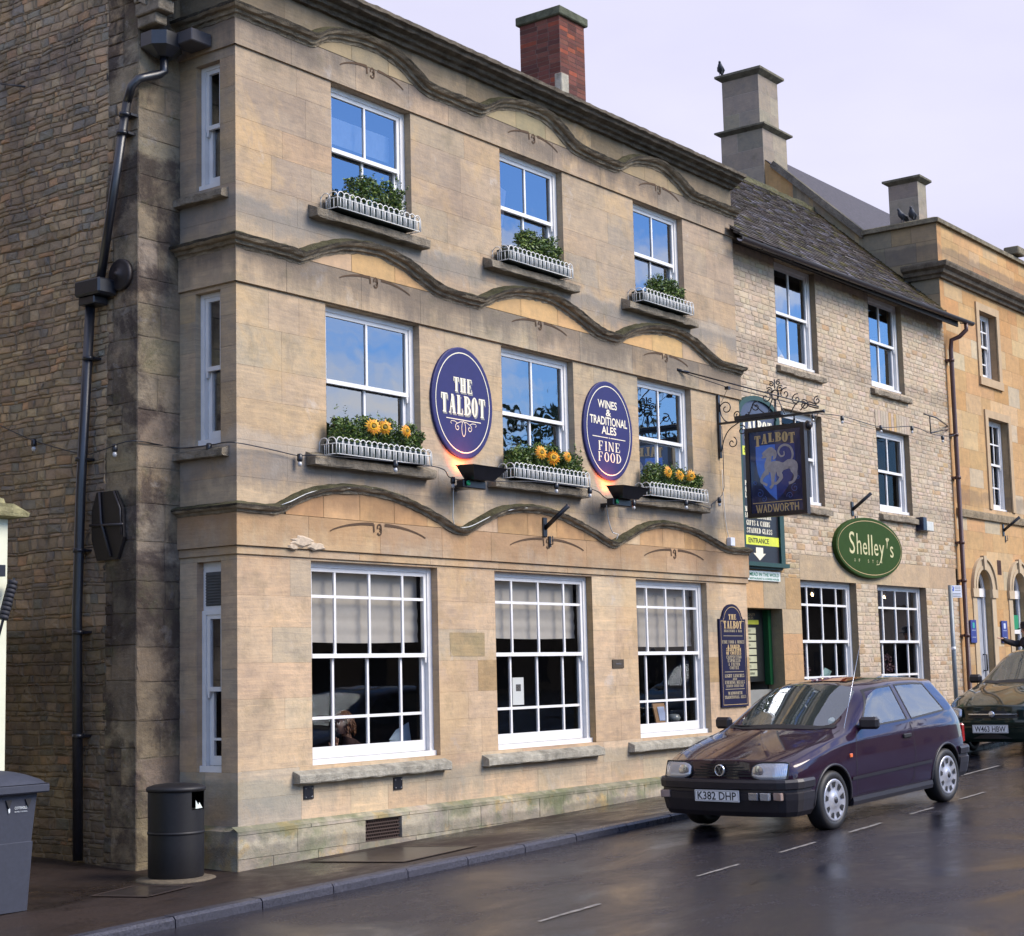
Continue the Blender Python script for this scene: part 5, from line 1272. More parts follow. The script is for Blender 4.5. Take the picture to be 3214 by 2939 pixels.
# number plate
def numplate(par, x, sgn, zc, txt, y=0, tilt=.0):
    fr = frame((x, y, zc), (0, -sgn*-1 if False else sgn*1, 0), (sgn, 0, 0)); b = MB()
    b.prism([(-.26, -.056), (.26, -.056), (.26, .056), (-.26, .056)], fr, -.004, .004); o = b.build('number_plate', platem, par)
    b = MB(); r_ = bfont(txt, .455, .079, fr, None, None, d=.0055, bold=.012); b.add(*r_); b.build('registration', inkm, o)
    b = MB(); P = [(-.252, -.048), (.252, -.048), (.252, .048), (-.252, .048)]; Q = [(x_*.988, y_*.93) for x_, y_ in P]; loopband(b, P, Q, fr, .005); b.build('border', inkm, o)
numplate(t, .848, 1, .405, 'K382 DHP')
# lower lamps in the bumper
for sg in (-1, 1):
    for k, (y0, y1, mt, nm) in enumerate(((.36, .475, chrome, 'fog_lamp'), (.485, .60, lensm, 'fog_lamp'), (.61, .72, ambl, 'indicator'))):
        if sg < 0 and k < 2: continue
        b = MB(); a, c = (y0, y1) if sg > 0 else (-y1, -y0)
        xx = .842-.07*max(0, (abs(y0+y1)/2-.45)/.2)**2*.6
        b.bevbox(V((xx-.012, (a+c)/2, .405)), V((.022, (c-a)/2-.004, .037)), .006, Matrix.Rotation(sg*-.0-sg*(-.22 if k == 2 else -.08 if k == 1 else 0)*-1, 3, 'Z')); b.build(nm, mt, t)
# side details
for sg in (-1, 1):
    P = sp[sg]; b = MB()
    projribbon(b, P, [(-.50, .27), (-.46, .45), (-.47, .70), (-.53, .87), (-.60, .935)], .009); projribbon(b, P, [(-1.73, .93), (-1.74, .6), (-1.70, .36), (-1.62, .27)], .009); projribbon(b, P, [(-.50, .27), (-1.62, .27)], .007)
    b.build('door_gap', rubber, t)
    b = MB(); projribbon(b, P, [(-.36, .47), (-.9, .475), (-2.10, .485)], .030, .010); projribbon(b, P, [(-.36, .455), (-.9, .46), (-2.10, .47)], .012, .004); b.build('rubbing_strip', trim, t)
    b = MB()
    P5 = lambda x, z, d: P(x, z, d)
    projribbon(b, P, [(-.70, .957), (-1.15, 1.305), (-1.30, 1.322), (-1.665, 1.33), (-1.70, .965), (-.70, .955)], .018, .004)
    projribbon(b, P, [(-1.80, .967), (-1.765, 1.33), (-2.2, 1.322), (-2.43, 1.305), (-2.63, .998), (-1.80, .966)], .018, .004)
    b.build('window_seal', rubber, t)
    b = MB(); c = P(-1.58, .80, .0); b.bevbox(c+V((0, sg*.008, 0)), V((.085, .016, .022)), .008, Matrix.Identity(3)); b.build('door_handle', rubber, t)
    b = MB(); c = P(-.36, .70, .0); b.bevbox(c+V((0, sg*.003, 0)), V((.026, .008, .019)), .004, Matrix.Identity(3)); b.build('side_repeater', ambo, t)
    # mirror
    b = MB(); c = V((-.70, sg*.86, .99)); b.tube([(-.68, sg*.77, .955), (-.69, sg*.83, .965)], .025, 8)
    b.bevbox(c+V((.01, sg*.03, .01)), V((.045, .105, .062)), .028, Matrix.Rotation(sg*.12, 3, 'Z')); b.build('door_mirror', trim if sg < 0 else trim, t)
    # arch lips
    for x in (0, -2.475):
        b = MB(); pr_ = []
        for k in range(25):
            a = rad(-8+196*k/24); q = (x+.352*math.cos(a), .29+.352*math.sin(a)); h = P(q[0], max(q[1], .24), .004); pr_.append((h.x, h.y, max(q[1], .24)))
        b.tube([(p[0], p[1]-sg*.004, p[2]) for p in pr_], .015, 6); b.build('arch_lip', trim, t)
    b = MB(); b.sweep([((x, sg*.80, .235), (0, sg, 0), (0, 0, 1)) for x in (-.37, -1.2, -2.11)], [(-.05, -.05), (.022, -.04), (.032, .0), (.026, .04), (-.05, .05)]); b.build('sill_trim', trim, t)
# bonnet gap, cowl, wipers, roof sunroof, aerial, interior
topp = lambda x, y, d=.002: (lambda h: (h[0]+V((0, 0, d))) if h[0] else V((x, y, .9)))(bvh.ray_cast(V((x, y, 3)), V((0, 0, -1))))
b = MB()
for sg in (-1, 1): projribbon(b, topp, [(.64, sg*.60), (.45, sg*.665), (0, sg*.70), (-.40, sg*.705)], .007)
b.build('bonnet_gap', rubber, t)
b = MB(); vs = []
for i in range(17):
    y = -.64+1.28*i/16; k = 1-(y/.64)**2; vs += [topp(-.40+.065*k, y, .006), topp(-.475+.065*k, y, .012)]
b.add(vs, [[2*i, 2*i+1, 2*i+3, 2*i+2] for i in range(16)]); b.build('scuttle', rubber, t)
b = MB()
for y0, y1 in ((-.12, -.58), (.30, -.18)):
    P_ = [topp(-.42-.0*k, y0+(y1-y0)*k/8, .02) for k in range(9)]; P_ = [V((-.40-.03*k/8, y0+(y1-y0)*k/8, .985+.006*k/8)) for k in range(9)]
    b.tube(P_, .007, 5)
b.build('wiper', rubber, t)
b = MB()
projribbon(b, topp, [(-1.32, .30), (-1.32, -.30), (-1.72, -.30), (-1.72, .30), (-1.32, .30)], .012, .004); b.build('sunroof_seal', rubber, t)
b = MB(); projpatch(b, lambda a, c, d: topp(a, c, d), -1.33, -1.71, -.29, .29, .008, 8, 8); b.build('sunroof', plain('red_tinted_sunroof', (.45, .03, .015), .06, coat=1, spec=.9), t)
b = MB(); b.tube([(-.47, .70, .93), (-.475, .715, .97), (-.98, .70, 1.86)], [.006, .004, .0018], 6); b.build('aerial', chrome, t)
b = MB()
for y in (-.36, .36):
    b.bevbox(V((-1.45, y, .50)), V((.26, .24, .12)), .05, Matrix.Identity(3)); b.bevbox(V((-1.66, y, .85)), V((.07, .23, .34)), .05, Matrix.Rotation(rad(-14), 3, 'Y')); b.bevbox(V((-1.75, y, 1.235)), V((.04, .125, .075)), .03, Matrix.Rotation(rad(-8), 3, 'Y'))
b.build('front_seat', seatm, t)
b = MB(); b.bevbox(V((-2.45, 0, .78)), V((.08, .60, .26)), .05, Matrix.Rotation(rad(-15), 3, 'Y')); b.bevbox(V((-2.25, 0, .50)), V((.3, .60, .1)), .05, Matrix.Identity(3)); b.build('rear_seat', seatm, t)
b = MB(); b.bevbox(V((-.62, 0, .82)), V((.20, .66, .10)), .05, Matrix.Identity(3)); b.build('dashboard', seatm, t)
b = MB(); c = V((-.90, -.36, .90)); b.tube([c+Matrix.Rotation(rad(25), 3, 'Y') @ V((0, .18*math.cos(a), .18*math.sin(a))) for a in [2*math.pi*i/24 for i in range(24)]], .014, 6, closed=True); b.tube([c, c+V((.2, 0, -.07))], .03, 6); b.tube([c+V((0, -.17, 0)), c+V((0, .17, 0))], .014, 5); b.build('steering_wheel', rubber, t)
b = MB(); b.bevbox(V((-1.06, 0, 1.27)), V((.018, .115, .035)), .012, Matrix.Identity(3)); b.tube([(-1.05, 0, 1.30), (-1.07, 0, 1.37)], .008, 5); b.build('rear_view_mirror', rubber, t)
b = MB(); b.add([(.3, -.6, .25), (-3, -.6, .25), (-3, .6, .25), (.3, .6, .25)], [[0, 1, 2, 3]]); b.bevbox(V((.1, 0, .45)), V((.45, .6, .2)), .05, Matrix.Identity(3)); b.build('underbody', rubber, t)
for sg in (-1, 1):
    b = MB(); b.bevbox(V((-3.115, sg*.64, .70)), V((.03, .10, .11)), .02, Matrix.Rotation(sg*.35, 3, 'Z')); b.build('tail_lamp', redl, t)
b = MB(); b.add([V((-.55, .55, 1.02)), V((-.55, .47, 1.02)), V((-.585, .47, 1.05)), V((-.585, .55, 1.05))], [[0, 1, 2, 3]]); b = MB()
# tax disc
fr = frame((-.56, .52, 1.045), (0, 1, 0), (.62, 0, .78)); b.add([(-.565+.032*.75*math.sin(a)*-1, .52+.04*math.cos(a), 1.035+.032*math.sin(a)) for a in [2*math.pi*i/20 for i in range(20)]], [list(range(20))]); b.build('tax_disc', plain('paper_disc', (.6, .65, .6), .6), t)

# ---- green saloon/hatch at the right edge
def cols2():
    side = lambda x, f=0: [(x, .77-f, .22), (x, .82-f, .31), (x, .845-f, .50), (x, .84-f, .66), (x, .82-f, .84)]
    C0 = [(.70, .72, .22), (.72, .75, .32), (.72, .755, .48), (.71, .745, .57), (.69, .72, .63), (.66, .69, .67), (.74, .60, .69), (.80, .45, .705), (.83, .25, .715), (.84, 0, .72)]
    C1 = [(.42, .77, .21), (.42, .82, .30), (.42, .835, .50), (.42, .83, .63), (.42, .80, .73), (.42, .74, .785), (.45, .62, .80), (.47, .46, .83), (.48, .26, .82), (.48, 0, .83)]
    C2 = side(.0)+[(0, .77, .87), (0, .65, .90), (.0, .47, .925), (.0, .26, .92), (.0, 0, .93)]
    C3 = side(-.42)+[(-.45, .78, .935), (-.56, .69, .955), (-.50, .61, .965), (-.40, .32, .975), (-.36, 0, .98)]
    C4 = side(-.90)+[(-.80, .79, .955), (-1.32, .62, 1.36), (-1.34, .555, 1.40), (-1.31, .30, 1.425), (-1.29, 0, 1.43)]
    C5 = side(-1.66)+[(-1.69, .79, .965), (-1.74, .61, 1.39), (-1.74, .55, 1.43), (-1.74, .30, 1.455), (-1.74, 0, 1.46)]
    C6 = side(-1.80)+[(-1.80, .79, .967), (-1.84, .61, 1.39), (-1.84, .55, 1.43), (-1.84, .30, 1.457), (-1.84, 0, 1.462)]
    C7 = side(-2.50)+[(-2.66, .77, .985), (-2.54, .60, 1.36), (-2.54, .54, 1.40), (-2.54, .30, 1.43), (-2.54, 0, 1.44)]
    C8 = side(-2.96, .02)+[(-3.05, .735, .985), (-2.94, .58, 1.28), (-3.0, .53, 1.32), (-3.04, .30, 1.345), (-3.05, 0, 1.35)]
    C9 = [(-3.40, .73, .24), (-3.42, .76, .33), (-3.43, .76, .52), (-3.42, .75, .66), (-3.40, .73, .82), (-3.39, .70, .93), (-3.38, .62, .955), (-3.39, .5, .965), (-3.42, .28, .97), (-3.43, 0, .972)]
    F = [[(.77, .60, z), (.82, .45, z), (.85, .25, z), (.86, 0, z)] for z in (.22, .32, .48)]+[[(.76, .60, .57), (.81, .45, .57), (.84, .25, .57), (.85, 0, .57)], [(.75, .60, .65), (.81, .45, .66), (.84, .25, .66), (.85, 0, .665)]]
    Rr = [[(x-.02, .62, z), (x-.04, .5, z), (x-.06, .28, z), (x-.07, 0, z)] for x, z in ((-3.40, .24), (-3.42, .33), (-3.43, .52), (-3.42, .66), (-3.41, .82))]
    return [C0, C1, C2, C3, C4, C5, C6, C7, C8, C9], F, Rr
cols, F_, R__ = cols2()
SX, SY = 12.95, -2.75
estate, bvh2 = make_car('saloon_car', (SX, SY, roadz(SX, SY)), math.pi+rad(-1), rad(2.1), 'dark green car with chrome grille bar parked behind the plum hatchback', cols, F_, R__, golf_spec, dgrn, [(0, .345), (-2.52, .345)], [[c[5] for c in cols[3:9]], cols[9][5:], [c[4] for c in cols], [cols[0][j] for j in range(5, 10)]], (carglass, sideglass))
t = estate
for x in (0, -2.52):
    for sg in (-1, 1): wheel(t, x, sg*.74, sg, .30, 7)
bumper(t, .87, .37, 1, .21, .52, mt=dgrn, hw=.80); bumper(t, -3.46, -2.95, -1, .24, .55, mt=dgrn)
b = MB(); b.sweep([((.905-.05*(abs(y_)/.4)**2, y_, .33), (1, 0, 0), (0, 0, 1)) for y_ in [-.45+.09*i for i in range(11)]], [(0, -.07), (.02, -.07), (.02, .05), (0, .05)]); b.build('lower_grille', rubber, t)
b = MB(); b.sweep([((.862-.05*(abs(y_)/.4)**2, y_, .60), (1, 0, 0), (0, 0, 1)) for y_ in [-.40+.08*i for i in range(11)]], [(-.02, -.055), (.006, -.055), (-.012, .05), (-.03, .05)]); b.build('grille', rubber, t)
b = MB(); b.sweep([((.868-.05*(abs(y_)/.4)**2, y_, .60), (1, 0, 0), (0, 0, 1)) for y_ in [-.36+.072*i for i in range(11)]], [(0, -.008), (.012, -.008), (.012, .008), (0, .008)]); b.lathe([(.045, 0), (.045, .01), (.034, .014)], (.873, 0, .60), 'x', 20); b.build('grille_bar', chrome, t)
numplate(t, .962, 1, .40, 'W463 HBW')
for sg in (-1, 1):
    b = MB(); nx, nz = 14, 8; vs = []
    for j in range(nz+1):
        for i in range(nx+1):
            u = i/nx; v_ = j/nz; a = (u-.5)*2; yy = sg*(.46+.27*u); hh = .075*(1-.35*max(0, -a)**3)*(1-.2*max(0, a)**4); zz = .615+hh*(2*v_-1)
            vs.append((.845-.10*max(0, (abs(yy)-.42)/.3)**1.7-(zz-.6)*.3+.022*math.sqrt(max(0, (1-(2*v_-1)**2)*(1-a**6))), yy, zz))
    b.add(vs, [[j*(nx+1)+i, j*(nx+1)+i+1, (j+1)*(nx+1)+i+1, (j+1)*(nx+1)+i] for j in range(nz) for i in range(nx)], smooth=True); h_ = b.build('headlamp', lensm, t)
    b = MB(); b.add([(.862, sg*.54+.045*math.cos(a), .615+.045*math.sin(a)) for a in [2*math.pi*i/18 for i in range(18)]], [list(range(18))]); b.build('reflector', chrome, h_)
    b = MB(); c = V((-.82, sg*.88, 1.02)); b.tube([(-.78, sg*.77, .975), (-.80, sg*.84, .99)], .025, 8); b.bevbox(c+V((.01, sg*.02, .01)), V((.055, .10, .065)), .035, Matrix.Identity(3)); b.build('door_mirror', trim, t)
b = MB()
for y in (-.36, .36): b.bevbox(V((-1.78, y, .85)), V((.07, .23, .34)), .05, Matrix.Rotation(rad(-14), 3, 'Y')); b.bevbox(V((-1.86, y, 1.25)), V((.04, .125, .075)), .03, Matrix.Identity(3))
b.build('front_seat', seatm, t)
b = MB(); b.bevbox(V((-.68, 0, .84)), V((.24, .66, .10)), .05, Matrix.Identity(3)); b.build('dashboard', seatm, t)
top2 = lambda x, y, d=.002: (lambda h: (h[0]+V((0, 0, d))) if h[0] else V((x, y, .9)))(bvh2.ray_cast(V((x, y, 3)), V((0, 0, -1))))
b = MB(); vs = []
for i in range(17):
    y = -.62+1.24*i/16; k = 1-(y/.62)**2; vs += [top2(-.43+.065*k, y, .006), top2(-.53+.075*k, y, .012)]
b.add(vs, [[2*i, 2*i+1, 2*i+3, 2*i+2] for i in range(16)]); b.build('scuttle', rubber, t)
b = MB()
for sg in (-1, 1): projribbon(b, top2, [(.66, sg*.56), (.45, sg*.64), (0, sg*.69), (-.42, sg*.70)], .007)
b.build('bonnet_gap', rubber, t)
b = MB(); b.bevbox(V((.1, 0, .42)), V((.5, .6, .18)), .05, Matrix.Identity(3)); b.build('underbody', rubber, t)
# ------------------------------------------------------------------ SIGNS ON THE INN
def part(par, name, mat, fn, **k):
    b = MB(); fn(b); return b.build(name, mat, par, **k)
def serifs(par, name, mat, fr, items, **k):
    b = MB()
    for it in items: serif(b, it[0], it[1], it[2], fr, it[3], it[4], **{**k, **(it[5] if len(it) > 5 else {})})
    return b.build(name, mat, par)
def fonts(par, name, mat, fr, items, d=.003, bold=.01):
    b = MB()
    for txt, w_, h_, x, y in items:
        r_ = bfont(txt, w_, h_, fr, None, None, x=x, y=y, d=d, bold=bold); b.add(*r_)
    return b.build(name, mat, par)
def oval(name, cx_, cz, a, b_, y, matb, label, cat='sign', thick=.035, inset=.06, lw=.012, group=None):
    t = thing(name, (cx_, y, cz-b_), label, cat, group); fr = frame((cx_, y-thick, cz), X_, Y_)
    b = MB(); E1 = ellipse(0, 0, a, b_); E2 = ellipse(0, 0, a-.012, b_-.012); n = len(E1)
    b.add([fr(*p, -thick) for p in E1]+[fr(*p, -.006) for p in E1]+[fr(*p, 0) for p in E2], [[i, (i+1) % n, n+(i+1) % n, n+i] for i in range(n)]+[[n+i, n+(i+1) % n, 2*n+(i+1) % n, 2*n+i] for i in range(n)]+[list(range(2*n, 3*n))])
    b.build('board', matb, t)
    b = MB(); loopband(b, ellipse(0, 0, a-inset, b_-inset), ellipse(0, 0, a-inset-lw, b_-inset-lw), fr, .002); b.build('border_line', cream if matb is navy else gold, t)
    return t, fr
t, fr = oval('oval_sign', 3.50, 4.77, .555, .64, .0, navy, 'navy oval inn sign lettered THE TALBOT on the wall between first-floor windows')
I_ = [('THE', .34, .165, 0, .20), ('TALBOT', .80, .22, 0, -.03)]
serifs(t, 'lettering_shadow', shade, frame((3.50+.016, -.035, 4.77-.018), X_, Y_), I_, T=.25, t=.08, sf=.06, gap=.12)
serifs(t, 'lettering', cream, fr, I_, d=.0045, T=.22, t=.07, sf=.05, gap=.13)
b = MB(); ribbon(b, [(-.31, -.20), (.32, -.20)], .010, fr, .003)
for sg in (-1, 1):
    ribbon(b, [(sg*p, q) for p, q in spiral(.11, -.29, .045, .008, 90, -1.2)], .008, fr, .003); ribbon(b, [(sg*x, z) for x, z in [(.02, -.22), (.06, -.225), (.11, -.245), (.16, -.225), (.22, -.225), (.235, -.245), (.215, -.26)]], .007, fr, .0032)
ribbon(b, [(.035*math.cos(q), -.30+.085*math.sin(q)) for q in [2*math.pi*i/24 for i in range(25)]], .008, fr, .0034); b.build('scroll', cream, t)
t, fr = oval('oval_sign', 6.50, 4.755, .565, .64, .0, navy, 'navy oval inn sign lettered WINES & TRADITIONAL ALES, FINE FOOD')
b = MB()
for tx, w_, h_, x, y in (('WINES', .44, .105, -.02, .335), ('TRADITIONAL', .86, .11, 0, .12), ('ALES', .34, .105, 0, .0), ('&', .12, .09, 0, .23)): b.add(*bfont(tx, w_, h_, fr, None, None, x=x, y=y, d=.003, bold=.02))
b.build('lettering', cream, t)
serifs(t, 'lettering', cream, fr, [('FINE', .50, .12, .0, -.205), ('FOOD', .52, .12, .0, -.345)], T=.14, t=.06, sf=.06, gap=.17)
part(t, 'rule', cream, lambda b: (ribbon(b, [(-.38, -.095), (-.03, -.095)], .010, fr, .003), ribbon(b, [(.03, -.095), (.38, -.095)], .010, fr, .003), ribbon(b, [(-.008, -.095), (.008, -.095)], .02, fr, .003)))

# floodlights with a warm glow on the wall
for x, z, lb in ((3.36, 3.88, 'black bowl floodlight lighting the sign lettered THE TALBOT'), (6.36, 3.88, 'black bowl floodlight lighting the sign lettered WINES & TRADITIONAL ALES')):
    t = thing('floodlight', (x, 0, z-.1), lb, 'floodlight', 'floodlights under the navy oval signs')
    b = MB(); c = [(-.27, -.24, .12), (.27, -.24, .12), (.31, -.52, .10), (-.31, -.52, .10)]; d = [(-.16, -.27, -.03), (.16, -.27, -.03), (.18, -.42, -.04), (-.18, -.42, -.04)]
    vs = [(x+p[0], p[1], z+p[2]) for p in c+d]; c2 = [(x+p[0]*1.08, p[1]*1.0-(.02 if p[1] < -.3 else -.02), z+p[2]+.002) for p in c]
    b.add(vs, [[0, 1, 5, 4], [1, 2, 6, 5], [2, 3, 7, 6], [3, 0, 4, 7], [4, 5, 6, 7]]); b.add(vs[:4]+c2, [[0, 1, 5, 4], [1, 2, 6, 5], [2, 3, 7, 6], [3, 0, 4, 7]]); b.build('housing', black, t)
    part(t, 'control_gear', black, lambda b: (b.box((x-.25, -.33, z-.13), (x+.16, -.22, z-.035), bev=.012), b.box((x-.05, -.24, z-.12), (x+.05, 0, z-.07))))
    part(t, 'status_light', plain('green_cover', (.01, .28, .10), .3), lambda b: b.lathe([(.03, 0), (.03, .012), (.02, .02), (.001, .022)], (x-.19, -.355, z-.08), 'y', 14))
    em = bpy.data.materials.new('floodlight_tube'); em.use_nodes = True; q = em.node_tree.nodes['Principled BSDF']; q.inputs['Emission Color'].default_value = (1, .33, .12, 1); q.inputs['Emission Strength'].default_value = 6
    part(t, 'lamp_tube', em, lambda b: b.tube([(x-.15, -.37, z+.03), (x+.15, -.37, z+.03)], .016, 8))
    l = bpy.data.lights.new('floodlight_beam', 'SPOT'); l.energy = 13; l.color = (1, .17, .05); l.spot_size = rad(105); l.spot_blend = .8; l.shadow_soft_size = .05
    lo = bpy.data.objects.new('floodlight_beam', l); COL.objects.link(lo); lo.parent = t; lo.location = V((x+.05, -.19, z+.10))-OFF[t.name]; lo.rotation_euler = V((-.1, -.75, -.62)).to_track_quat('Z', 'Y').to_euler()

# hanging pictorial sign
HX = 9.38
t = thing('hanging_sign', (HX, 0, 3.75), 'black framed hanging sign with a hound on a blue shield under scrolled ironwork', 'hanging sign')
hp = lambda p, dx=0: V((HX+dx, -p[0], p[1]))
def ironwork(b):
    b.box((HX-.025, -.035, 4.66), (HX+.025, -.002, 5.56)); b.box((HX-.02, -1.62, 5.135), (HX+.02, -.03, 5.165), )
    b.box((HX-.035, -1.02, 5.165), (HX+.035, -.28, 5.225), bev=.008)
    for P_ in (spiral(.14, 5.36, .11, .02, 200, -1.3), spiral(.22, 4.86, .01, .085, 0, 1.2), spiral(.38, 5.02, .01, .075, 0, 1.3), spiral(.32, 5.25, .01, .06, 90, 1.4), spiral(.62, 5.33, .01, .075, 180, -1.3), spiral(.47, 5.22, .01, .05, 0, 1.2),
               spiral(.78, 5.44, .01, .085, 0, 1.3), spiral(1.08, 5.46, .01, .085, 180, -1.3), spiral(.84, 5.53, .01, .05, 0, 1.4), spiral(1.0, 5.54, .01, .05, 180, -1.4), spiral(.87, 5.62, .01, .04, 20, 1.3), spiral(.98, 5.63, .01, .04, 160, -1.3),
               spiral(1.25, 5.36, .01, .08, 180, -1.3), spiral(1.36, 5.27, .01, .075, 0, 1.3), spiral(1.56, 5.31, .01, .06, 180, -1.3)):
        b.tube([hp(p) for p in P_], .0085, 5)
    for P_ in ([(.04, 4.75), (.09, 4.92), (.18, 5.05), (.34, 5.14)], [(.04, 5.45), (.06, 5.28), (.14, 5.17), (.28, 5.15)], [(.35, 5.17), (.50, 5.24), (.58, 5.36), (.70, 5.26), (.78, 5.20)],
               [(.80, 5.18), (.84, 5.32), (.88, 5.42), (.87, 5.50)], [(.90, 5.18), (.915, 5.4)], [(.93, 5.18), (.925, 5.4)], [(1.06, 5.18), (1.0, 5.32), (.96, 5.42), (.97, 5.50)], [(.92, 5.55), (.925, 5.68)], [(1.15, 5.18), (1.24, 5.30), (1.35, 5.32), (1.45, 5.24), (1.58, 5.20)], [(1.30, 5.2), (1.42, 5.30), (1.55, 5.25)]):
        b.tube([hp(p) for p in smooth_path(P_, .02)], .0085, 5)
    b.tube([hp((.925+.055*math.cos(q), 5.46+.07*math.sin(q))) for q in [2*math.pi*i/20 for i in range(20)]], .010, 5, closed=True)
    b.tube([hp((1.60, 5.15)), hp((1.66, 5.15))], [.012, .028], 6)
ob = part(t, 'bracket', black, ironwork)
part(t, 'stay_rod', black, lambda b: (b.tube([V((8.26, -.02, 5.79)), V((8.45, -.10, 5.76))], .018, 6), b.tube([V((8.45, -.10, 5.76)), V((HX, -1.58, 5.22))], .010, 5), b.tube([V((8.36, -.02, 5.77)), V((9.05, -.35, 5.60)), V((9.3, -1.3, 5.27))], .006, 4), b.tube([V((HX-.02, -.08, 5.45)), V((9.07, -.35, 5.58))], .004, 4), b.box((9.04, -.38, 5.565), (9.10, -.32, 5.61))))
def hangers(b):
    for y in (.62, 1.2): b.tube([hp((y, 5.14)), hp((y, 5.03))], .010, 5); b.tube([hp((y+.012*math.cos(q), 5.085+.022*math.sin(q))) for q in [2*math.pi*i/12 for i in range(12)]], .006, 4, closed=True)
part(t, 'hanger', black, hangers)
FY0, FY1, FZ0, FZ1 = .44, 1.36, 3.77, 5.03
frs = frame((HX-.03, 0, 0), (0, -1, 0), (-1, 0, 0))
def framing(b):
    for a, c, d, e in ((FY0, FZ0, FY0+.06, FZ1), (FY1-.06, FZ0, FY1, FZ1), (FY0+.06, FZ0, FY1-.06, FZ0+.06), (FY0+.06, FZ1-.06, FY1-.06, FZ1)): b.prism([(a, c), (d, c), (d, e), (a, e)], frs, -.085, .012)
    b.tube([hp((FY1-.02, FZ1-.02), .06), hp((FY1+.02, FZ1-.05), .12)], .06, 10)
part(t, 'sign_frame', plain('black_brown_frame', (.022, .014, .012), .4), framing)
bg_ = plain('dark_blue_painted_ground', (.018, .020, .065), .14, var=.35, coat=.4, scale=4)
pan = part(t, 'painted_panel', bg_, lambda b: b.prism([(FY0+.06, FZ0+.06), (FY1-.06, FZ0+.06), (FY1-.06, FZ1-.06), (FY0+.06, FZ1-.06)], frs, -.07, -.006))
PC = .90
S_ = lambda x, y, d=0: frs(PC+x, 4.40+y, d-.006)
R_sh = [(0, .37), (.30, .37), (.305, .15), (.28, -.02), (.20, -.20), (.10, -.32), (0, -.41)]
blu = plain('cornflower_blue_paint', (.07, .17, .56), .2, coat=.4); blud = plain('deep_blue_paint', (.022, .035, .17), .2, coat=.4)
part(t, 'shield', blu, lambda b: b.add([S_(-x, y, .0015) for x, y in R_sh], [list(range(len(R_sh)))])); part(t, 'shield', blud, lambda b: b.add([S_(x, y, .0015) for x, y in R_sh], [list(range(len(R_sh)))]))
houndm = plain('painted_hound_cream', (.34, .30, .29), .3, var=.25, coat=.3, scale=16)
def hound(b):
    k = [0]
    def lim(P_, W_):
        k[0] += 1; pp = smooth_path([(p[0], p[1], w_) for p, w_ in zip(P_, W_)], .02); ribbon(b, [(p[0], p[1]) for p in pp], [p[2]*.8 for p in pp], S_, .003+k[0]*.00025)
    lim([(-.20, .24), (-.13, .27), (-.06, .29), (-.02, .22)], [.05, .09, .11, .10]); lim([(-.21, .20), (-.16, .21), (-.10, .23)], [.03, .05, .06])
    lim([(-.05, .30), (-.01, .26), (-.01, .19), (-.04, .16)], [.04, .075, .06, .02])
    lim([(-.08, .28), (-.10, .18), (-.12, .08), (-.08, .00)], [.10, .10, .14, .19])
    lim([(-.12, .05), (.0, .06), (.12, .05), (.22, .08), (.27, .02)], [.16, .19, .13, .16, .13]); lim([(.20, .10), (.27, .06), (.28, -.04)], [.10, .16, .12])
    lim([(-.13, .0), (-.20, -.06), (-.23, -.13), (-.18, -.17), (-.14, -.19)], [.11, .065, .05, .04, .05])
    lim([(-.04, .0), (-.05, -.10), (-.06, -.20), (-.10, -.235)], [.12, .07, .05, .055])
    lim([(.12, .04), (.05, -.03), (.08, -.10), (.0, -.18), (-.03, -.17)], [.08, .10, .07, .045, .05]); lim([(.27, -.0), (.30, -.09), (.26, -.17), (.19, -.19)], [.12, .07, .045, .05])
    lim([(.24, .13), (.27, .20), (.24, .30), (.16, .345), (.08, .32), (.05, .25), (.09, .19), (.14, .21), (.135, .26)], [.03, .04, .04, .04, .04, .035, .03, .025, .02])
part(t, 'painted_hound', houndm, hound)
part(t, 'painted_scrolls', blud if False else plain('dim_blue_scrollwork', (.04, .09, .30), .3), lambda b: [ribbon(b, P_, .008, S_, .0026) for P_ in (spiral(-.26, -.30, .01, .06, 0, 1.3), spiral(.28, -.26, .01, .06, 180, -1.3), spiral(-.20, -.38, .01, .04, 0, 1.2), spiral(.2, -.36, .01, .05, 90, 1.3), spiral(.33, -.12, .01, .03, 90, 1.3), spiral(-.33, -.15, .01, .03, 90, 1.3))])
b = MB(); xs = -.27
for i, ch in enumerate('TALBOT'):
    q = (i-2.5)/2.5; serif(b, ch, .092, .15-.025*(1-abs(q)), S_, q*.265, .435+.035*(1-q*q), d=.004, T=.26, t=.09, sf=.06)
b.build('lettering', gold, t)
b = MB(); serif(b, 'WADWORTH', .66, .115, S_, 0, -.515, d=.003, sans=True, gap=.1); ribbon(b, [(-.38, -.43), (.38, -.43)], .01, S_, .002); b.build('lettering', gold, t)

# tall navy menu board
t = thing('menu_board', (9.52, 0, 1.16), 'tall arch-topped navy menu board with gold lettering beside the passage', 'sign')
fr = frame((9.52, -.03, 0), X_, Y_); P = [(-.375, 1.17), (.375, 1.17), (.375, 2.39), (.30, 2.39), (.285, 2.42)]+[(.27*math.cos(rad(q)), 2.40+.20*math.sin(rad(q))) for q in range(10, 171, 10)]+[(-.285, 2.42), (-.30, 2.39), (-.375, 2.39)]
part(t, 'board', navyd, lambda b: b.prism(P, fr, -.03, 0))
b = MB(); cxp = (0, 1.8); Q1 = [(x*.90, 1.8+(z-1.8)*.955) for x, z in P]; Q2 = [(x*.885, 1.8+(z-1.8)*.945) for x, z in P]; loopband(b, Q1, Q2, fr, .002); b.build('border_line', gold, t)
serifs(t, 'lettering', gold, fr, [('THE', .22, .075, 0, 2.42), ('TALBOT', .52, .105, 0, 2.31)], T=.24, t=.08)
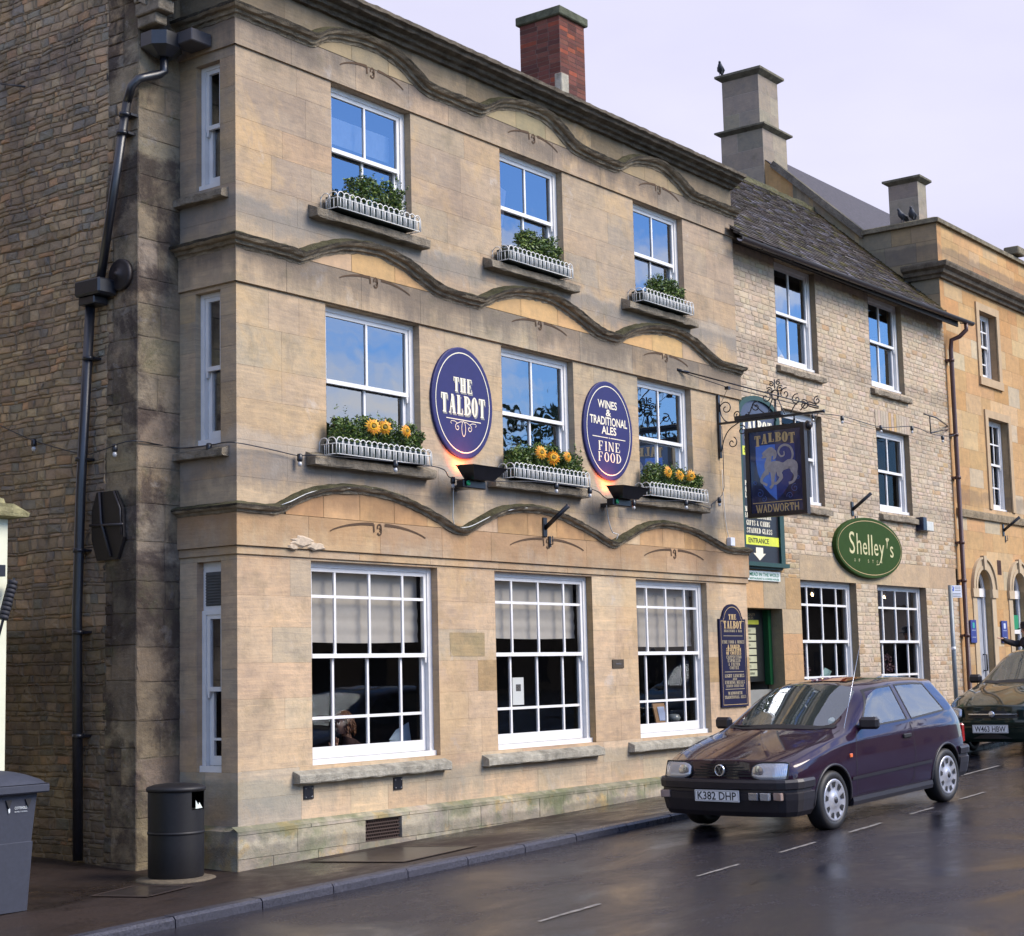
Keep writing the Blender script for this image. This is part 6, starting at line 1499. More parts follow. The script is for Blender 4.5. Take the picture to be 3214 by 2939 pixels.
serifs(t, 'lettering', paleb, fr, [('BRASSERIE & BAR', .50, .035, 0, 2.225), ('FINE FOOD & WINES', .62, .045, 0, 2.07), ('CAPPUCCINO', .42, .045, 0, 1.86), ('ESPRESSO', .36, .042, 0, 1.81), ('& FILTER', .32, .042, 0, 1.76), ('COFFEE', .26, .042, 0, 1.71), ('LIGHT LUNCHES', .55, .045, 0, 1.60), ('AND', .12, .03, 0, 1.555), ('EVENING MEALS', .56, .045, 0, 1.51), ('SERVED EVERY DAY', .50, .035, 0, 1.46), ('WADWORTH', .40, .042, 0, 1.36), ('TRADITIONAL ALES', .60, .042, 0, 1.305)], T=.24, t=.1)
serifs(t, 'lettering', gold, fr, [('A VARIED', .34, .045, 0, 2.01), ('SELECTION', .42, .045, 0, 1.965), ('OF COFFEES', .42, .045, 0, 1.915)], T=.28, t=.11)
part(t, 'rule', paleb, lambda b: [ribbon(b, [(-.27, z), (.27, z)], .008, fr, .002) for z in (2.155, 1.655, 1.415)])

# small fixtures on the inn wall
def box_thing(name, a, c, mat, label, cat, bev=.006, group=None):
    b = MB(); b.box(a, c, bev=bev); return tag(b.build(name, mat, loc=((a[0]+c[0])/2, (a[1]+c[1])/2, min(a[2], c[2]))), label, cat, group)
for x, z, lb in ((.95, .585, 'small square black iron plate below the left end of a ground-floor sill'), (2.30, .585, 'small square black iron plate under the middle of the first ground-floor sill')):
    t = thing('iron_plate', (x, 0, z-.065), lb, 'wall plate', 'iron plates under the sill'); part(t, 'plate', black, lambda b: b.box((x-.07, -.014, z-.065), (x+.07, 0, z+.065), bev=.003))
    part(t, 'screw', chrome, lambda b: [b.lathe([(.008, -.004), (.005, 0)], (x+sx*.045, -.014, z+sz*.042), 'y', 8) for sx in (-1, 1) for sz in (-1, 1)])
t = thing('name_plaque', (6.59, 0, 1.74), 'small bronze plaque on the stone between second and third ground-floor windows', 'plaque'); part(t, 'plate', plain('bronze', (.10, .075, .05), .4, metal=.4), lambda b: b.box((6.46, -.015, 1.74), (6.72, 0, 1.85), bev=.004)); part(t, 'slot', chrome, lambda b: b.box((6.53, -.02, 1.785), (6.65, -.015, 1.80)))
b = MB(); b.add([(3.23, -.003, 1.91), (3.85, -.003, 1.905), (3.85, -.003, 2.17), (3.22, -.003, 2.17)], [[0, 1, 2, 3]], (.36, .28, .16)); b.build('repair_stone', S_pub, pub)
t = thing('vent_grille', (1.99, -.05, .035), 'rusty honeycomb vent grille low in the inn plinth', 'vent')
def hon(b):
    b.box((1.71, -.02, .035), (2.27, -.012, .255))
    for j in range(6):
        for i in range(15):
            b.box((1.725+i*.036+(j % 2)*.018, -.052, .05+j*.034), (1.735+i*.036+(j % 2)*.018, -.02, .068+j*.034))
    for j in range(7): b.box((1.71, -.056, .038+j*.034), (2.27, -.02, .048+j*.034))
part(t, 'grille', plain('rusty_iron', (.055, .032, .024), .7), hon)
box_thing('junction_box', (9.50, -.07, 3.42), (9.62, 0, 3.54), plain('white_plastic', (.62, .64, .70), .4), 'small white junction box at the right end of the lowest moulding', 'junction box')
def flagholder(x, y0, z, lb):
    t = thing('flagpole_holder', (x, y0, z-.2), lb, 'flagpole holder', 'iron flagpole holders')
    part(t, 'back_plate', black, lambda b: b.box((x-.04, y0-.02, z-.13), (x+.04, y0, z+.10), bev=.004)); part(t, 'socket', black, lambda b: b.tube([(x, y0-.01, z-.03), (x+.03, y0-.34, z+.22)], .028, 10)); part(t, 'cleat', black, lambda b: (b.tube([(x+.1, y0, z-.22), (x+.1, y0-.05, z-.22), (x+.1, y0-.05, z-.12)], .008, 5), b.box((x+.08, y0-.015, z-.25), (x+.12, y0, z-.12))))
flagholder(5.01, -.045, 3.45, 'iron flagpole holder on the golden panel above the middle ground-floor window')
flagholder(13.95, YB, 4.26, 'iron flagpole holder above the green oval sign'); flagholder(20.72, YB, 4.28, 'iron flagpole holder on the ochre building')

# ------------------------------------------------------------------ WINDOW BOXES, SHRUBS, FLOWERS
leafA = plain('box_leaf', (.060, .115, .020), .5, var=.5, scale=30); leafB = plain('pale_leaf', (.17, .23, .04), .5, var=.4, scale=30); leafC = plain('dark_leaf', (.020, .040, .014), .55, var=.5, scale=30)
barkm = plain('twig', (.06, .045, .03), .8)
def leaves(b, c, r_, n, sz, flat=1., mi=0):
    for _ in range(n):
        d = V((R.gauss(0, 1), R.gauss(0, 1), R.gauss(0, 1))).normalized(); k = R.random()**.45
        p = V(c)+V((d.x*r_[0], d.y*r_[1], d.z*r_[2]))*k
        p += noise.noise_vector(p*7)*.03
        u = V((R.gauss(0, 1), R.gauss(0, 1), R.gauss(0, .6))).normalized(); v_ = u.cross(V((R.gauss(0, 1), R.gauss(0, 1), R.gauss(0, 1))).normalized()).normalized()
        s_ = sz*R.uniform(.6, 1.3)
        b.add([p-u*s_, p-v_*s_*.42, p+u*s_, p+v_*s_*.42], [[0, 1, 2, 3]], None, R.choice((0, 0, 1, 1, 2)) if mi is None else mi)
def shrub(cx_, y, z, w_, h_, label, seed, grp, upright=False):
    R.seed(seed); t = thing('shrub', (cx_, y, z), label, 'shrub', grp); b = MB(); st = MB()
    k = int(w_/.11)+1
    for i in range(k):
        x = cx_-w_/2+w_*(i+.5)/k; hh = h_*R.uniform(.72, 1.08)*(1-.25*abs(2*(i+.5)/k-1)**3)
        st.tube([(x, y, z-.06), (x+R.uniform(-.02, .02), y, z+hh*.7)], .006, 5)
        for q in range(5):
            leaves(b, (x+R.uniform(-.03, .03), y+R.uniform(-.04, .03), z+hh*(.12+.19*q)), (.088*(1.15-.12*q), .08, .055), 95, .021, mi=None)
        if upright:
            for q in range(3): leaves(b, (x+R.uniform(-.05, .05), y+R.uniform(-.05, .03), z+hh*1.05), (.025, .025, .06), 16, .017, mi=None)
    for _ in range(14):
        x = cx_+R.uniform(-w_/2, w_/2); leaves(b, (x, y-.05, z+h_*R.uniform(.6, 1.12)), (.02, .02, .05), 10, .015, mi=None)
    b.build('foliage', [leafA, leafB, leafC], t); st.build('stem', barkm, t)
def winbox(x0, x1, z, label, y0=-.02, y1=-.235):
    t = thing('window_box', ((x0+x1)/2, (y0+y1)/2, z), label, 'window box', 'white hooped window boxes')
    part(t, 'trough', dgreen, lambda b: (b.box((x0+.03, y1+.03, z+.012), (x1-.03, y0-.01, z+.155), bev=.008), b.box((x0+.05, y1+.05, z+.150), (x1-.05, y0-.03, z+.160))))
    b = MB(); H = .115; top = .182
    def run(p, q, n):
        p, q = V(p), V(q); st = (q-p)/n
        b.tube([p+V((0, 0, H)), q+V((0, 0, H))], .0055, 5); b.tube([p+V((0, 0, .008)), q+V((0, 0, .008))], .0055, 5)
        for i in range(0, n):        # overlapping hoops with a bar between
            if i % 2: b.tube([p+st*i+V((0, 0, .008)), p+st*i+V((0, 0, H))], .0052, 5); continue
            a = p+st*i; c = p+st*min(i+2.5, n+.4)
            m_ = (a+c)/2; wv = (c-a)/2; pts = [a+V((0, 0, .008)), a+V((0, 0, H))]+[m_-wv*math.cos(math.pi*k/8)+V((0, 0, H+(top-H)*math.sin(math.pi*k/8))) for k in range(1, 8)]+[c+V((0, 0, H)), c+V((0, 0, .008))]
            b.tube(pts, .0058, 5)
    n = 2*round((x1-x0)/.088); run((x0, y1, z), (x1, y1, z), n); run((x0, y1, z), (x0, y0, z), 4); run((x1, y1, z), (x1, y0, z), 4)
    b.build('hooped_railing', oldwhite, t)
def flower(c, r_, label, tilt=.0):
    t = thing('sunflower', (c[0], c[1], c[2]-r_), label, 'flower', 'orange sunflowers in the window boxes'); b = MB(); c = V(c)
    nx = V((R.uniform(-.6, -.2)+tilt, -1, R.uniform(-.15, .35))).normalized(); u = nx.cross(V((0, 0, 1))).normalized(); v_ = u.cross(nx)
    for lay, (rr, off) in enumerate(((1., 0), (.86, .5), (.62, .25))):
        for k in range(15):
            a = 2*math.pi*(k+off)/15+R.uniform(-.08, .08); d = u*math.cos(a)+v_*math.sin(a); s_ = u*-math.sin(a)+v_*math.cos(a); L_ = r_*rr*R.uniform(.85, 1.1)
            b.add([c+d*r_*.2+nx*.006*lay, c+d*L_*.6+s_*r_*.13+nx*(.008*lay+.01), c+d*L_+nx*(-.006+.01*lay), c+d*L_*.6-s_*r_*.13+nx*(.008*lay+.01)], [[0, 1, 2, 3]], None, lay % 2)
    b.build('petals', [plain('amber_petal', (.80, .40, .015), .6, var=.15), plain('orange_petal', (.72, .24, .01), .6, var=.15)], t)
    part(t, 'disc', plain('seed_disc', (.22, .17, .04), .9, scale=80, var=.5), lambda b: b.tube([c+nx*.012, c+nx*.026], [r_*.26, r_*.2], 12)); part(t, 'stalk', leafA, lambda b: b.tube([c-nx*.01, c+V((0, .06, -r_*1.8))], .006, 5))
B1F = ((1.16, 2.66), (4.18, 5.72), (7.13, 8.60)); B2F = ((1.22, 2.54), (4.17, 5.48), (7.12, 8.40)); nm = ('left', 'middle', 'right')
for k, (x0, x1) in enumerate(B2F):
    winbox(x0, x1, 6.53, f'white hooped window box on the {nm[k]} top-floor sill')
    w_ = (.86, .86, .82)[k]; shrub(x0+w_/2+.30, -.13, 6.69, w_, (.34, .32, .26)[k], ('bushy green shrub in two clumps in the left top-floor window box', 'clipped round-headed green shrub in the middle top-floor window box', 'spiky loose green shrub in the right top-floor window box')[k], 40+k, 'shrubs in the top-floor window boxes', k == 2)
fl = {0: ((.46, .33, .085), (.64, .34, .08), (.99, .335, .07)), 1: ((.42, .33, .085), (.66, .29, .09), (.95, .33, .07)), 2: ((.36, .34, .075), (.66, .32, .07), (.95, .33, .08))}
wd = ('first', 'second', 'third')
for k, (x0, x1) in enumerate(B1F):
    winbox(x0, x1, 3.95, f'white hooped window box on the {nm[k]} first-floor sill')
    shrub((x0+x1)/2+.0, -.12, 4.11, x1-x0-.10, .30, f'low dense green shrub with orange flowers in front in the {nm[k]} first-floor window box', 50+k, 'shrubs in the first-floor window boxes')
    for q, (dx, dz, r_) in enumerate(fl[k]): flower((x0+dx*(x1-x0)/1.5+.1, -.24, 3.96+dz), r_*1.12, f'{wd[q]} orange sunflower from the left in the {nm[k]} first-floor window box', .2 if q == 2 else 0)

# ------------------------------------------------------------------ CABLES
wc = plain('white_cable', (.60, .60, .58), .5)
b = MB()
b.tube([V((p[0], -.112, p[1])) for p in smooth_path([(.50, 3.40), (.62, 3.44), (.92, 3.555), (1.3, 3.62), (1.85, 3.66)], .08)], .0055, 5)
tag(b.build('white_cable', wc, loc=(.5, -.13, 3.4)), 'thin white cable lying along the lowest moulding above the first ground-floor window', 'cable', 'white cables on the inn wall'); b = MB()
b.tube([V((p[0], -.112, p[1])) for p in smooth_path([(3.20, 3.77), (3.19, 3.55), (3.20, 3.36), (3.45, 3.345), (3.94, 3.51), (4.4, 3.615), (4.86, 3.65)], .08)], .0055, 5)
tag(b.build('white_cable', wc, loc=(3.3, -.13, 3.4)), 'thin white cable hanging from the left floodlight and following the moulding right', 'cable', 'white cables on the inn wall'); b = MB()
b.tube([V((p[0], -.10, p[1])) for p in smooth_path([(6.3, 3.78), (6.33, 3.6), (6.42, 3.44), (6.55, 3.43), (6.5, 3.36)], .05)], .007, 5)
tag(b.build('white_cable', wc, loc=(6.4, -.1, 3.4)), 'thin white cable curling below the right floodlight', 'cable', 'white cables on the inn wall'); b = MB()
b.tube([V((p[0], -.02, p[1])) for p in smooth_path([(9.41, 4.5), (9.42, 4.2), (9.46, 3.75), (9.53, 3.53)], .08)], .006, 5)
tag(b.build('white_cable', wc, loc=(9.5, -.02, 3.5)), 'thin white cable dropping to the junction box at the right end of the lowest moulding', 'cable', 'white cables on the inn wall')
fest = [V(p) for p in ((-2.9, -.12, 3.95), (-2.45, -.12, 3.80), (-1.9, -.10, 3.74), (-1.53, -.06, 3.80), (-1.1, -.10, 3.84), (-.45, -.12, 3.92), (-.02, -.05, 3.93))]
F1 = smooth_path([(-.62, 2.85, 4.39), (-.62, 2.28, 4.17), (-.64, 1.51, 3.96), (-.66, 1.2, 3.96), (-.60, .80, 4.02), (-.05, .78, 4.0), (-.06, .31, 3.98), (-.10, -.04, 3.97), (.4, -.04, 3.95), (.81, -.05, 3.92), (.95, -.16, 3.93), (1.8, -.26, 3.94), (2.8, -.24, 3.95), (3.19, -.12, 3.87), (4.0, -.16, 3.90), (4.6, -.26, 3.93), (5.75, -.25, 3.93), (6.3, -.12, 3.86), (6.9, -.16, 3.86), (7.9, -.26, 3.93), (8.8, -.16, 3.90), (9.0, -.06, 3.97), (9.23, -.06, 4.08), (9.40, -.05, 4.25), (9.41, -.05, 4.9), (9.40, -.05, 5.12)], .08)
tag((lambda b: (b.tube([V(p) for p in F1], .006, 5), b.build('festoon_cable', black, loc=(0, 0, 3.9)))[1])(MB()), 'black cable of bulb holders strung along the inn under the first-floor sills', 'cable')
F2 = smooth_path([(9.42, -1.55, 5.15), (10.6, -.9, 5.22), (11.87, -.25, 5.54), (12.87, -.25, 5.62), (14.35, -.25, 5.60), (15.62, -.25, 5.74), (16.42, -.25, 5.70), (16.95, -.25, 5.71), (17.7, -.1, 5.80), (18.25, .02, 5.9)], .1)
tag((lambda b: (b.tube([V(p) for p in F2], .007, 5), b.build('festoon_cable', black, loc=(12, -.25, 5.4)))[1])(MB()), 'black cable of bulb holders strung across the rubble shop front', 'cable')
def bulb(p, lb):
    t = thing('bulb_holder', p, lb, 'bulb holder', 'bulb holders on the festoon cables'); x, y, z = p
    part(t, 'holder', black, lambda b: b.lathe([(.012, .03), (.026, .025), (.03, -.035), (.022, -.05)], p, 'z', 10)); part(t, 'bulb', plain('clear_bulb', (.5, .5, .5), .1, spec=.9), lambda b: b.lathe([(.016, -.05), (.024, -.075), (.015, -.098), (.001, -.1)], p, 'z', 10))
for p, lb in (((-.63, 2.28, 4.16), 'bulb holder hanging on the rubble gable left of the black drainpipe'), ((-.64, 1.02, 3.98), 'bulb holder hanging on the quoins just right of the black drainpipe'), ((-.07, .31, 3.97), 'bulb holder at the sill of the narrow first-floor side window'), ((.81, -.06, 3.91), 'bulb holder on bare wall left of the first first-floor sill'), ((2.02, -.28, 3.93), 'bulb holder under the left first-floor window box'), ((3.17, -.13, 3.86), 'bulb holder beside the left floodlight'), ((4.95, -.28, 3.92), 'bulb holder under the middle first-floor window box'), ((5.69, -.26, 3.92), 'bulb holder at the right end of the middle first-floor window box'), ((6.82, -.17, 3.85), 'bulb holder just right of the right floodlight'), ((7.95, -.28, 3.92), 'bulb holder under the right first-floor window box'), ((9.23, -.06, 4.06), 'bulb holder below the hanging sign bracket'),
              ((11.87, -.25, 5.52), 'bulb holder nearest the hanging sign on the rubble shop front'), ((12.9, -.25, 5.6), 'bulb holder between the two first-floor windows of the rubble shop'), ((14.35, -.25, 5.6), 'bulb holder left of the soldier-course arch on the rubble shop'), ((15.62, -.25, 5.72), 'bulb holder above the far first-floor window of the rubble shop'), ((16.95, -.25, 5.69), 'bulb holder beside the triangular iron bracket')): bulb(p, lb)

# ------------------------------------------------------------------ GABLE SIDE FIXTURES
t = thing('drainpipe', (-.62, 1.5, 0), 'black drainpipe with two hoppers running down the rubble gable', 'drainpipe')
part(t, 'pipe', blackp, lambda b: (b.tube([V(p) for p in smooth_path([(-.34, .66, 7.98), (-.34, .66, 7.76), (-.38, .68, 7.73), (-.62, .72, 7.62), (-.66, .77, 7.55), (-.66, .84, 7.4)], .05)], .044, 12), b.tube([(-.66, .84, 7.4), (-.66, 1.22, 5.68)], .044, 12), b.tube([(-.66, 1.37, 5.5), (-.66, 1.50, 3.6), (-.66, 1.54, 2.4), (-.66, 1.50, .02)], .050, 12)))
def hop1(b): 
    q = [(-.54, .62), (-.45, .50), (-.27, .50), (-.14, .62), (-.14, .78), (-.54, .78)]; c = (-.34, .65)
    for s0, z0, s1, z1 in ((1, 8.13, 1, 7.99), (1, 7.99, .45, 7.90)):
        vs = [(c[0]+(x-c[0])*s0, c[1]+(y-c[1])*s0, z0) for x, y in q]+[(c[0]+(x-c[0])*s1, c[1]+(y-c[1])*s1, z1) for x, y in q]; b.add(vs, [[i, (i+1) % 6, 6+(i+1) % 6, 6+i] for i in range(6)]+[list(range(6)), list(range(6, 12))])
part(t, 'hopper', blackp, hop1)
part(t, 'hopper', blackp, lambda b: (b.box((-.80, 1.08, 5.50), (-.56, 1.46, 5.66), bev=.02), b.box((-.76, 1.20, 5.42), (-.58, 1.44, 5.50), bev=.01)))
for y, z in ((.87, 7.28), (.91, 7.1), (1.40, 4.9), (1.5, 3.9), (1.52, 3.0), (1.52, 2.2), (1.51, 1.2)): part(t, 'bracket', black, lambda b: (b.lathe([(.060, -.02), (.060, .02)], (-.66, y, z), 'z', 12), b.box((-.64, y-.07, z-.012), (-.55, y+.07, z+.012))))
box_thing('lead_spout', (-.30, .30, 8.02), (-.03, .60, 8.15), lead, 'grey lead spout emptying over the black hopper', 'spout', .01)
t = thing('wall_tie_plate', (-.57, 1.02, 5.5), 'round dark iron tie plate on the gable quoins beside the drainpipe hopper', 'tie plate')
part(t, 'disc', plain('rusted_black_iron', (.022, .016, .016), .55, var=.4), lambda b: b.lathe([(.16, .02), (.16, -.01), (.15, -.025), (.125, -.02), (.11, -.03), (.07, -.028), (.055, -.045), (.025, -.05), (.02, -.07), (.001, -.075)], (-.58, 1.02, 5.70), 'x', 32))
t = thing('blocked_vent', (-.57, 1.17, 2.88), 'tall dark octagonal iron plate with a crossbar low on the gable', 'wall plate')
q = [(1.33, 3.56), (1.05, 3.56), (.95, 3.38), (.93, 3.1), (1.02, 2.89), (1.32, 2.89), (1.40, 3.1), (1.40, 3.38)]; frg = frame((-.57, 0, 0), (0, 1, 0), (-1, 0, 0))
part(t, 'plate', plain('soot_black_iron', (.010, .008, .009), .5), lambda b: b.prism(q, frg, 0, .035))
part(t, 'strap', plain('worn_black_strap', (.035, .03, .032), .4), lambda b: (b.tube([frg(*p, .05) for p in ((1.41, 3.24), (.92, 3.22))], .014, 6), b.tube([frg(*p, .05) for p in ((1.27, 3.56), (1.24, 3.26), (1.10, 2.92))], .014, 6), b.tube([frg(*p, .045) for p in ((1.06, 3.55), (.97, 3.38), (.95, 3.12))], .010, 6)))
b = MB(); b.tube([(-.60, 2.96, 8.11), (-.66, 2.46, 7.94)], .012, 6); tag(b.build('iron_rod', black, loc=(-.6, 2.9, 8)), 'thin iron rod sticking out high on the rubble gable', 'rod')

# cream painted pier with mossy cap (front corner of a low building across the alley)
t = thing('gate_pier', (-3.0, .9, 0), 'cream painted pier with a mossy stone cap at the left edge', 'pier')
crm = plain('cream_masonry_paint', (.66, .66, .50), .7, var=.05)
part(t, 'shaft', crm, lambda b: b.box((-3.6, .62, -.2), (-2.155, 1.6, 3.19), bev=.012))
part(t, 'raised_panel', crm, lambda b: b.tube([frame((0, .618, 0), X_, Y_)(*p) for p in [(-2.9, .3), (-2.9, 3.0), (-2.35, 3.0)]+[(-2.35+.09*math.sin(rad(a)), 2.91+.09*math.cos(rad(a))) for a in range(15, 91, 15)]+[(-2.26, .3)]], .010, 5))
part(t, 'cap', moulding('yellow_mossy_cap', (.42, .38, .20), .45), lambda b: (lambda ps: b.add([(x, y, z) for z, s_ in ps for x, y in ((-3.6-s_, .62-s_), (-2.155+s_, .62-s_), (-2.155+s_, 1.6+s_), (-3.6-s_, 1.6+s_))], [[4*k+i, 4*k+(i+1) % 4, 4*k+4+(i+1) % 4, 4*k+4+i] for k in range(len(ps)-1) for i in range(4)]+[[0, 1, 2, 3], [4*len(ps)-4+i for i in range(4)]]))([(3.15, 0), (3.17, .12), (3.205, .13), (3.29, .03), (3.295, -.02), (3.335, -.03), (3.35, -.06)]))
t = thing('rolled_banner', (-2.27, .52, 2.2), 'black ribbed rolled banner leaning out from the cream pier', 'banner')
part(t, 'roll', plain('black_fabric', (.014, .014, .02), .7, scale=40, var=.5), lambda b: [b.tube([(-2.29+.10*k/9, .5, 2.27+.34*k/9), (-2.29+.10*(k+.85)/9, .5, 2.27+.34*(k+.85)/9)], .045, 10) for k in range(9)]); part(t, 'pole', black, lambda b: (b.tube([(-2.36, .5, 2.03), (-2.18, .5, 2.63)], .012, 6), b.box((-2.36, .5, 2.64), (-2.27, .62, 2.74))))

t = thing('unseen_shading_house', (-8, 6, 0), 'unseen tall stone house added left of the alley to keep it dark', 'building'); part(t, 'wall', plain('shading_house_stone', (.26, .21, .15), .9), lambda b: b.box((-14, 1.2, -.3), (-4.2, 12, 8))); part(t, 'roof', slate, lambda b: b.add([(-14.2, 1, 8), (-4, 1, 8), (-4, 6.6, 11), (-14.2, 6.6, 11), (-4, 12.2, 8), (-14.2, 12.2, 8)], [[0, 1, 2, 3], [3, 2, 4, 5], [1, 4, 2], [0, 5, 3]]))  # unseen house, added to block sky light from the alley
t = thing('unseen_outbuilding', (-5, 5, 0), 'unseen low cream building added behind the cream pier to shade the alley', 'building'); part(t, 'wall', crm, lambda b: b.box((-9, 1.62, -.3), (-2.4, 12, 3.1)))  # hidden from view, added to shade the lower gable wall
# ------------------------------------------------------------------ BINS
t = thing('litter_bin', (-.63, .12, -.07), 'round black litter bin with an opening, standing at the inn corner', 'litter bin')
bx_, by_, bz_ = -.66, .12, -.075; binm = plain('black_bin_plastic', (.005, .004, .005), .55, var=.4, scale=25)
def litter(b):
    n = 40; prof = [(.24, .0), (.252, .03), (.253, .31), (.254, .62)]
    vs = []; F = []
    prof2 = prof+[(.256, .79)]
    for r_, h_ in prof2:
        for k in range(n): a = 2*math.pi*k/n; vs.append((bx_+r_*math.cos(a), by_+r_*math.sin(a), bz_+h_))
    for i in range(len(prof2)-1):
        for k in range(n):
            a = math.degrees(2*math.pi*(k+.5)/n)
            if i == len(prof2)-2 and (a > 258 and a < 306): continue
            F.append([i*n+k, i*n+(k+1) % n, (i+1)*n+(k+1) % n, (i+1)*n+k])
    b.add(vs, F, smooth=True)
part(t, 'body', binm, litter, recalc=False)
part(t, 'band', binm, lambda b: b.lathe([(.250, .40), (.259, .405), (.259, .425), (.250, .43)], (bx_, by_, bz_), 'z', 40, close=False))
part(t, 'lid', binm, lambda b: b.lathe([(.25, .78), (.268, .785), (.272, .81), (.262, .825), (.20, .845), (.10, .855), (.001, .857)], (bx_, by_, bz_), 'z', 40))
part(t, 'liner', plain('dark_liner', (.004, .004, .004), .9), lambda b: b.lathe([(.24, .02), (.24, .79), (.001, .79)], (bx_, by_, bz_), 'z', 30, close=True) if False else b.lathe([(.20, .02), (.20, .62), (.001, .63)], (bx_, by_, bz_), 'z', 30))
part(t, 'concrete_base', plain('damp_mortar', (.11, .085, .055), .9, scale=30, var=.3), lambda b: b.lathe([(.37, -.02), (.36, .004), (.30, .016), (.25, .018)], (bx_, by_, bz_), 'z', 28))
b = MB(); b.add([V((bx_+.06, by_-.25, bz_+.63))+V(p) for p in ((-.05, 0, 0), (.06, .03, .0), (.04, .05, .05), (.0, .02, .03), (-.04, .01, .075))], [[0, 1, 3, 4], [1, 2, 3]]); tag(b.build('crumpled_paper', plain('white_paper', (.6, .65, .6), .8), loc=(bx_+.16, by_-.2, bz_+.62)), 'crumpled white paper poking out of the litter bin opening', 'litter')
t = thing('wheelie_bin', (-2.75, .1, -.12), 'grey-blue wheelie bin with a council logo at the left edge', 'wheelie bin')
whm = plain('slate_blue_plastic', (.034, .038, .056), .6, var=.12, scale=30)
wx0, wx1, wy0, wy1, wz = -2.98, -2.42, -.16, .50, -.12
def wb(b):
    vs = []
    for z, s_ in ((0, .05), (.55, .022), (.556, .030), (.80, .012), (.94, .0)):
        vs += [(wx0+s_, wy0+s_*1.0, wz+z), (wx1-s_, wy0+s_, wz+z), (wx1-s_, wy1-s_, wz+z), (wx0+s_, wy1-s_, wz+z)]
    b.add(vs, [[4*k+i, 4*k+(i+1) % 4, 4*k+4+(i+1) % 4, 4*k+4+i] for k in range(4) for i in range(4)]+[[0, 1, 2, 3]])
part(t, 'body', whm, wb)
def lid(b):
    nx, ny = 12, 12; vs = []
    x0, x1, y0, y1 = wx0-.05, wx1+.075, wy0-.075, wy1+.03
    for j in range(ny+1):
        for i in range(nx+1):
            u, v_ = i/nx*2-1, j/ny*2-1; vs.append((x0+(x1-x0)*i/nx, y0+(y1-y0)*j/ny, wz+1.02+.11*max(0, 1-abs(u)**2.4)**.6*max(0, 1-abs(v_)**2.4)**.6))
    b.add(vs, [[j*(nx+1)+i, j*(nx+1)+i+1, (j+1)*(nx+1)+i+1, (j+1)*(nx+1)+i] for j in range(ny) for i in range(nx)], smooth=True)
    b.box((x0, y0, wz+.945), (x1, y1, wz+1.019), bev=.012)
part(t, 'lid', whm, lid)
part(t, 'wheel', rubber, lambda b: b.lathe([(.10, -.02), (.10, .02)], (wx0+.06, wy1+.03, wz+.10), 'x', 20)); part(t, 'wheel', rubber, lambda b: b.lathe([(.10, -.02), (.10, .02)], (wx1-.06, wy1+.03, wz+.10), 'x', 20)); part(t, 'handle', whm, lambda b: b.tube([(wx0+.05, wy1+.07, wz+1.0), (wx1-.05, wy1+.07, wz+1.0)], .016, 8))
part(t, 'rib', rubber, lambda b: [b.prism([(x-.03, .90), (x+.03, .90), (x, .83)], frame((0, wy0-.004, wz), X_, Y_), -.03, .004) for x in (-2.70, -2.51)])
frw = frame((-2.70, wy0+.010, .73), X_, Y_); wtm = plain('white_transfer', (.62, .66, .68), .5)
b = MB(); frw2 = frame((-2.59, wy0+.0085, .70), X_, Y_)
for pl_ in ([(-.10, -.03), (-.06, -.03), (-.06, .01), (-.10, .01)], [(-.105, .01), (-.055, .01), (-.08, .04)], [(-.085, -.03), (-.065, -.03), (-.065, -.05), (-.10, -.05)]): b.add([frw2(x-.015, y, .006+.0001*pl_[0][0]) for x, y in [(-.085+(p_[0]+.08)*.45, p_[1]*.45) for p_ in pl_]], [list(range(len(pl_)))])
r_ = bfont('COTSWOLD', .125, .022, frw2, None, None, x=.015, y=.012, d=.007, bold=.01); b.add(*r_); r_ = bfont('DISTRICT COUNCIL', .125, .010, frw2, None, None, x=.015, y=-.018, d=.007); b.add(*r_); b.build('logo', wtm, t)

# ------------------------------------------------------------------ SIGNS ON THE SHOPS
t = thing('court_sign', (10.78, YB, 3.18), 'tall green-framed black board listing shops, half hidden behind the hanging sign', 'sign')
fr = frame((10.78, YB-.06, 0), X_, Y_)
AP = [(-.60, 3.24), (.52, 3.24), (.52, 5.40)]+[(.52*math.cos(rad(q)), 5.40+.30*math.sin(rad(q))) for q in range(10, 171, 10)]+[(-.6, 5.40)]
part(t, 'board', plain('black_sign_board', (.014, .011, .013), .35), lambda b: b.prism([(-.60, 3.24), (.46, 3.24), (.46, 4.92), (-.60, 4.92)], fr, -.02, 0))
part(t, 'arched_head', plain('blue_grey_head', (.05, .06, .10), .4), lambda b: b.prism([(-.6, 4.92), (.50, 4.92), (.50, 5.40)]+[(-.05+.55*math.cos(rad(q)), 5.40+.26*math.sin(rad(q))) for q in range(0, 181, 10)]+[(-.6, 5.40)], fr, -.02, 0))
dgf = plain('sea_green_frame', (.012, .050, .042), .55)
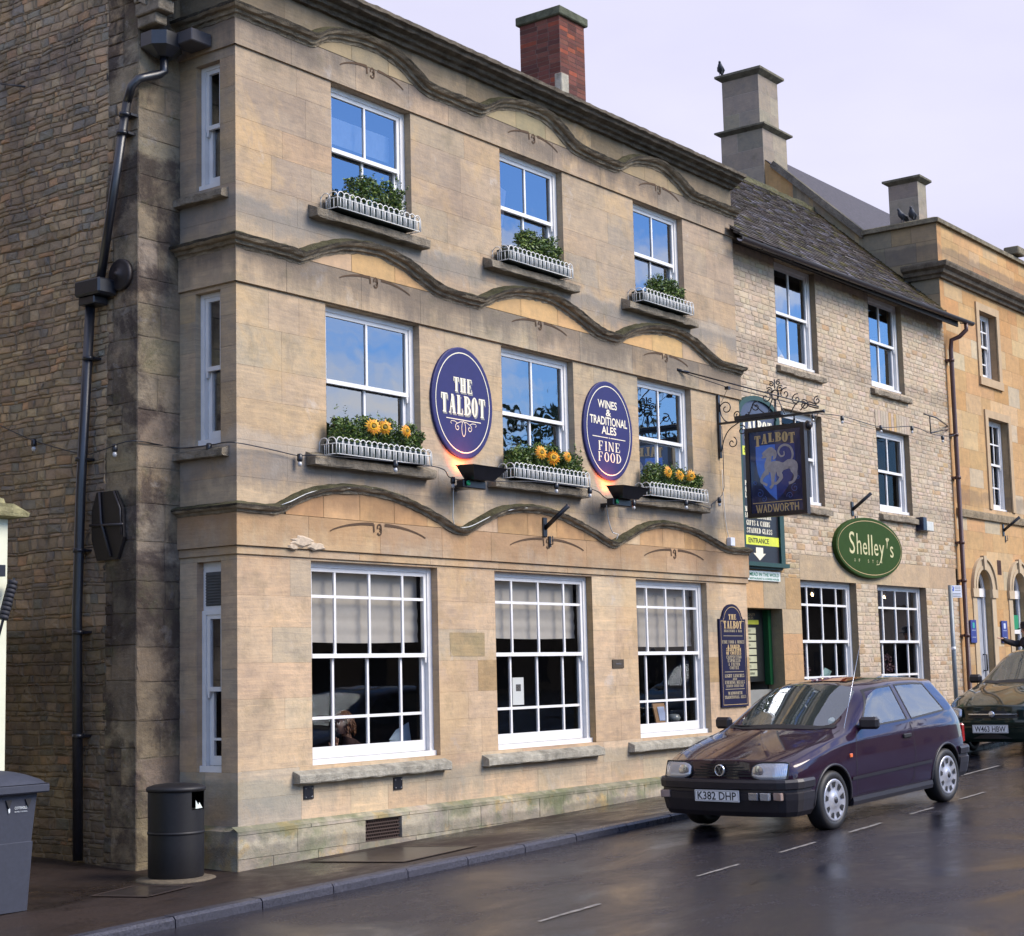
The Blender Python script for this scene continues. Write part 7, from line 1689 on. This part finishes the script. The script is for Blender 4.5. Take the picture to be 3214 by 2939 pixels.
def cf(b):
    b.prism([(.47, 3.24), (.60, 3.24), (.60, 5.40), (.47, 5.40)], fr, -.06, .03); b.prism([(-.66, 3.175), (.64, 3.175), (.66, 3.235), (-.66, 3.235)], fr, -.06, .07); b.prism([(-.52, 3.14), (.52, 3.14), (.56, 3.174), (-.56, 3.174)], fr, -.06, .01); b.prism([(-.68, 3.24), (-.60, 3.24), (-.60, 5.4), (-.68, 5.4)], fr, -.06, .03)
    P1 = [(-.05+.65*math.cos(rad(q)), 5.40+.32*math.sin(rad(q))) for q in range(0, 181, 8)]; P2 = [(-.05+.55*math.cos(rad(q)), 5.40+.25*math.sin(rad(q))) for q in range(0, 181, 8)]; n = len(P1)
    b.add([fr(*p, .03) for p in P1]+[fr(*p, .03) for p in P2]+[fr(*p, -.05) for p in P1]+[fr(*p, .0) for p in P2], [[i, i+1, n+i+1, n+i] for i in range(n-1)]+[[i, i+1, 2*n+i+1, 2*n+i] for i in range(n-1)]+[[n+i, n+i+1, 3*n+i+1, 3*n+i] for i in range(n-1)])
part(t, 'sign_frame', dgf, cf)
for z_ in (3.49, 4.80): part(t, 'yellow_band', yellow, lambda b: b.prism([(-.60, z_), (.455, z_), (.455, z_+.135), (-.60, z_+.135)], fr, 0, .003))
fonts(t, 'lettering', inkm, fr, [('ENTRANCE', .62, .075, -.17, 3.555), ('SPECIALIST SHOPS', .85, .07, -.08, 4.875)], d=.005, bold=.015)
serifs(t, 'lettering', cream, fr, [('TALBOT', .92, .17, -.08, 5.27), ('COURT', .80, .17, -.08, 5.06)], T=.26)
serifs(t, 'lettering', cream, fr, [(tx, w_, .075, x, z) for tx, w_, x, z in (('STAINED GLASS', .78, -.13, 3.70), ('GIFTS & CARDS', .72, -.16, 3.81), ('BAR & BRASSERIE', .82, -.16, 3.92), ('MEDICAL', .40, -.35, 4.01), ('LINGERIE', .45, -.30, 4.21), ('ANTIQUE MAPS', .70, -.18, 4.30), ('PARTY CARDS', .64, -.2, 4.39), ('ART', .2, -.35, 4.48), ('JEWELLERY', .5, -.18, 4.57), ('INTERIORS', .5, -.18, 4.655), ('FASHION SHOES', .7, -.12, 4.74))], T=.24, t=.08)
part(t, 'arrow', cream, lambda b: b.add([fr(x, z, .004) for x, z in ((-.27, 3.455), (-.05, 3.455), (-.05, 3.37), (.03, 3.37), (-.16, 3.265), (-.35, 3.37), (-.27, 3.37))], [[0, 1, 2, 6], [2, 3, 4], [2, 4, 6], [4, 5, 6]]))
t = thing('tea_room_sign', (10.80, YB, 2.98), 'small white sign with green lettering under the tall green-framed board', 'sign'); fr = frame((10.80, YB-.03, 3.045), X_, Y_)
part(t, 'board', plain('white_sign_board', (.62, .66, .62), .5, var=.03), lambda b: b.prism([(-.52, -.07), (.50, -.07), (.50, .07), (-.52, .07)], fr, -.03, 0))
gl_ = plain('green_lettering', (.01, .20, .11), .5); fonts(t, 'lettering', gl_, fr, [('MEAD IN THE WOLD', .90, .055, .0, .02), ('RESTAURANT & COFFEE HOUSE', .90, .028, 0, -.043)], bold=.012)
t, fr = oval('oval_sign', 14.42, 3.62, 1.27, .50, YB, green, 'green oval shop sign lettered Shelley\'s in gold', thick=.08, inset=.05, lw=.010)
b = MB(); xs = [-.68, -.43, -.21, -.03, .10, .27, .50, .78]
for ch, x, w_, h_, y in (('S', -.70, .20, .36, .06), ('h', -.44, .17, .34, .05), ('e', -.22, .16, .20, -.02), ('l', -.07, .045, .34, .05), ('l', .05, .045, .34, .05), ('e', .21, .16, .20, -.02), ('y', .43, .20, .30, -.08), ('s', .83, .13, .19, -.03)):
    b.add(*bfont(ch, w_, h_, fr, None, None, x=x, y=y, d=.003))
for i, ch in enumerate('OF STOW'):
    if ch != ' ': b.add(*bfont(ch, .045, .05, fr, None, None, x=-.62+i*.17, y=-.22, d=.003))
ribbon(b, [(.36, -.20), (.30, -.26), (.20, -.27)], .012, fr, .0034)
for P_ in ([(.64, .02), (.66, .12), (.62, .19)], [(.66, .12), (.67, .20)], [(.66, .12), (.73, .19)]): ribbon(b, P_, [.01, .035, .04][:len(P_)], fr, .0036)
b.build('lettering', plain('pale_gold_lettering', (.55, .50, .25), .45), t)
t = thing('directory_board', (11.3, 1.15, 1.5), 'black directory board of cream name strips inside the passage', 'sign')
AY = .42; fr = frame((0, AY, 0), X_, Y_)
part(t, 'board', plain('black_board', (.006, .007, .007), .4), lambda b: b.prism([(10.25, 1.50), (11.62, 1.50), (11.62, 2.56), (10.25, 2.56)], fr, -.04, 0))
part(t, 'side_frame', bgreen, lambda b: b.box((11.50, YB+.2, 1.42), (11.34, AY-.001, 2.56)) if False else b.prism([(11.25, 1.45), (11.345, 1.45), (11.345, 2.56), (11.25, 2.56)], fr, 0, .09))
part(t, 'name_strip', plain('cream_strip', (.42, .42, .27), .6), lambda b: [b.prism([(10.28, 1.58+i*.105), (11.0, 1.58+i*.105), (11.0, 1.665+i*.105), (10.28, 1.665+i*.105)], fr, 0, .008) for i in range(7)])
part(t, 'yellow_band', plain('yellow_strip', (.45, .46, .03), .6), lambda b: b.prism([(10.28, 2.345), (11.1, 2.345), (11.1, 2.41), (10.28, 2.41)], fr, 0, .008))
fonts(t, 'lettering', inkm, fr, [(tx, w_, .03, 10.72, 1.62+i*.105) for i, (tx, w_) in enumerate((('BAR & BRASSERIE', .4), ('GIFTS', .2), ('MAPS', .16), ('ART', .12), ('SHOES', .2), ('FASHION', .24), ('FLORIST', .25)))], d=.010)
fonts(t, 'lettering', gold, fr, [('SPECIALITY', .32, .04, 10.85, 2.49), ('SHOPS', .2, .04, 10.85, 2.44)], d=.004)
b = MB(); b.box((10.27, AY-.05, -.1), (11.35, AY+.04, 1.38)); b.build('passage_screen', plain('passage_screen_paint', (.22, .22, .20), .8), shopb)
t = thing('alarm_box', (16.95, YB, 4.05), 'white alarm box with a dark end beside the far first-floor window', 'alarm box')
part(t, 'cover', plain('off_white_plastic', (.55, .55, .50), .5), lambda b: b.box((16.66, YB-.12, 4.03), (17.02, YB, 4.20), bev=.01)); part(t, 'lamp_cover', plain('dark_blue_cover', (.01, .015, .04), .3), lambda b: b.box((16.50, YB-.15, 4.02), (16.655, YB, 4.26), bev=.01))
t = thing('iron_bracket', (17.7, 0, 5.7), 'triangular black iron wall bracket near the brown downpipe', 'bracket')
part(t, 'frame', black, lambda b: (b.tube([(16.05, -.30, 6.0), (16.65, -.28, 6.0), (18.2, .14, 6.06)], .014, 5), b.tube([(16.33, -.29, 5.99), (16.33, -.29, 5.70), (18.2, .13, 6.0)], .012, 5)))
for x0, x1, lb, c2_ in ((18.70, 18.97, 'blue plaque with a green emblem left of the arched doorway', (.03, .32, .28)), (20.27, 20.56, 'blue plaque with a white emblem right of the arched doorway', (.55, .6, .75))):
    t = thing('blue_plaque', ((x0+x1)/2, YB, 2.07), lb, 'plaque', 'blue plaques by the arched doorway'); fr = frame(((x0+x1)/2, YB-.035, 0), X_, Y_); hw = (x1-x0)/2
    part(t, 'board', plain('royal_blue_board', (.018, .028, .20), .35), lambda b: b.prism([(-hw, 2.07), (hw, 2.07), (hw, 2.49), (-hw, 2.49)], fr, -.02, 0)); part(t, 'emblem', plain('emblem_paint', c2_, .4), lambda b: b.prism([(-.05, 2.34), (.05, 2.34), (.05, 2.44), (-.05, 2.44)], fr, 0, .002))
    part(t, 'lettering', plain('pale_blue_lettering', (.4, .45, .6), .5), lambda b: [ribbon(b, [(-.09, z), (.09, z)], .010, fr, .002) for z in (2.30, 2.17)])
t = thing('parking_sign', (16.32, -.5, .5), 'grey pole with a small parking notice standing by the shop front', 'sign pole')
part(t, 'pole', plain('galvanised_pole', (.20, .22, .23), .45, metal=.3), lambda b: b.tube([(16.30, -.5, .35), (16.30, -.5, 3.03)], .038, 12)); fr = frame((16.40, -.54, 0), (.90, -.42, 0), (-.42, -.90, 0))
part(t, 'notice', plain('white_notice', (.62, .64, .70), .4, var=.03), lambda b: b.prism([(-.13, 2.82), (.16, 2.82), (.16, 3.03), (-.13, 3.03)], fr, -.006, 0)); part(t, 'parking_symbol', plain('sign_blue', (.02, .08, .45), .4), lambda b: b.prism([(-.11, 2.93), (-.02, 2.93), (-.02, 3.01), (-.11, 3.01)], fr, 0, .002))
b = MB(); b.add(*bfont('P', .04, .06, fr, None, None, x=-.065, y=2.97, d=.004)); b.build('lettering', platem, t); part(t, 'small_text', inkm, lambda b: [ribbon(b, [(x0, z), (.13, z)], .007, fr, .002) for x0, z in ((.0, 3.0), (.0, 2.97), (0, 2.94), (-.10, 2.89), (-.10, 2.865), (-.1, 2.84))])
part(t, 'pole_band', platem, lambda b: b.lathe([(.041, -.03), (.041, .03)], (16.30, -.5, 1.95), 'z', 12))

# ------------------------------------------------------------------ THINGS SEEN THROUGH THE GLASS
t = thing('window_poster', (4.72, .2, 1.33), 'white notice with a small picture taped inside the middle ground-floor window', 'poster'); fr = frame((4.72, .185, 1.495), X_, Y_)
part(t, 'sheet', plain('paper_white', (.86, .86, .80), .7, var=.02), lambda b: b.prism([(-.11, -.16), (.11, -.16), (.11, .16), (-.11, .16)], fr, -.003, 0)); part(t, 'picture', plain('small_photo', (.12, .11, .10), .6, var=.8, scale=60), lambda b: b.prism([(-.045, .0), (.05, .0), (.05, .08), (-.045, .08)], fr, 0, .002))
t = thing('picture_frame', (8.15, .36, .98), 'wooden framed card leaning inside the third ground-floor window', 'picture frame')
part(t, 'frame', plain('pine', (.38, .22, .10), .6), lambda b: b.bevbox(V((8.17, .38, 1.12)), V((.15, .012, .14)), .005, Matrix.Rotation(rad(-12), 3, 'X'))); part(t, 'card', plain('pale_card', (.45, .52, .70), .7), lambda b: b.bevbox(V((8.19, .362, 1.12)), V((.085, .004, .095)), .002, Matrix.Rotation(rad(-12), 3, 'X')))
t = thing('glass_bowl', (8.6, .4, .98), 'small round glass bowl on the sill inside the third ground-floor window', 'bowl'); part(t, 'bowl', plain('pale_glassy', (.25, .27, .26), .15, spec=.9), lambda b: b.lathe([(.03, 0), (.085, .03), (.10, .07), (.08, .115), (.04, .125), (.0, .11)], (8.55, .4, .98), 'z', 20))
t = thing('tent_card', (2.85, .4, .95), 'pale blue folded menu card on the table in the first ground-floor window', 'menu card'); pcm = plain('pale_blue_card', (.36, .46, .55), .6)
part(t, 'card', pcm, lambda b: (b.add([(2.66, .42, 1.02), (2.96, .36, 1.0), (2.97, .40, 1.20), (2.80, .44, 1.12)], [[0, 1, 2, 3]]), b.add([(2.64, .40, .93), (2.95, .34, .92), (2.95, .36, 1.02), (2.66, .41, 1.01)], [[0, 1, 2, 3]])))
t = thing('leaflets', (13.35, .5, 1.2), 'pale green leaflets lying in the passage-side shop window', 'leaflets'); part(t, 'sheet', plain('mint_paper', (.40, .60, .55), .6), lambda b: b.add([(13.10, .45, 1.53), (13.25, .42, 1.68), (13.55, .45, 1.62), (13.52, .5, 1.50)], [[0, 1, 2, 3]]))
for i, (x, z) in enumerate(((12.9, 1.7), (15.5, 1.65), (16.2, 1.6))):
    R.seed(70+i); t = thing('dried_flowers', (x, .7, 1.2), ('dusky pink dried flowers behind the leaflets in the shop window', 'dusky pink dried flowers at the left of the far shop window', 'dusky pink dried flowers at the right of the far shop window')[i], 'flowers', 'dried flower displays in the green-signed shop'); b = MB(); leaves(b, (x, .7, z), (.25, .15, .32), 260, .035, mi=0); b.build('blooms', plain('dusky_pink', (.22, .11, .12), .8, var=.6, scale=20), t)
for i, (x, z) in enumerate(((12.28, 6.55),)):
    t = thing('table_lamp', (12.15, .55, 6.4), 'white conical lampshade standing in the top-floor window of the rubble shop', 'lamp'); part(t, 'lamp_shade', plain('white_shade', (.7, .72, .78), .7), lambda b: b.lathe([(.20, .0), (.10, .22), (.09, .22)], (12.05, .50, 6.52), 'z', 24)); part(t, 'stand', black, lambda b: b.tube([(12.05, .5, 6.35), (12.05, .5, 6.6)], .015, 6))

# woman seated inside the first ground-floor window
skin = plain('warm_skin', (.44, .24, .16), .55, var=.06); hairm = plain('auburn_hair', (.17, .075, .03), .6, var=.5, scale=50); knit = plain('dark_brown_jacket', (.045, .022, .020), .9, var=.4, scale=20)
def skinmesh(name, joints, edges, mat, par, lv=2, off=(0, 0, 0)):
    me = bpy.data.meshes.new(name); o_ = OFF[par.name]; me.from_pydata([V(j[:3])+V(off)-o_ for j in joints], edges, []); o = bpy.data.objects.new('tmp', me); COL.objects.link(o)
    md = o.modifiers.new('s', 'SKIN'); md.use_smooth_shade = True
    for i, j in enumerate(joints):
        q = me.skin_vertices[0].data[i]; q.radius = (j[3], j[4] if len(j) > 4 else j[3]); q.use_root = i == 0
    sb_ = o.modifiers.new('u', 'SUBSURF'); sb_.levels = lv; sb_.render_levels = lv
    dg = bpy.context.evaluated_depsgraph_get(); dg.update(); m2 = bpy.data.meshes.new_from_object(o.evaluated_get(dg)); bpy.data.objects.remove(o)
    m2.name = name; m2.materials.clear(); m2.materials.append(mat)
    for p in m2.polygons: p.use_smooth = True
    o2 = bpy.data.objects.new(name, m2); COL.objects.link(o2); o2.parent = par; return o2
def head(par, c, yaw_, r_=.105, hair=True, hat=False, pitch_=0):
    """c centre of head; faces local +x turned by yaw"""
    Rm = Matrix.Rotation(yaw_, 3, 'Z') @ Matrix.Rotation(pitch_, 3, 'Y'); c = V(c); b = MB(); n, m_ = 28, 20; vs = []
    for j in range(m_+1):
        th = math.pi*j/m_; z = math.cos(th)
        for i in range(n):
            a = 2*math.pi*i/n; x, y = math.sin(th)*math.cos(a), math.sin(th)*math.sin(a)
            f = max(0, math.cos(a)); rx = r_*.92; ry = r_*.72; rz_ = r_*1.16
            px, py, pz = x*rx, y*ry, z*rz_
            if z < 0: px *= 1+.10*z*(1-f); py *= 1+.38*z; px += f*.012*-z*1.2
            if f > .93: 
                px += .022*math.exp(-((z+.12)/.13)**2)*((f-.93)/.07); px -= .006*math.exp(-((z-.12)/.08)**2); px += .006*math.exp(-((z+.48)/.06)**2)-.005*math.exp(-((z+.57)/.03)**2)+.010*math.exp(-((z+.80)/.12)**2)
            vs.append(c+Rm @ V((px, py, pz)))
    b.add(vs, [[j*n+i, j*n+(i+1) % n, (j+1)*n+(i+1) % n, (j+1)*n+i] for j in range(m_) for i in range(n)], smooth=True)
    for sg in (-1, 1): b.tube([c+Rm @ V((-.01, sg*r_*.70, .03)), c+Rm @ V((-.02, sg*r_*.80, .01)), c+Rm @ V((-.012, sg*r_*.74, -.03))], [.012, .02, .008], 8)
    b.build('head', skin, par)
    b = MB()
    for sg in (-1, 1): b.lathe([(.009, -.002), (.009, .002), (.001, .003)], c+Rm @ V((r_*.86, sg*.033, .012)), 'x', 10); b.tube([c+Rm @ V((r_*.89, sg*(.02+.012*k), .033+.003*math.sin(k*1.5))) for k in range(3)], .003, 4)
    b.tube([c+Rm @ V((r_*.90, y, -.055)) for y in (-.022, -.008, .008, .022)], .0045, 5)
    b.build('face_features', plain('eye_brow_lip', (.06, .025, .02), .5), par)
    if hair:
        b = MB()
        for _ in range(420):
            a = R.uniform(0, 2*math.pi); th = R.uniform(0, 2.15); d = V((math.sin(th)*math.cos(a), math.sin(th)*math.sin(a), math.cos(th)))
            if d.x > .45 and d.z < .62: continue
            p = c+Rm @ V((d.x*r_*1.0, d.y*r_*.84, d.z*r_*1.22)); q = p+Rm @ V((d.x*.02+R.uniform(-.02, .01), d.y*.02+R.uniform(-.015, .015), -R.uniform(.02, .05))); e = q+Rm @ V((R.uniform(-.02, .01), R.uniform(-.01, .01), -R.uniform(.01, .04)))
            b.tube([p, q, e], [.012, .011, .003], 5)
        b.build('hair', hairm, par)
def hand(par, c, fingerdir, palmn, L_=.17, spread=.3, curl=.25, flip=1):
    """a hand with palm, four fingers and thumb; c = wrist"""
    c = V(c); f = V(fingerdir).normalized(); n_ = V(palmn).normalized(); s_ = f.cross(n_).normalized()*flip
    b = MB(); pl_ = L_*.52
    b.tube([c, c+f*pl_*.35, c+f*pl_*.75, c+f*pl_], [.022, .034, .040, .036], 10, flat=.42)
    for k, (o_, l_) in enumerate(((-.027, .40), (-.009, .46), (.009, .43), (.026, .34))):
        p = c+f*pl_*.93+s_*o_; d = (f+s_*o_*spread*14).normalized(); a = l_*L_; P_ = [p, p+d*a*.42, p+d*a*.72+n_*a*curl*.25, p+d*a*.92+n_*a*curl*.6]
        b.tube(P_, [.0095, .009, .008, .006], 7)
    p = c+f*pl_*.35-s_*.028; d = (f*.7-s_*.7).normalized(); b.tube([p, p+d*.035, p+d*.055+f*.02], [.012, .0105, .007], 7)
    b.build('hand', skin, par)
t = thing('person', (2.5, .85, .5), 'person with wavy auburn hair and dark jacket seated inside the first ground-floor window', 'person')
R.seed(5); wx = 2.45
skinmesh('body', [(wx+.12, .85, .45, .17, .13), (wx+.12, .85, .68, .15, .11), (wx+.08, .85, .86, .17, .11), (wx+.05, .85, .955, .12, .09), (wx+.0, .85, 1.04, .052), (wx-.02, .85, 1.10, .05),
                    (wx+.06, .68, .92, .065), (wx-.06, .60, .74, .05), (wx-.30, .60, .84, .036), (wx-.42, .62, .93, .028),
                    (wx+.06, 1.03, .92, .065), (wx+.0, 1.08, .72, .05), (wx-.22, 1.0, .72, .038)], [(0, 1), (1, 2), (2, 3), (3, 4), (4, 5), (3, 6), (6, 7), (7, 8), (8, 9), (3, 10), (10, 11), (11, 12)], knit, t)
head(t, (wx-.055, .84, 1.215), math.pi+rad(-8), .108); part(t, 'neck', skin, lambda b: b.tube([(wx+.02, .85, 1.0), (wx-.02, .85, 1.15)], [.055, .047], 12))
hand(t, (wx-.43, .62, .935), (-.12, -.1, 1), (-.8, -.6, 0), .16)
# table and chairs line by the window
b = MB(); b.box((1.5, .45, .86), (2.9, 1.2, .89), bev=.01); tb = tag(b.build('table', plain('dark_wood', (.05, .03, .02), .5), loc=(2.2, .8, .86)), 'dark wooden table edge inside the first ground-floor window', 'table')

# man in a dark hat at the right edge
t = thing('person', (18.95, -.85, .63), 'person in dark hat and coat reaching one arm out beyond the dark green car', 'person')
coat = plain('black_coat', (.014, .012, .016), .85); mx_, my_, gz_ = 18.93, -.85, .62
skinmesh('body', [(mx_, my_, gz_+.92, .16, .12), (mx_, my_, gz_+1.12, .15, .11), (mx_, my_, gz_+1.34, .19, .12), (mx_, my_, gz_+1.45, .12, .09), (mx_-.01, my_, gz_+1.54, .055), (mx_-.05, my_+.20, gz_+1.40, .065), (mx_-.33, my_+.28, gz_+1.46, .05), (mx_-.58, my_+.25, gz_+1.50, .036),
                    (mx_+.05, my_-.2, gz_+1.38, .065), (mx_+.1, my_-.27, gz_+1.1, .05), (mx_-.05, my_-.26, gz_+.9, .04),
                    (mx_, my_+.10, gz_+.85, .10), (mx_-.02, my_+.11, gz_+.48, .07), (mx_+.02, my_+.11, gz_+.09, .05), (mx_-.13, my_+.12, gz_+.05, .04), (mx_, my_-.10, gz_+.85, .10), (mx_+.02, my_-.11, gz_+.48, .07), (mx_+.08, my_-.11, gz_+.09, .05), (mx_-.06, my_-.12, gz_+.05, .04)],
         [(0, 1), (1, 2), (2, 3), (3, 4), (3, 5), (5, 6), (6, 7), (3, 8), (8, 9), (9, 10), (0, 11), (11, 12), (12, 13), (13, 14), (0, 15), (15, 16), (16, 17), (17, 18)], coat, t)
head(t, (mx_-.03, my_, gz_+1.63), math.pi+rad(10), .105, hair=False); part(t, 'hat', coat, lambda b: b.lathe([(.16, .0), (.155, .012), (.105, .02), (.11, .08), (.10, .12), (.05, .135), (.001, .13)], (mx_-.02, my_, gz_+1.675), 'z', 28))
hand(t, (mx_-.58, my_+.25, gz_+1.50), (-1, -.05, .05), (0, .2, -1), .18)

# ------------------------------------------------------------------ OPPOSITE SIDE OF THE STREET (seen only in reflections)
R.seed(99)
for i, (x, w_, h_, c) in enumerate(((-34, 15, 6.5, (.34, .28, .2)), (-18, 13, 5.5, (.40, .33, .24)), (12, 14, 5.6, (.32, .27, .2)), (27, 16, 6.2, (.38, .30, .2)), (44, 75, 7.2, (.36, .3, .22)))):
    t = thing('cottage', (x+w_/2, -34, 0), ('stone cottage far left across the street', 'pale stone cottage across the street', 'squat stone cottage across the street', 'broad ochre cottage across the street', 'long stone terrace far right across the street')[i], 'building', 'buildings across the street')
    part(t, 'wall', plain('far_stone', c, .9, scale=1.5), lambda b: b.box((x, -38, -1.2), (x+w_, -31, h_-2)))
    part(t, 'roof', slate, lambda b: b.add([(x-.3, -30.7, h_-2), (x+w_+.3, -30.7, h_-2), (x+w_+.3, -34.5, h_+1.2), (x-.3, -34.5, h_+1.2), (x+w_+.3, -38.3, h_-2), (x-.3, -38.3, h_-2)], [[0, 1, 2, 3], [3, 2, 4, 5], [0, 3, 5], [1, 2, 4]]))
    for k in range(int(w_/3)):
        part(t, 'window', plain('far_window', (.03, .03, .035), .2), lambda b: b.box((x+1+k*3, -31.02, 1.2), (x+2.1+k*3, -30.97, 2.6)))
treem = plain('far_leaf', (.05, .075, .022), .8, var=.5, scale=2)
for i, (x, y, h_) in enumerate(((-8, -30, 7.5), (-3.2, -33, 6.0), (38, -40, 11), (60, -36, 17), (4, -38, 7))):
    t = thing('tree', (x, y, -.3), ('round tree across the street facing the inn', 'smaller tree across the street', 'tall tree beyond the broad ochre cottage', 'tallest tree far right across the street', 'tree behind the gap opposite the hatchback', 'broad tree opposite the ochre building')[i], 'tree', 'trees across the street')
    part(t, 'trunk', barkm, lambda b: b.tube([(x, y, -.6), (x+.2, y, h_*.35), (x+.1, y+.2, h_*.6)], [.28, .2, .08], 8))
    b = MB()
    for _ in range(40):
        c = (x+R.gauss(0, h_*.16), y+R.gauss(0, h_*.16), h_*R.uniform(.35, .9)); leaves(b, c, (h_*.13, h_*.13, h_*.10), 70, h_*.02, mi=0)
    b.build('crown', treem, t)
b = MB(); P = []
for i in range(41):
    x = -260+13*i; hh = 9+5*math.sin(i*.31)+3*math.sin(i*.83)
    P += [(x, -150, -3), (x, -185, hh)]
b.add(P, [[2*i, 2*i+2, 2*i+3, 2*i+1] for i in range(40)]); tag(b.build('hills', plain('hill_grass', (.10, .14, .035), .9, scale=.05, var=.3)), kind='structure')
